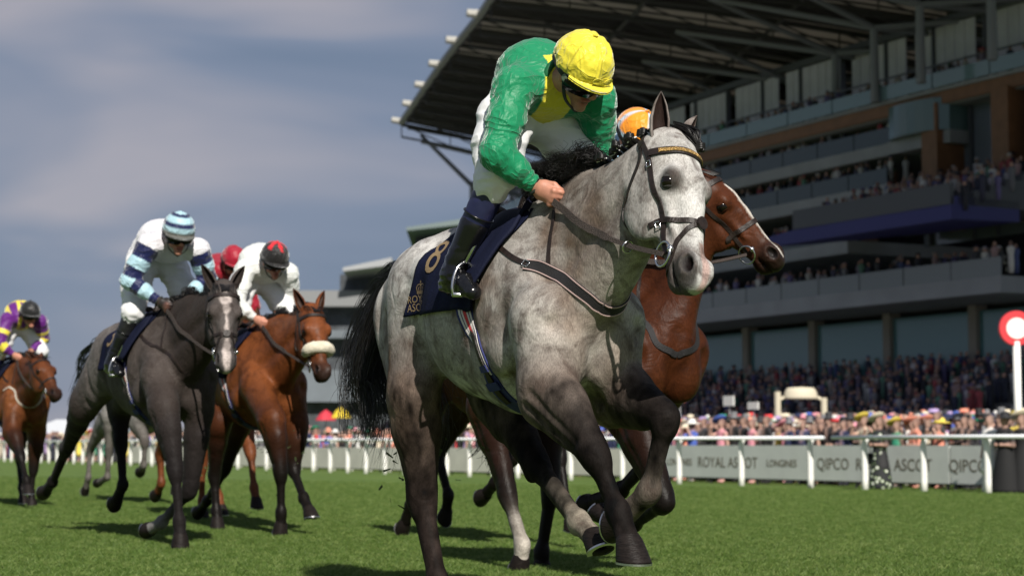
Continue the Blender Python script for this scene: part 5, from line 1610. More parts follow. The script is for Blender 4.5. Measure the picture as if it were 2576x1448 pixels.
    rad = unit(A(1, 0, 0)); nv = V - A(-.008, 0, .03); nv /= np.linalg.norm(nv, axis=1)[:, None]
    w = .0045 * (1 - 2 * np.abs(vnoise(V, 16, seed))) + .003 * (1 - 2 * np.abs(vnoise(V, 34, seed + 1))) + .002 * np.cos(8 * ph) * np.exp(-((th - .35) / .5) ** 2)
    if sp.get('cap_plain'): w = w * .15
    V = V + nv * w[:, None]
    cols = sp['cap'](ph, th)
    W = hc + V[:, :1] * fd + V[:, 1:2] * lf + V[:, 2:3] * up
    F = [(i * n + j, (i + 1) * n + j, (i + 1) * n + (j + 1) % n, i * n + (j + 1) % n) for i in range(m - 1) for j in range(n)]
    F += [tuple(range(n))]
    helmet = link('helmet', mesh_from('helmet', W, F, cols), root, sp.get('cap_mat', sp['silk_mat']))
    # peak
    V = []; k = 17; pc = sp['cap'](np.array([0.0]), np.array([1.9]))[0] if 'peak' not in sp else A(*sp['peak'])
    for lay in (0, -.007):
        for r_ in (0, .55, 1):
            for j in range(k):
                a = math.radians(-68 + 136 * j / (k - 1)); ext = .034 * r_ * math.cos(a * .95) ** .7
                V.append(HD((.126 + ext) * math.cos(a) - .008, (.106 + ext * .5) * math.sin(a), .030 + lay - .018 * r_ * math.cos(a) - .006 * (1 - math.cos(a))))
    F = []
    for lay in (0, 1):
        for r_ in range(2):
            for j in range(k - 1):
                qd = [lay * 3 * k + r_ * k + j, lay * 3 * k + r_ * k + j + 1, lay * 3 * k + (r_ + 1) * k + j + 1, lay * 3 * k + (r_ + 1) * k + j]
                F.append(tuple(qd if lay else qd[::-1]))
    for j in range(k - 1): F.append((2 * k + j, 2 * k + j + 1, 5 * k + j + 1, 5 * k + j))
    link('peak', mesh_from('peak', V, F, np.tile(pc, (len(V), 1))), helmet, sp.get('cap_mat', sp['silk_mat']))
    mb = MB(); mb.lathe([(.001, -.006), (.012, -.005), (.013, .003), (.007, .008), (.001, .009)], 12, Matrix.Translation(Vector(HD(-.008, 0, .168))))
    bt = mb.build('button', sp.get('cap_mat', sp['silk_mat']), helmet, True)
    at = bt.data.color_attributes.new('Col', 'FLOAT_COLOR', 'POINT'); cc = sp['cap'](np.array([.3]), np.array([.05]))[0]
    at.data.foreach_set('color', np.tile(np.append(cc, 1), len(bt.data.vertices)).astype(np.float32))
    if fine:                                              # tied bow above the peak
        mb = MB()
        for s_ in (-1, 1):
            P = spline([HD(.130, 0, .045), HD(.128, s_ * .018, .053), HD(.122, s_ * .040, .052), HD(.119, s_ * .044, .040), HD(.128, s_ * .02, .040), HD(.131, 0, .045)], 16)
            V, F = ribbon_geo(P, np.tile(fd, (16, 1)), .010, .003); mb.add(V, F)
        bw = mb.build('bow', sp.get('cap_mat'), helmet)
        at = bw.data.color_attributes.new('Col', 'FLOAT_COLOR', 'POINT'); at.data.foreach_set('color', np.tile(np.append(cc, 1), len(bw.data.vertices)).astype(np.float32))
    # dark band at the rim and chin strap
    blk = mat('webbing_black', (.008, .008, .009), .6)
    mb = MB(); mb.tube(np.array([HD(.127 * math.cos(a) - .010, .106 * math.sin(a), .020) for a in np.linspace(0, 2 * np.pi, 32, endpoint=False)]), .005, 6, True); mb.build('rim', blk, helmet, True)
    for s_ in (-1, 1):
        P = spline([HD(.0, s_ * .098, .03), HD(.012, s_ * .082, -.03), HD(.035, s_ * .06, -.09), HD(.055, 0, -.135)], 16)
        V, F = ribbon_geo(P, np.tile(lf * s_, (16, 1)), .017, .004); link('chin_strap', mesh_from('chin_strap', V, F, smooth=False), helmet, blk)
    # goggles: one wrap-round dark lens in a frame
    V = []; k = 21
    for lay in (1.0, .93):
        for r_, zz in ((1.09, .030), (1.16, .000), (1.09, -.036)):
            for j in range(k):
                a = math.radians(-76 + 152 * j / (k - 1)); nose = .018 * math.exp(-(a / .16) ** 2) if zz < 0 else 0
                V.append(HD(.104 * r_ * lay * math.cos(a) ** .9 - .002, .093 * r_ * lay * math.sin(a), zz + nose - .004))
    F = []
    for lay in (0, 1):
        for r_ in range(2):
            for j in range(k - 1):
                qd = [lay * 3 * k + r_ * k + j, lay * 3 * k + r_ * k + j + 1, lay * 3 * k + (r_ + 1) * k + j + 1, lay * 3 * k + (r_ + 1) * k + j]
                F.append(tuple(qd[::-1] if lay else qd))
    for j in range(k - 1):
        F.append((j, j + 1, 3 * k + j + 1, 3 * k + j)[::-1]); F.append((2 * k + j, 2 * k + j + 1, 5 * k + j + 1, 5 * k + j))
    link('goggles', mesh_from('goggles', V, F), root, mat('goggle_lens', (.004, .004, .005), .16, spec=.3))
    for s_ in (-1, 1):
        P = spline([HD(.03, s_ * .094, .0), HD(-.02, s_ * .108, .02), HD(-.08, s_ * .094, .04)], 12)
        V, F = ribbon_geo(P, np.tile(lf * s_, (12, 1)), .022, .004); link('goggle_strap', mesh_from('goggle_strap', V, F, smooth=False), root, blk)
        if fine:
            mb = MB(); M = Matrix.Translation(Vector(HD(.022, s_ * .099, .0))) @ Vector((lf * s_)).to_track_quat('Z', 'Y').to_matrix().to_4x4()
            mb.lathe([(.0155, -.002), (.0155, .003), (.011, .004)], 16, M); mb.build('goggle_badge', mat('badge_grey', (.12, .15, .10), .4), root)
    J = Horse(); J.root = root; J.q = q; J.HD = HD
    return J

def silk_material(name, rough=.32, aniso=True, bump=.18):
    """thin satin: sharp pulled creases over fine weave"""
    m = mat(name, rough=rough, spec=.26, attr=True, sheen=.45); nt = m.node_tree; b = nt.nodes['Principled BSDF']; N = nt.nodes.new; K = nt.links.new
    tc = N('ShaderNodeTexCoord'); last = None
    for (scl, st, det, wgt, dist) in ((6, (1, .8, 1.7), .8, 1.0, 1.2), (13, (1.8, 1, .7), 1.0, .5, 1.4), (36, (.7, 1.4, 1.5), 1.0, .10, .8)):
        mp = N('ShaderNodeMapping'); mp.inputs['Scale'].default_value = st; mp.inputs['Rotation'].default_value = (.5, .4 * scl % 3, .9); K(tc.outputs['Object'], mp.inputs['Vector'])
        nz = N('ShaderNodeTexNoise'); nz.inputs['Scale'].default_value = scl; nz.inputs['Detail'].default_value = det; nz.inputs['Distortion'].default_value = dist; K(mp.outputs[0], nz.inputs['Vector'])
        su = N('ShaderNodeMath'); su.operation = 'SUBTRACT'; su.inputs[1].default_value = .5; K(nz.outputs[0], su.inputs[0])
        ab = N('ShaderNodeMath'); ab.operation = 'ABSOLUTE'; K(su.outputs[0], ab.inputs[0])
        pw = N('ShaderNodeMath'); pw.operation = 'POWER'; pw.inputs[1].default_value = .55; K(ab.outputs[0], pw.inputs[0])
        mu = N('ShaderNodeMath'); mu.operation = 'MULTIPLY_ADD'; mu.inputs[1].default_value = -wgt; K(pw.outputs[0], mu.inputs[0])
        if last is not None: K(last, mu.inputs[2])
        else: mu.inputs[2].default_value = 0
        last = mu.outputs[0]
    bp = N('ShaderNodeBump'); bp.inputs['Strength'].default_value = .7; bp.inputs['Distance'].default_value = .017 * bump / .18; K(last, bp.inputs['Height']); K(bp.outputs[0], b.inputs['Normal'])
    return m

def whip(fr, ha, d, label):
    d = unit(d); root = empty('whip', fr.O, fr.rz); tag(root, label, 'whip', 'whips held by the jockeys')
    mb = MB(); mb.bar(ha - d * .35, ha + d * .02, .006, .009, 8); mb.build('shaft', mat('webbing_black', (.008, .008, .009), .6), root, True)
    mb = MB(); mb.bar(ha - d * .02, ha + d * .085, .012, .012, 12); mb.bar(ha + d * .08, ha + d * .105, .017, .017, 14); mb.build('grip', mat('webbing_black'), root, True)
    mb = MB(); mb.bar(ha + d * .105, ha + d * .108, .0125, .0125, 14); mb.build('end_cap', mat('cap_blue_grey', (.12, .17, .24), .3), root, True)
    return root
# ------------------------------------------------------------------ the leading grey
fr1 = Frame(.08, 7.4, 27)
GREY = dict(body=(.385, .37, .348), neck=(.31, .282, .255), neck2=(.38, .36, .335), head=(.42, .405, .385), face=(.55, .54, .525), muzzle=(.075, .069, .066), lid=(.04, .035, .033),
            low=(.007, .0055, .005), up=(.125, .10, .085), quarter=(.47, .455, .435), hup=(.11, .082, .068), chest=(.25, .215, .18), belly=(.26, .247, .23),  # quarter is lighter: the croup's highlight painted into the coat
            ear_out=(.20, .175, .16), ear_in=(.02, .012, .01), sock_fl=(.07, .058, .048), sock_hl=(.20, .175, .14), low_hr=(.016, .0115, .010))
def paint1(V, c, HH, ax, nn, ss, poll):
    q = V - poll
    t, n, s = q @ ax, q @ nn, q @ ss
    onhead = (t > -.05) & (n > -.25) & (np.abs(s) < .16)
    # broad white blaze running down to a pink snip
    wv = .030 + .018 * np.sin(t * 13 + 1) + .012 * vnoise(V, 22, 3)
    bl = np.clip((wv - np.abs(s - .008)) / .02 + .5, 0, 1) * (n > .0) * onhead * (t > .1)
    c = c * (1 - .8 * bl[:, None]) + A(.60, .59, .57) * .8 * bl[:, None]
    mz = np.clip((t - .455) / .07, 0, 1) * onhead
    mz = mz * np.clip(.75 + .5 * vnoise(V, 18, 8), 0, 1) * (1 - bl * .9); c = c * (1 - mz[:, None]) + A(.065, .060, .059) * mz[:, None]
    pk = np.clip((.017 - np.abs(s - .012)) / .01 + .5, 0, 1) * (t > .46) * (n > .02) * onhead
    c = c * (1 - .8 * pk[:, None]) + A(.50, .33, .29) * .8 * pk[:, None]
    # dark skin round the eyes
    for sd in (-1, 1):
        d = np.linalg.norm(V - HH(.222, .045, sd * .10), axis=1)
        k = np.clip((.060 - d) / .03, 0, 1)[:, None] * .9
        c = c * (1 - k) + A(.035, .030, .029) * k
    # warm brown hair along the girth, elbow and lower neck
    for (p, r, a) in (((-.02, -.27, 1.18), .34, .8), ((.1, -.25, 1.32), .24, .5), ((.42, -.1, 1.44), .40, .85), ((.62, 0, 1.55), .26, .6), ((.5, .02, 1.12), .24, .6), ((.2, -.2, .95), .28, .6), ((-.75, -.25, 1.0), .38, .75), ((-.98, -.2, 1.15), .28, .6), ((.25, -.2, 1.2), .18, .35), ((-.35, -.28, 1.1), .2, .3)):
        d = np.linalg.norm((V - A(*p)) * A(1.2, .7, .8), axis=1)
        k = np.clip(1 - d / r, 0, 1) ** 1.3 * a * (1 + .9 * vnoise(V, 11, 5) + .4 * vnoise(V, 26, 15)); k = np.clip(k, 0, 1)[:, None]
        c = c * (1 - k) + A(.105, .068, .045) * k
    fl = np.clip((vnoise(V, 48, 11) - .72) / .1, 0, 1) * onhead * (t < .4); c = c * (1 - .6 * fl[:, None]) + A(.10, .06, .05) * .6 * fl[:, None]
    ck = onhead * np.clip((-n - .01) / .06, 0, 1) * .35; c = c * (1 - ck[:, None]) + A(.13, .11, .10) * ck[:, None]  # shaded side of the head painted into the cheek colour
    w = 1 + .22 * vnoise(V, 3.2, 12) + .22 * vnoise(V, 6, 1) + .16 * vnoise(V, 12, 2) + .10 * vnoise(V, 30, 4)
    lg = np.clip((1.02 - V[:, 2]) / .1, 0, 1)
    w = w * (1 + lg * (.7 * vnoise(V * A(1, 1, .5), 24, 21) + .45 * vnoise(V * A(1, 1, .6), 55, 22)))
    c = np.clip(c * w[:, None], .004, .75)
    return c
nh = A(math.sin(math.radians(48)), -math.cos(math.radians(48)), 0)
ax_w = unit(A(0, 0, -1) * .895 + A(.14, -.99, 0) * .445)
spec1 = dict(name='racehorse', label='dapple grey racehorse in front with black tail and plaited mane', res=.0075, near=True, tint=GREY,
    mat=coat_material('coat_dapple_grey', .78, 9.5, .28, .62, .05, (.065, .046, .038), .0, .36),
    head_scale=.97, head_len=1.0, ear=(.10, .55), ear_add=(.05, .55, .8), girth=dict(hr=1.22), lid_tone=.11, poll=fr1.pz(1690, 360, 6.68), paint=paint1, head_axis=fr1.dirl(ax_w), head_front=fr1.dirl(nh + A(0, 0, .36)),
    joints=dict(
        fr=[fr1.px(1376, 985, -.17), fr1.px(1497, 1142, -.13), fr1.px(1556, 1290, -.10), fr1.px(1580, 1362, -.10)],
        fl=[fr1.px(1540, 985, .17), fr1.px(1676, 1050, .15), fr1.px(1632, 1238, .13), fr1.px(1570, 1296, .10)],
        hr=[fr1.px(1040, 985, -.20), fr1.px(1060, 1250, -.15), fr1.px(1100, 1460, -.14), fr1.px(1118, 1515, -.14)],
        hl=[fr1.px(1250, 985, .17), fr1.px(1348, 1165, .12), fr1.px(1456, 1312, .10), fr1.px(1494, 1352, .10)],
    ))
H1 = build_horse(fr1, spec1)
GREEN = A(.006, .195, .083); YEL = A(.70, .60, .045)
def silk1(V, N, names, tt, q):
    c = np.tile(GREEN, (len(V), 1))
    fx = (V[:, 0] > -.18) & (np.abs(V[:, 1] - .0) < .068 + .05 * np.clip(.1 - V[:, 0], 0, .2)) & (N[:, 2] < .35) & (names == 'torso') & ((N[:, 0] > .1) | (N[:, 2] < -.2))
    c[fx] = YEL
    # dorsal yellow stripe seen at the nape
    bx = (V[:, 0] > .19) & (np.abs(V[:, 1]) < .05) & (N[:, 2] > .5) & (names == 'torso')
    c[bx] = YEL
    return c
def cap1(ph, th):
    c = np.tile(YEL, (len(ph), 1))
    seam = np.abs(((ph + .25) / (math.pi / 3)) % 1 - .5) > .478               # stitched panel seams
    c[seam & (th > .1)] *= .62
    return c
silkm = silk_material('racing_silk', .47)
J1 = build_jockey(fr1, dict(label='jockey in green silks with a yellow front and yellow cap on the leading grey', res=.0065, silk=silk1, cap=cap1, silk_mat=silkm,
    cap_mat=silk_material('cap_silk', .42, bump=.16), seed=3, legging=(.012, .014, .05), collar=(.005, .10, .035)))
HAND_R1 = J1.q['ha_r'] + A(.02, -.01, -.02); HAND_L1 = J1.q['ha_l'] + A(.02, .01, -.02)
whip(fr1, J1.q['ha_r'] + A(-.01, .02, .02), A(-.35, -.55, .35), 'black whip in the hand of the green jacketed jockey')
for (l, u, s) in ((-.03, .03, .006), (.05, .045, .003)):
    pass
black_hair = mat('black_hair', (.006, .005, .0045), .42, spec=.4)
tail(H1, None, [(-1.08, 0, 1.42), (-1.28, .02, 1.40), (-1.44, .03, 1.18), (-1.48, .04, .96), (-1.42, .04, .80), (-1.52, .02, .68)], [.025, .10, .20, .24, .28], 2200, .0030, black_hair, .05, 11, 16, (.5, 1.0))
tail(H1, None, [(-1.10, 0, 1.40), (-1.35, .05, 1.43), (-1.58, .1, 1.32), (-1.68, .1, 1.12), (-1.64, .1, .92)], [.02, .10, .15, .18, .2], 700, .0028, black_hair, .06, 12, 16, (.4, 1.0))
# mane: loose and curling near the withers, plaited into knots towards the poll
cr = [np.array(p) for p in ((.22, 0, 1.66), (.36, .02, 1.73), (.50, .045, 1.80), (.62, .06, 1.85))]
crest, _ = H1.f.snap(spline(cr, 12), 0)
mane(H1, crest[:9], 2400, .17, .0019, black_hair, (-.55, -.1, -.3), -.25, .03, 5, (-.5, 0, .8))
for i in range(2):
    pass
kp = spline([crest[6], H1.HH(-.015, -.16, 0), H1.HH(-.03, -.08, 0)], 14)
kp, kn = H1.f.snap(kp, .0)
tie = mat('plait_tie', (.7, .7, .68), .8)
for i in range(14):
    g = np.random.default_rng(40 + i)
    c = kp[i] + kn[i] * (.022 + .006 * (i % 2)) + A(0, -.014, .0) * (i % 3)
    t = np.linspace(0, 1, 40); P = np.stack([.012 * np.cos(t * 25) * (1 - .3 * t), .012 * np.sin(t * 25) * (1 - .3 * t), .020 * (t - .5)], 1) + c
    mb = MB(); mb.tube(P, .0075, 6); mb.tube(np.array([kp[i], lerp(kp[i], c, .5), c]), .010, 6)
    o = mb.build('plait', black_hair, H1.root, True)
    mb = MB(); q = lerp(kp[i], c, .62); ang = np.linspace(0, 2 * np.pi, 12, endpoint=False); u = unit(np.cross(kn[i], (1, 0, 0.2))); v = np.cross(kn[i], u)
    mb.tube(np.array([q + .012 * (math.cos(a) * u + math.sin(a) * v) for a in ang]), .003, 5, True); mb.build('plait_tie', tie, o, True)
# forelock, gathered into one knot
fl, _ = H1.f.snap(spline([H1.HH(-.03, .0, .01), H1.HH(.01, .06, .022), H1.HH(.05, .085, .04)], 8), .010)
S = []
g = np.random.default_rng(9)
for i in range(160):
    w = g.normal(0, .011, 3); a = spline([fl[0] + w, fl[2] + w * 1.1 + H1.nn * .008, fl[4] + w * .8 + H1.nn * .008, fl[7] + w * .3], 10); S.append(a)
V, F = hair_geo(np.array(S), np.full(160, .003), np.full(160, .002)); link('forelock', mesh_from('forelock', V, F), H1.root, black_hair)
mb = MB(); t = np.linspace(0, 1, 40); P = np.stack([.012 * np.cos(t * 25), .012 * np.sin(t * 25), .03 * (t - .5)], 1) + fl[7] + H1.nn * .008; mb.tube(P, .007, 6); mb.build('plait', black_hair, H1.root, True)

bridle(H1, 'brown leather bridle with brass browband on the leading grey horse', HAND_R1, HAND_L1, True, True)
saddlery(H1, dict(cloth='navy saddle cloth with gold number 8 on the leading grey horse', saddle='black racing saddle with striped girth on the leading grey horse',
    breast='black elastic breast girth across the leading grey horse'), '8')
# ------------------------------------------------------------------ the rest of the field
def canon():
    return dict(fr=[A(.22, -.17, .95), A(.45, -.15, .72), A(.38, -.14, .45), A(.28, -.13, .40)], fl=[A(.2, .17, .93), A(.5, .15, .62), A(.62, .14, .30), A(.67, .14, .20)],
                hr=[A(-.58, -.2, 1.0), A(-.85, -.17, .62), A(-.95, -.16, .28), A(-1.02, -.16, .20)], hl=[A(-.5, .2, .98), A(-.5, .16, .55), A(-.32, .15, .2), A(-.25, .15, .1)])
def px4(fr, l, *pts):
    ls = l if isinstance(l, (list, tuple)) else [l] * len(pts)
    return [fr.px(p[0], p[1], q) for p, q in zip(pts, ls)]
BAY = dict(body=(.115, .036, .012), neck=(.10, .030, .010), head=(.105, .033, .012), face=(.11, .035, .013), muzzle=(.016, .010, .008), low=(.006, .0045, .004), up=(.085, .026, .009), quarter=(.105, .032, .011), hup=(.05, .016, .007), chest=(.125, .040, .013), belly=(.09, .03, .012), ear_in=(.03, .012, .006))
CHES = dict(BAY, body=(.19, .062, .02), low=(.13, .04, .014), muzzle=(.06, .025, .015), up=(.17, .055, .018), quarter=(.18, .058, .02), hup=(.15, .045, .016))
DGREY = dict(body=(.070, .058, .053), neck=(.030, .023, .020), head=(.065, .054, .050), face=(.10, .09, .086), muzzle=(.05, .046, .045), low=(.012, .010, .010), up=(.04, .032, .029), quarter=(.165, .148, .14), hup=(.035, .027, .024), chest=(.048, .038, .034), belly=(.085, .076, .073), ear_in=(.02, .015, .013), sock_fl=(.22, .21, .2))
LGREY = dict(DGREY, body=(.30, .29, .28), quarter=(.30, .29, .28), up=(.22, .21, .2), hup=(.24, .23, .22), low=(.12, .11, .10), neck=(.25, .24, .23), head=(.25, .24, .23))
bay_coat = coat_material('coat_bay', .55, 9, .3, .46, .13, (.016, .005, .0025), .0, .38); dg_coat = coat_material('coat_dark_grey', .6, 10, .35, .58, .06, (.03, .022, .019), .02)
def blaze(width, wob, t0, t1, col, off=0.0):
    def paint(V, c, HH, ax, nn, ss, poll):
        q = V - poll; t, n, s = q @ ax, q @ nn, q @ ss
        w = width(t) + wob * vnoise(V, 26, 4)
        k = np.clip((w - np.abs(s - off)) / .012 + .5, 0, 1) * (n > -.01) * (t > t0) * (t < t1) * (np.abs(s) < .12)
        k = k[:, None] * .92; c = c * (1 - k) + A(*col) * k
        return np.clip(c * (1 + .12 * vnoise(V, 6, 1) + .08 * vnoise(V, 16, 2))[:, None], .003, .7)
    return paint
def head_dirs(fr, yaw, pitch, twist=None):
    y = math.radians(yaw); hv = A(math.sin(y), -math.cos(y), 0); p = math.radians(pitch)
    ax = A(0, 0, -1) * math.cos(p) + hv * math.sin(p); t = math.radians(twist if twist is not None else yaw); fv = A(math.sin(t), -math.cos(t), 0)
    return fr.dirl(ax), fr.dirl(fv + A(0, 0, .4))
def hair_tail(H, path, n=800, spread=(.02, .05, .09, .12, .16), seed=5, r=.007):
    tail(H, None, path, list(spread), n, r, black_hair, .04, seed, 12, (.5, 1.0))
def runner(fr, spec, tail_path, lab, hands=True, **tk):
    H = build_horse(fr, spec)
    hair_tail(H, tail_path, seed=len(spec['label']))
    c0, _ = H.f.snap(spline([(.2, 0, 1.66), lerp(A(.2, 0, 1.66), H.poll, .55) + A(-.03, 0, .10), H.HH(-.02, -.06, 0)], 14), 0)
    mane(H, c0, 440, .10, .004, black_hair, (-.4, .5, -.4), .35, .02, 8, (-.4, 0, .8))
    S = [spline([H.HH(-.03, -.02, w), H.HH(.01, .06, w * 1.4), H.HH(.08, .10, w * 1.2)], 8) for w in np.random.default_rng(3).normal(0, .02, 60)]
    V, F = hair_geo(np.array(S), np.full(60, .004), np.full(60, .002)); link('forelock', mesh_from('forelock', V, F), H.root, black_hair)
    return H
POSE = lambda **k: k

# --- bay close behind the grey, blaze-faced
frB = Frame(.56, 9.65, 27)
axB, fnB = frB.dirl(unit(A(.66, -.12, -.74))), frB.dirl(A(.72, -.42, .55))
HB = runner(frB, dict(name='racehorse', label='bay racehorse with a white blaze close behind the grey on its right', res=.011, tint=dict(BAY, body=(.050, .0140, .0048), neck=(.048, .013, .0045), head=(.064, .0185, .0065), face=(.066, .019, .0068), chest=(.052, .015, .005), up=(.04, .0115, .004), sock_hr=(.50, .46, .40), low_hr=(.010, .007, .006), long_hr=1), mat=bay_coat,
    poll=frB.pz(1742, 446, 9.25), head_axis=axB, head_front=fnB, ear_add=(-.5, 0, .5), paint=blaze(lambda t: .004 + .012 * np.exp(-((t - .28) / .16) ** 2) + .003, .005, .14, .60, (.62, .58, .52), .0),
    joints=dict(fr=px4(frB, [-.17, -.15, -.14, -.13], (1575, 1035), (1672, 1262), (1592, 1316), (1524, 1294)), fl=px4(frB, [.17, .15, .14, .13], (1640, 1030), (1640, 1150), (1560, 1235), (1490, 1262)),
        hr=px4(frB, [-.2, -.18, -.16, -.16], (1225, 1020), (1275, 1240), (1314, 1370), (1310, 1402)), hl=px4(frB, [.2, .16, .12, .12], (1370, 1040), (1386, 1235), (1362, 1388), (1362, 1414)))),
    [(-1.08, 0, 1.42), (-1.3, 0, 1.35), (-1.45, 0, 1.1), (-1.45, 0, .8), (-1.5, 0, .6)], None)
# --- third horse, almost hidden by the leading grey
frC = Frame(-.05, 13.0, 28); jc = canon()
jc['hr'] = px4(frC, [-.2, -.17, -.16, -.16], (1085, 1010), (1058, 1160), (1032, 1270), (1018, 1312)); jc['hl'] = px4(frC, [.2, .16, .15, .15], (1170, 1010), (1100, 1140), (1128, 1245), (1122, 1282))
jc['fr'] = px4(frC, [-.17, -.15, -.14, -.14], (1265, 1030), (1290, 1150), (1245, 1215), (1222, 1240))
aC, nC = head_dirs(frC, 30, 40)
HC = runner(frC, dict(name='racehorse', label='dark bay racehorse almost hidden behind the leading grey', res=.016, tint=dict(BAY, body=(.07, .025, .01)), mat=bay_coat, poll=A(.80, 0, 1.78), head_axis=aC, head_front=nC, joints=jc),
    [(-1.08, 0, 1.42), (-1.3, 0, 1.35), (-1.5, 0, 1.2), (-1.7, 0, 1.0)], None)
# --- dark grey in second group
fr2 = Frame(-2.47, 13.2, 29); a2, n2 = head_dirs(fr2, 14, 24, 16)
H2 = runner(fr2, dict(name='racehorse', label='dark steel grey racehorse with a broad white blaze, left of the leading grey', res=.011, tint=DGREY, mat=dg_coat, poll=fr2.pz(562, 722, 12.35), head_axis=a2, head_front=n2, ear=(.1, .75), ear_add=(0, 0, .35),
    paint=blaze(lambda t: .006 + .032 * np.exp(-((t - .15) / .07) ** 2) + .026 * np.exp(-((t - .54) / .10) ** 2), .016, .07, .66, (.46, .40, .375)),
    joints=dict(fr=px4(fr2, [-.17, -.15, -.14, -.14], (412, 1030), (441, 1185), (451, 1312), (453, 1346)), fl=px4(fr2, [.15, .10, .0, -.02], (500, 1030), (478, 1235), (406, 1314), (380, 1328)),
        hr=px4(fr2, [-.22, -.19, -.18, -.18], (212, 1015), (167, 1128), (132, 1212), (116, 1232)), hl=px4(fr2, [.2, .16, .12, .12], (300, 1000), (304, 1115), (309, 1220), (294, 1254)))),
    [(-1.08, 0, 1.44), (-1.25, .0, 1.48), (-1.55, .0, 1.36), (-1.85, .02, 1.12), (-2.1, .05, .95)], None)
# --- bay with sheepskin noseband
fr3 = Frame(-2.05, 15.0, 29); a3, n3 = head_dirs(fr3, 24, 28, 28)
H3 = runner(fr3, dict(name='racehorse', label='bright bay racehorse with a sheepskin noseband behind the dark grey', res=.012, tint=dict(BAY, body=(.155, .048, .015), chest=(.17, .053, .017), neck=(.15, .045, .014), head=(.15, .045, .015), face=(.15, .046, .016)), mat=bay_coat, poll=fr3.pz(783, 778, 14.2), head_axis=a3, head_front=n3, ear=(.1, .6), ear_add=(0, 0, .4),
    joints=dict(fr=px4(fr3, [-.17, -.14, -.13, -.13], (684, 1060), (706, 1190), (707, 1290), (706, 1316)), fl=px4(fr3, [.17, .14, .12, .12], (742, 1070), (738, 1180), (764, 1252), (777, 1282)),
        hr=px4(fr3, [-.2, -.17, -.16, -.16], (548, 1060), (538, 1190), (544, 1285), (546, 1305)), hl=px4(fr3, [.2, .16, .14, .14], (600, 1060), (565, 1180), (520, 1260), (505, 1280)))),
    [(-1.08, 0, 1.42), (-1.3, 0, 1.4), (-1.55, 0, 1.25), (-1.7, 0, 1.0)], None)
# --- bay at the far left
fr4 = Frame(-5.55, 21.0, 29); a4, n4 = head_dirs(fr4, 40, 46, 42)
H4 = runner(fr4, dict(name='racehorse', label='bay racehorse at the left edge under the purple jockey', res=.016, tint=dict(BAY, body=(.16, .055, .019)), mat=bay_coat, poll=fr4.pz(98, 905, 20.1), head_axis=a4, head_front=n4, ear_add=(-.6, 0, .2),
    joints=dict(fr=px4(fr4, [-.17, -.15, -.14, -.14], (30, 1085), (52, 1148), (66, 1205), (70, 1226)), fl=px4(fr4, [.17, .14, .12, .12], (92, 1090), (84, 1180), (79, 1240), (80, 1258)), hr=canon()['hr'], hl=canon()['hl'])),
    [(-1.08, 0, 1.42), (-1.3, 0, 1.4), (-1.55, 0, 1.25), (-1.7, 0, 1.0)], None)
# --- pale grey behind the dark grey
fr5 = Frame(-4.3, 22.0, 29); a5, n5 = head_dirs(fr5, 30, 40); j5 = canon()
j5['hr'] = px4(fr5, [-.2, -.17, -.16, -.16], (275, 1040), (274, 1130), (270, 1200), (250, 1212)); j5['hl'] = px4(fr5, [.2, .16, .15, .15], (262, 1060), (226, 1130), (222, 1200), (216, 1225))
H5 = runner(fr5, dict(name='racehorse', label='pale grey racehorse partly seen behind the dark grey', res=.018, tint=LGREY, mat=dg_coat, poll=A(.82, 0, 1.8), head_axis=a5, head_front=n5, joints=j5), [(-1.08, 0, 1.42), (-1.3, 0, 1.4), (-1.5, 0, 1.25), (-1.6, 0, 1.0)], None)
# --- chestnut between the dark grey and the bay
fr6 = Frame(-2.76, 17.5, 29); a6, n6 = head_dirs(fr6, 30, 40); j6 = canon()
j6['hr'] = px4(fr6, [-.2, -.17, -.16, -.16], (430, 1040), (402, 1140), (406, 1215), (396, 1236)); j6['fr'] = px4(fr6, [-.17, -.15, -.14, -.14], (500, 1070), (508, 1170), (508, 1262), (510, 1285))
H6 = runner(fr6, dict(name='racehorse', label='chestnut racehorse hidden between the dark grey and the bright bay', res=.018, tint=CHES, mat=bay_coat, poll=A(.86, 0, 1.80), head_axis=a6, head_front=n6, joints=j6), [(-1.08, 0, 1.42), (-1.3, 0, 1.4), (-1.5, 0, 1.25), (-1.6, 0, 1.0)], None)

# --- silks
WHITE = A(.70, .71, .71); NAVY = A(.010, .014, .065); LBLUE = A(.36, .54, .62)
def armt(names, tt):
    t = np.full(len(tt), -1.0)
    for s_ in 'rl':
        t[names == 'arm_' + s_] = tt[names == 'arm_' + s_]; t[names == 'arm2_' + s_] = 1 + tt[names == 'arm2_' + s_]; t[names == 'fore_' + s_] = 2 + tt[names == 'fore_' + s_]; t[names == 'fore2_' + s_] = 3 + tt[names == 'fore2_' + s_]
    return t
def silk2(V, N, names, tt, q):
    c = np.tile(A(.66, .65, .69), (len(V), 1)); t = armt(names, tt); on = t >= .0
    c[on] = NAVY; band = on & (((t > .75) & (t < 1.3)) | ((t > 1.85) & (t < 2.4)) | ((t > 2.9) & (t < 3.6))); c[band] = LBLUE
    c[on & (t < .05)] = A(.66, .65, .69)
    return c
def hoops(ph, th):
    c = np.tile(NAVY, (len(ph), 1)); d = np.degrees(th); c[(d < 24) | ((d > 40) & (d < 58)) | ((d > 72) & (d < 92))] = LBLUE; c[d > 92] = A(.10, .10, .09); return c
def plain(col):
    return lambda V, N, names, tt, q: np.tile(A(*col), (len(V), 1))
def pcap(col):
    return lambda ph, th: np.tile(A(*col), (len(ph), 1))
def star_cap(ph, th):
    c = np.tile(A(.014, .013, .013), (len(ph), 1)); r = 30 + 24 * np.clip(np.cos(ph * 5 / 1.0) , -1, 1); c[np.degrees(th) < r] = A(.62, .02, .03); return c
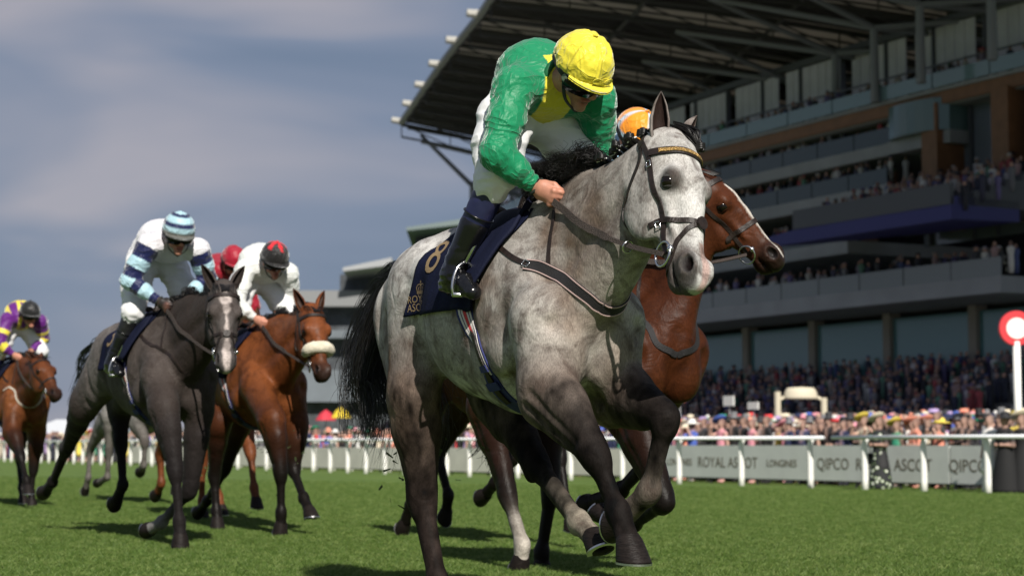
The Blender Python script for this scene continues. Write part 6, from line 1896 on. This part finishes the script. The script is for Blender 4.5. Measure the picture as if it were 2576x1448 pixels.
def silk4(V, N, names, tt, q):
    c = np.tile(A(.10, .012, .16), (len(V), 1)); t = armt(names, tt); y = A(.70, .58, .06)
    tor = names == 'torso'; cx = V[:, 0] - q['chest'][0]
    c[tor & (np.abs(np.abs(V[:, 1]) - .05 - .5 * np.clip(.15 - cx, 0, .3) * 0) < .018)] = y; c[tor & (np.abs(cx + np.abs(V[:, 1]) * .6 - .02) < .022)] = y
    c[((t > .9) & (t < 1.25)) | ((t > 2.2) & (t < 2.9))] = y; c[tor & (np.abs(V[:, 1]) > .145)] = y
    return c
def quarter_cap(a, b):
    def f(ph, th):
        c = np.tile(A(*a), (len(ph), 1)); c[np.degrees(th) > 90] = A(*b); c[(ph > 5.8) | (ph < .12) | (np.abs(ph - 4.25) < .12) | (np.abs(ph - 2.4) < .3)] = A(*b); return c
    return f
silk_soft = silk_material('racing_silk_soft', .45)
def ride(fr, H, sp, lab, bargs, number=None, breast=False):
    J = build_jockey(fr, dict(dict(res=.012, silk_mat=silk_soft, cap_mat=silk_soft), **sp))
    bridle(H, lab['bridle'], J.q['ha_r'] + A(.02, -.01, -.02), J.q['ha_l'] + A(.02, .01, -.02), **bargs)
    saddlery(H, lab, number, text=False, breast=breast)
    return J
def labs(who):
    return dict(bridle='dark leather bridle on ' + who, cloth='navy saddle cloth on ' + who, saddle='racing saddle and girth on ' + who, breast='dark breast girth on ' + who)
J2 = ride(fr2, H2, dict(label='jockey in white silks with navy and pale blue hooped sleeves and cap', res=.0085, silk=silk2, cap=hoops, glove=(.012, .012, .012), collar=(.6, .6, .63), legging=(.01, .01, .011),
    pose=POSE(pel=(-.22, 0, 2.05), chest=(.08, 0, 2.10), neck=(.17, 0, 2.13), head=(.30, 0, 2.14), face=(.90, -.05, -.34), up=(.34, .0, .94), hip_r=(-.20, -.115, 1.99), hip_l=(-.20, .115, 1.99), kn_r=(.03, -.225, 1.62), kn_l=(.03, .225, 1.62), an_r=(-.12, -.325, 1.27), an_l=(-.12, .325, 1.27), toe_r=(.03, -.31, 1.19), toe_l=(.03, .31, 1.19), el_r=(.13, -.29, 1.83), el_l=(.12, .29, 1.85))), labs('the dark steel grey'), dict(), '3', 'thin')
J3 = ride(fr3, H3, dict(label='jockey in plain white silks and a black cap with a red star', silk=plain((.68, .70, .68)), cap=star_cap, cap_plain=True, collar=(.5, .52, .52), cuff=(.02, .02, .02), seed=5,
    pose=POSE(face=(.86, .10, -.42), up=(.42, 0, .9), head=(.33, .01, 2.13))), labs('the bright bay with the sheepskin'), dict(grackle=False, sheepskin=True), '6')
J4 = ride(fr4, H4, dict(label='jockey in purple silks with yellow seams and a black cap at the left edge', silk=silk4, cap=pcap((.012, .012, .013)), cap_plain=True, collar=(.1, .02, .15), seed=6, pose=POSE(face=(.92, .2, -.2), up=(.2, 0, .97))), labs('the bay at the left edge'), dict(grackle=False, sheepskin=False), None, 'pale')
J5 = ride(fr5, H5, dict(label='jockey in royal blue and white silks low behind the dark grey croup', res=.016, silk=lambda V, N, names, tt, q: np.where((names == 'torso')[:, None] & (np.abs(V[:, 1]) < .07)[:, None], A(.68, .68, .7), A(.02, .07, .42)), cap=pcap((.02, .07, .42)), collar=(.02, .07, .42), seed=7), labs('the pale grey'), dict(grackle=False), None)
J6 = ride(fr6, H6, dict(label='jockey in maroon silks and cap between the hooped and white jockeys', res=.016, silk=plain((.26, .008, .022)), cap=pcap((.30, .008, .025)), collar=(.2, .01, .02), seed=8, pose=POSE(pel=(-.10, 0, 2.22), chest=(.10, 0, 2.30), neck=(.20, 0, 2.33), head=(.33, .02, 2.36), face=(.9, .1, -.4), sh_r=(.19, -.175, 2.26), sh_l=(.19, .185, 2.26), el_r=(.22, -.28, 1.98), el_l=(.2, .28, 1.98), hip_r=(-.09, -.115, 2.16), hip_l=(-.09, .115, 2.16))), labs('the chestnut'), dict(grackle=False), None)
JB = ride(frB, HB, dict(label='jockey in pale blue silks with an orange and pale blue cap behind the grey', silk=plain((.34, .52, .68)), cap=quarter_cap((.82, .28, .02), (.40, .58, .72)), cap_plain=True, collar=(.35, .5, .65), seed=9, pose=POSE(head=(.25, -.05, 2.235), neck=(.16, -.03, 2.18), chest=(.08, 0, 2.12))), labs('the bay with the blaze'), dict(grackle=False), None, 'low')
JC = ride(frC, HC, dict(label='jockey in white silks with red trim hidden behind the leading jockey', res=.016, silk=lambda V, N, names, tt, q: np.where((np.abs(N[:, 1]) < .25)[:, None] & (N[:, 2] > .6)[:, None], A(.5, .04, .05), A(.62, .60, .70)), cap=pcap((.55, .55, .6)), collar=(.5, .05, .05), seed=10, pose=POSE(pel=(-.24, 0, 1.93), chest=(.10, 0, 1.95), neck=(.2, 0, 1.96), head=(.34, .0, 1.95), sh_r=(.19, -.175, 1.94), sh_l=(.19, .185, 1.94))), labs('the dark bay behind the grey'), dict(grackle=False), None)
# ------------------------------------------------------------------ spectators
# body colours are written as weights (cloth, skin, second cloth) and mixed with a palette afterwards
R_, G_, B_ = (1, 0, 0), (0, 1, 0), (0, 0, 1)
def person_field(kind, pose, h=.035):
    P = []
    c = lambda a, b, ra, rb, t, s1=1.0, k=.05: P.append((Cone(a, b, ra, rb, YV, s1, tint=t), k))
    if kind == 'man':
        for y in (-.09, .09): c((0, y, .10), (0, y, .86), .075, .095, B_); c((.0, y, .04), (.12, y, .03), .045, .04, (.02, 0, 0))
        c((0, 0, .80), (0, 0, 1.12), .135, .13, R_, 1.25); c((0, 0, 1.12), (0, 0, 1.38), .135, .115, R_, 1.4)
    else:
        c((0, -.06, .04), (0, -.06, .6), .04, .06, G_); c((0, .06, .04), (0, .06, .6), .04, .06, G_)
        c((.06, -.06, .03), (.10, -.06, .03), .035, .03, B_); c((.06, .06, .03), (.10, .06, .03), .035, .03, B_)
        c((0, 0, .52), (0, 0, .98), .21, .13, R_, 1.15); c((0, 0, .98), (0, 0, 1.10), .115, .11, R_, 1.2); c((0, 0, 1.10), (0, 0, 1.32), .12, .095, R_, 1.4)
    zt = 1.40 if kind == 'man' else 1.33
    c((0, -.15, zt - .02), (0, .15, zt - .02), .07, .07, R_)
    c((0, 0, zt), (.01, 0, zt + .12), .06, .055, G_, 1, .02)
    P.append((Ell((.02, 0, zt + .22), (.095, .078, .12), tint=G_), .02))
    P.append((Ell((-.02, 0, zt + .26), (.095, .085, .10), tint=(.05, .1, .05)), .01))
    if kind == 'man': P.append((Ell((.10, 0, zt - .10), (.05, .045, .16), tint=(.9, .9, .9)), .02))
    for sd in (-1, 1):
        sh = A(0, sd * .19, zt - .04)
        up_ = (pose == 'raise' and sd < 0) or pose == 'photo'
        if up_: el = sh + A(.22, sd * .05, -.05); ha = el + A(.05, -sd * .12, .24)
        elif pose == 'clasp': el = sh + A(.02, sd * .06, -.27); ha = el + A(.2, -sd * .18, .02)
        else: el = sh + A(-.03, sd * .05, -.28); ha = el + A(.05, sd * .01, -.25)
        st = R_ if kind == 'man' else (G_ if sd * (1 if pose != 'bare' else 1) and pose in ('raise', 'bare') else R_)
        c(sh, el, .062, .05, st, 1, .03); c(el, ha, .048, .035, st if kind == 'man' else G_, 1, .03); P.append((Ell(ha, (.045, .035, .05), tint=G_), .02))
    f = field_for(P, h, .08); V, F = f.surface(); W = f.colours(V, .02)
    return V, F, W, zt
def hat_geo(kind, zt):
    mb = MB(); z = zt + .30
    if kind == 'top': mb.lathe([(.15, z - .01), (.155, z), (.095, z + .01), (.09, z + .06), (.10, z + .15), (.098, z + .155), (.0, z + .157)], 14)
    elif kind == 'brim': mb.lathe([(.03, z - .02), (.25, z - .03), (.26, z - .015), (.11, z + .015), (.10, z + .09), (.05, z + .12), (0, z + .122)], 16)
    elif kind == 'pill': mb.lathe([(.05, z - .005), (.11, z), (.12, z + .05), (.10, z + .07), (0, z + .075)], 14)
    elif kind == 'dish':
        M = Matrix.Translation((.04, -.06, z + .04)) @ Matrix.Rotation(.6, 4, 'X'); mb.lathe([(.02, -.01), (.19, .0), (.20, .02), (.05, .03), (0, .05)], 16, M)
    me_v, me_f = mb.v, mb.f
    return me_v, me_f
crowd_mat = mat('crowd_cloth', rough=.75, attr=True, var=.12, vscale=9)
PROT = {}
def person_mesh(kind, pose):
    if (kind, pose) not in PROT: PROT[(kind, pose)] = person_field(kind, pose)
    return PROT[(kind, pose)]
MESHES = {}
def outfit_mesh(kind, pose, pal):
    key = (kind, pose, pal)
    if key not in MESHES:
        V, F, W, zt = person_mesh(kind, pose); C = np.array([PALS[pal][1], SKIN_, PALS[pal][2]])
        cols = np.clip(W @ C, .004, .9)
        shirt = (W > .75).all(1) if False else None
        me = mesh_from('spectator', V, F, cols); me.materials.append(crowd_mat); MESHES[key] = (me, zt)
    return MESHES[key]
SKIN_ = A(.40, .24, .185)
PALS = {  # words, main cloth, second cloth
    'black': ('black', A(.012, .012, .014), A(.02, .02, .022)), 'charcoal': ('charcoal', A(.035, .036, .042), A(.05, .05, .055)), 'navy': ('navy', A(.012, .018, .06), A(.02, .022, .04)), 'grey': ('grey', A(.16, .16, .17), A(.10, .10, .11)),
    'red': ('red', A(.55, .035, .04), A(.4, .05, .05)), 'pink': ('pink', A(.66, .27, .33), A(.6, .3, .3)), 'coral': ('coral', A(.68, .25, .17), A(.5, .2, .15)), 'yellow': ('yellow', A(.70, .55, .09), A(.5, .45, .3)),
    'white': ('white', A(.70, .69, .66), A(.6, .58, .55)), 'cream': ('cream', A(.62, .55, .42), A(.5, .42, .32)), 'green': ('green', A(.03, .24, .14), A(.1, .1, .1)), 'blue': ('blue', A(.06, .11, .42), A(.3, .3, .3)), 'lilac': ('lilac', A(.36, .27, .48), A(.5, .4, .4)), 'orange': ('orange', A(.68, .20, .04), A(.4, .3, .2))}
HATM = {k: mat('hat_' + k, tuple(v[1]), .7) for k, v in PALS.items()}
HATMESH = {}
def spectator(n, s, kind, pose, pal, hat, hatcol, label, group, rz=None, scale=1.0):
    me, zt = outfit_mesh(kind, pose, pal)
    o = link('spectator', me, None, None, cpt(n, s)); o.scale = (scale,) * 3
    face = math.atan2(-TNRM[1], -TNRM[0]); o.rotation_euler = (0, 0, face if rz is None else rz)
    tag(o, label, 'person', group)
    if hat:
        k = (hat, round(zt, 2))
        if k not in HATMESH: v, f = hat_geo(hat, zt); HATMESH[k] = mesh_from('hat', v, f, smooth=True); HATMESH[k].materials.append(HATM['black'])
        hm = HATMESH[k]; h_ = bpy.data.objects.new('hat', hm); COL.objects.link(h_); h_.parent = o
        h_.material_slots[0].link = 'OBJECT'; h_.material_slots[0].material = HATM[hatcol]
    return o
g = np.random.default_rng(77)
HATW = {'top': 'top hat', 'brim': 'wide brimmed hat', 'pill': 'small round hat', 'dish': 'tilted saucer hat'}
def random_spectator(n, s, row, gname):
    man = g.uniform() < .42
    p = course(n, s); px = 1287.5 + FPX * p[0] / p[1]
    near = next(w for lim, w in LANDMARKS if px < lim)
    if man:
        pal = str(g.choice(['black', 'charcoal', 'navy', 'grey', 'black', 'navy'])); hat, hc = ('top', str(g.choice(['black', 'charcoal', 'grey']))) if g.uniform() < .5 else (None, None); pose = str(g.choice(['down', 'clasp', 'raise', 'down']))
        lab = f"man in {pal} suit" + (f", {hc} top hat" if hat else ", bare headed")
    else:
        pal = str(g.choice(['pink', 'red', 'coral', 'cream', 'white', 'yellow', 'green', 'blue', 'lilac', 'black', 'black', 'pink', 'white', 'navy'])); hat = [None, 'brim', 'pill', 'dish'][g.integers(0, 4)]; hc = str(g.choice(['pink', 'cream', 'white', 'coral', 'red', 'green', 'blue', 'black', 'yellow'])); pose = str(g.choice(['bare', 'clasp', 'raise', 'photo']))
        lab = f"woman in {pal} dress" + (f", {hc} {HATW[hat]}" if hat else ", bare headed")
    arms = {'down': 'arms down', 'clasp': 'hands clasped', 'raise': 'arm raised', 'photo': 'hands raised', 'bare': 'arms down'}[pose]
    full = f"{lab}, {arms}, {row} row {near}"
    if len(full.replace(',', '').split()) > 16: full = f"{lab}, {row} row {near}"
    spectator(n, s, 'man' if man else 'woman', pose, pal, hat, hc, full, gname, math.atan2(-TNRM[1], -TNRM[0]) + g.normal(0, .35), g.uniform(.94, 1.06))
LANDMARKS = [(120, 'beyond the far left bay'), (230, 'left of the dark grey'), (340, 'beyond the dark grey quarters'), (450, 'beyond the dark grey chest'), (560, 'right of the dark grey'), (650, 'beyond the sheepskin bay quarters'), (760, 'beyond the sheepskin bay chest'), (860, 'below the red parasol'), (960, 'left of the grey tail'), (1090, 'beyond the grey hind leg'),
    (1190, 'below the pink parasol'), (1330, 'under the grey belly'), (1480, 'beyond the grey forelegs'), (1640, 'beyond the bay forelegs'), (1740, 'above the first LONGINES'), (1820, 'above the first ROYAL'), (1900, 'above the first ASCOT'), (1970, 'above the second LONGINES'), (2040, 'below the kiosk'), (2110, 'above the first QIPCO'), (2180, 'left of the floral dress'), (2250, 'right of the floral dress'), (2330, 'above the second ASCOT'), (2400, 'between ASCOT and QIPCO'), (2480, 'above the last QIPCO'), (9999, 'near the winning post')]
for n, step, row in ((30.9, .62, 'front'), (31.7, .66, 'middle'), (32.7, .75, 'back')):
    s = s_for(2640, n) + g.uniform(0, .4)
    while s < s_for(1650, n):
        random_spectator(n + g.normal(0, .12), s, row, 'spectators behind the grey boards'); s += step * g.uniform(.75, 1.35)
for n, step, row in ((32.4, 1.0, 'front'), (33.4, 1.25, 'back')):
    s = s_for(1640, n)
    while s < s_for(60, n):
        random_spectator(n + g.normal(0, .15), s, row, 'spectators down the course on the left'); s += step * g.uniform(.7, 1.4)

# the people who stand in front of the boards
def floral_material():
    m = bpy.data.materials.new('floral_cloth'); m.use_nodes = True; nt = m.node_tree; b = nt.nodes['Principled BSDF']; N = nt.nodes.new; K = nt.links.new
    tc = N('ShaderNodeTexCoord'); vo = N('ShaderNodeTexVoronoi'); vo.inputs['Scale'].default_value = 9; K(tc.outputs['Object'], vo.inputs['Vector'])
    cr = N('ShaderNodeValToRGB'); cr.color_ramp.interpolation = 'CONSTANT'; e = cr.color_ramp.elements
    e[0].color = (.62, .62, .58, 1); e[1].position = .30; e[1].color = (.14, .22, .07, 1); x = e.new(.40); x.color = (.014, .016, .018, 1)
    K(vo.outputs['Distance'], cr.inputs[0]); K(cr.outputs[0], b.inputs['Base Color']); b.inputs['Roughness'].default_value = .8
    return m
def front_person(px, n, kind, pose, pal, hat, hc, label, over=None, rz=None, scale=1.0):
    o = spectator(n, s_for(px, n), kind, pose, pal, hat, hc, label, None, rz, scale)
    if over is not None: o.material_slots[0].link = 'OBJECT'; o.material_slots[0].material = over
    return o
def gown(o, m, r=.30):
    mb = MB(); mb.lathe([(r, .03), (r * .97, .10), (r * .80, .45), (r * .58, .85), (.155, 1.02), (.16, 1.1), (.185, 1.22), (.15, 1.34), (.07, 1.38)], 18)
    return mb.build('dress', m, o, True)
p = front_person(2206, 28.9, 'woman', 'clasp', 'black', 'dish', 'cream', 'woman in a black and white floral dress standing between rail and boards'); gown(p, floral_material(), .29)
mb = MB(); mb.box((.10, -.30, .72), (.24, .14, .26)); mb.tube(spline([(.02, -.30, .85), (.06, -.30, 1.0), (.18, -.30, 1.0), (.2, -.30, .85)], 10), .012, 5)
hb = mb.build('handbag', mat('handbag_black', (.01, .01, .011), .4), None); hb.location = p.location; hb.rotation_euler = p.rotation_euler; tag(hb, 'black handbag held by the woman in the floral dress', 'handbag')
blackd = mat('black_gown', (.006, .006, .007), .85)
p = front_person(2520, 28.9, 'woman', 'clasp', 'black', 'brim', 'black', 'woman in a long black gown nearest the right rail'); gown(p, blackd, .34)
p = front_person(2562, 29.2, 'woman', 'bare', 'black', 'dish', 'cream', 'woman in a black gown with a cream tilted hat at the right edge'); gown(p, blackd, .36)
p = front_person(2482, 29.1, 'woman', 'down', 'white', None, None, 'woman in a white dress beside the black gowns'); gown(p, mat('white_dress', (.68, .66, .62), .8), .2)

# people massed behind and on the terraces: too many to count
def crowd_mass(name, label, places, cols, seed, parent=None):
    g2 = np.random.default_rng(seed); mb = MB()
    mb.lathe([(.14, 0), (.17, .5), (.15, .95), (.21, 1.25), (.19, 1.38), (.06, 1.44)], 7); bv = np.array(mb.v); bf = list(mb.f)
    mh = MB(); mh.lathe([(.02, 1.42), (.085, 1.48), (.10, 1.58), (.07, 1.68), (.01, 1.70)], 7); hv = np.array(mh.v); hf = list(mh.f)
    mt = MB(); mt.lathe([(.16, 1.64), (.16, 1.66), (.09, 1.67), (.09, 1.76), (.01, 1.77)], 7); tv = np.array(mt.v); tf = list(mt.f)
    V = []; F = []; C = []; k = 0
    for p in places:
        sc = g2.uniform(.9, 1.06); cc = A(*cols[g2.integers(0, len(cols))]) * g2.uniform(.7, 1.2)
        parts = [(bv, bf, cc), (hv, hf, SKIN_ * g2.uniform(.5, 1.1))]
        if g2.uniform() < .4: parts.append((tv * A(g2.uniform(.8, 1.7), g2.uniform(.8, 1.7), 1), tf, A(*cols[g2.integers(0, len(cols))])))
        for v, f, c in parts:
            V.append(v * sc * A(g2.uniform(.9, 1.2), g2.uniform(.9, 1.2), 1) + p); C.append(np.tile(c, (len(v), 1))); F += [tuple(i + k for i in q) for q in f]; k += len(v)
    o = link(name, mesh_from(name, np.vstack(V), F, np.vstack(C)), parent, crowd_mat); tag(o, label, 'crowd', kind='stuff'); return o
bright = [PALS[k][1] for k in ('black', 'charcoal', 'navy', 'pink', 'red', 'coral', 'white', 'cream', 'blue', 'green', 'lilac', 'grey', 'black', 'navy')]
dim = [A(.02, .02, .03), A(.035, .035, .045), A(.03, .035, .07), A(.05, .05, .06), A(.02, .025, .05), A(.16, .16, .18), A(.18, .14, .2), A(.28, .05, .06), A(.45, .44, .44), A(.06, .08, .2), A(.05, .05, .09), A(.3, .2, .2), A(.4, .38, .4), A(.3, .26, .24), A(.12, .10, .22), A(.10, .22, .16)]  # lowered tones: shade of the stand painted into the clothes
g = np.random.default_rng(5)
crowd_mass('lawn_crowd', 'dense crowd on the lawn between the boards and the stand', [cpt(n, g.uniform(s_for(2640, n), s_for(1640, n)), .035 * (n - 33)) for n in g.uniform(33.6, 47, 620)], bright, 1)
crowd_mass('course_crowd', 'crowd lining the far part of the course on the left', [cpt(n, g.uniform(s_for(1640, n), s_for(-60, n))) for n in g.uniform(34.5, 42, 700)], bright, 2)
# terraces in front of the glazing
ter = empty('terrace', plan(0, -11, 0)); tag(ter, 'stepped viewing terrace packed with people below the windows', 'terrace')
TO = A(*ter.location); steps = []
for i in range(12):
    o0 = -11.2 + i * .82; z = .35 + i * .37; mb = MB(); solid(mb, a_near, a_far, o0, o0 + .82, -.6, z, 20); mb.v = [tuple(A(*v) - TO) for v in mb.v]; mb.build('step', mat('terrace_step', (.12, .12, .125), .85), ter); steps.append((o0, z))
pl = []
for (o0, z) in steps:
    for a in np.arange(a_near + 1, a_far - 2, .62):
        if g.uniform() < .82: pl.append(plan(a + g.uniform(-.25, .25), o0 + g.uniform(.2, .65), z))
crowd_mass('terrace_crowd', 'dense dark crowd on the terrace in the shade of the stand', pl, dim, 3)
pl = []
for (zt, of, an, dens) in ((6.7, -6.0, a_near, .45), (9.4, -3.0, a_mid2, .5), (11.9, -1.5, a_mid, .5), (13.85, -1.0, a_mid, .5), (15.75, -1.2, a_near, .55)):
    a = an
    while a < a_far - 6: pl.append(plan(a, of + g.uniform(.5, 1.8), zs(zt) + g.uniform(.0, .25))); a += dens * g.uniform(.4, 1.8)
for i in range(7):
    a = a_near
    while a < a_mid - 1.2: pl.append(plan(a, -8.4 + i * 1.2 + g.uniform(-.3, .3), zs(9.75 + i * .28) - .72 + g.uniform(-.12, .15))); a += g.uniform(.4, 1.1)
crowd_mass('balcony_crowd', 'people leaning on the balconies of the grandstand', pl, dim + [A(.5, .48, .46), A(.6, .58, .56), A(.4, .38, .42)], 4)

# ---------------------------------------------------------------- small things among the crowd
def stake_sign(px, py, n, w, h, m, label):
    s = s_for(px, n); b = cpt(n, s); Z = b[1]; zc = (1115 - py) / FPX * Z + CAM[2] - b[2]
    o = empty('sign', b, math.atan2(-TDIR[1], -TDIR[0])); tag(o, label, 'sign')
    mb = MB(); mb.bar((0, 0, 0), (0, 0, zc), .03, n=8); mb.build('stake', mat('sign_stake', (.3, .3, .3), .5), o); mb = MB(); mb.box((0, -.04, zc), (w, .05, h)); mb.build('face', m, o)
wsign = mat('sign_white', (.70, .70, .66), .5)
stake_sign(1832, 1008, 40, .62, .36, wsign, 'small white sign on a stake above the crowd, left of two'); stake_sign(1893, 1020, 40, .60, .26, wsign, 'small white sign on a stake above the crowd, right of two')
stake_sign(1708, 1002, 40, .75, .28, mat('sign_orange', (.60, .14, .05), .5), 'orange sign on a stake beside the bay horse')
def kiosk():
    n = 44; s = s_for(2010, n); b = cpt(n, s); Z = b[1]; u = Z / FPX; o = empty('kiosk', b, 0); tag(o, 'cream arched kiosk roof on posts above the crowd', 'kiosk')
    cm = mat('kiosk_cream', (.55, .50, .38), .6); z = lambda y: (1115 - y) * u + CAM[2] - b[2]
    mb = MB(); M = Matrix.Translation((0, 0, z(1000))) @ Matrix.Diagonal((1, .6, 1, 1)); R = 42 * u
    mb.lathe([(R * 1.02, -.05), (R * 1.02, .02), (R * .96, (z(985) - z(1000))), (R * .8, z(975) - z(1000)), (.01, z(973) - z(1000))], 24, M); mb.build('roof', cm, o, True)
    mb = MB()
    for t in np.linspace(0, math.pi, 9)[:-1]:
        t2 = t + math.pi / 8; a = A(-58 * u * math.cos(t), 0, z(1012) + 18 * u * math.sin(t)); c = A(-58 * u * math.cos(t2), 0, z(1012) + 18 * u * math.sin(t2)); mb.bar(a, c, .07, n=6)
    mb.build('arch', cm, o)
    for x in (-58, 58):
        mb = MB(); mb.bar((x * u, 0, 0), (x * u, 0, z(985 if x < 0 else 1000)), .12, n=8); mb.build('post', cm, o)
kiosk()
def parasol(px, py, n, r, m, label):
    s = s_for(px, n); b = cpt(n, s); zc = (1115 - py) / FPX * b[1] + CAM[2] - b[2]; o = empty('parasol', b); tag(o, label, 'parasol', 'parasols in the far crowd')
    mb = MB(); mb.bar((0, 0, 0), (0, 0, zc + .3), .03, n=6); mb.build('pole', mat('sign_stake'), o)
    mb = MB(); mb.lathe([(r, -.02), (r, 0), (r * .55, .35), (.02, .55)], 10, Matrix.Translation((0, 0, zc))); mb.build('canopy', m, o)
parasol(822, 1056, 40, .55, mat('parasol_red', (.5, .03, .05), .7), 'red parasol above the crowd left of the grey horse'); parasol(860, 1050, 38.5, .5, mat('parasol_yellow', (.68, .50, .03), .7), 'yellow parasol above the crowd left of the grey horse')
parasol(1172, 1066, 40, .5, mat('parasol_pink', (.5, .05, .14), .7), 'dark pink parasol seen under the belly of the grey horse')
def marquee():
    b = at_depth(160, 1112, 150); o = empty('marquee', (b[0], b[1], -.4)); tag(o, 'white marquee roof behind the crowd at far left', 'marquee'); u = 150 / FPX
    wm = mat('marquee_white', (.55, .57, .60), .7)
    mb = MB(); w, d, z0, z1 = 95 * u, 6, 45 * u, 95 * u
    mb.add([(-w, -d, z0), (w, -d, z0), (w, d, z0), (-w, d, z0), (-w * .2, 0, z1), (w * .2, 0, z1)], [(0, 1, 5, 4), (1, 2, 5), (2, 3, 4, 5), (3, 0, 4), (0, 3, 2, 1)]); mb.build('roof', wm, o)
    for x in (-w, -w / 3, w / 3, w):
        mb = MB(); mb.bar((x, -d, 0), (x, -d, z0), .08, n=6); mb.build('leg', wm, o)
marquee()
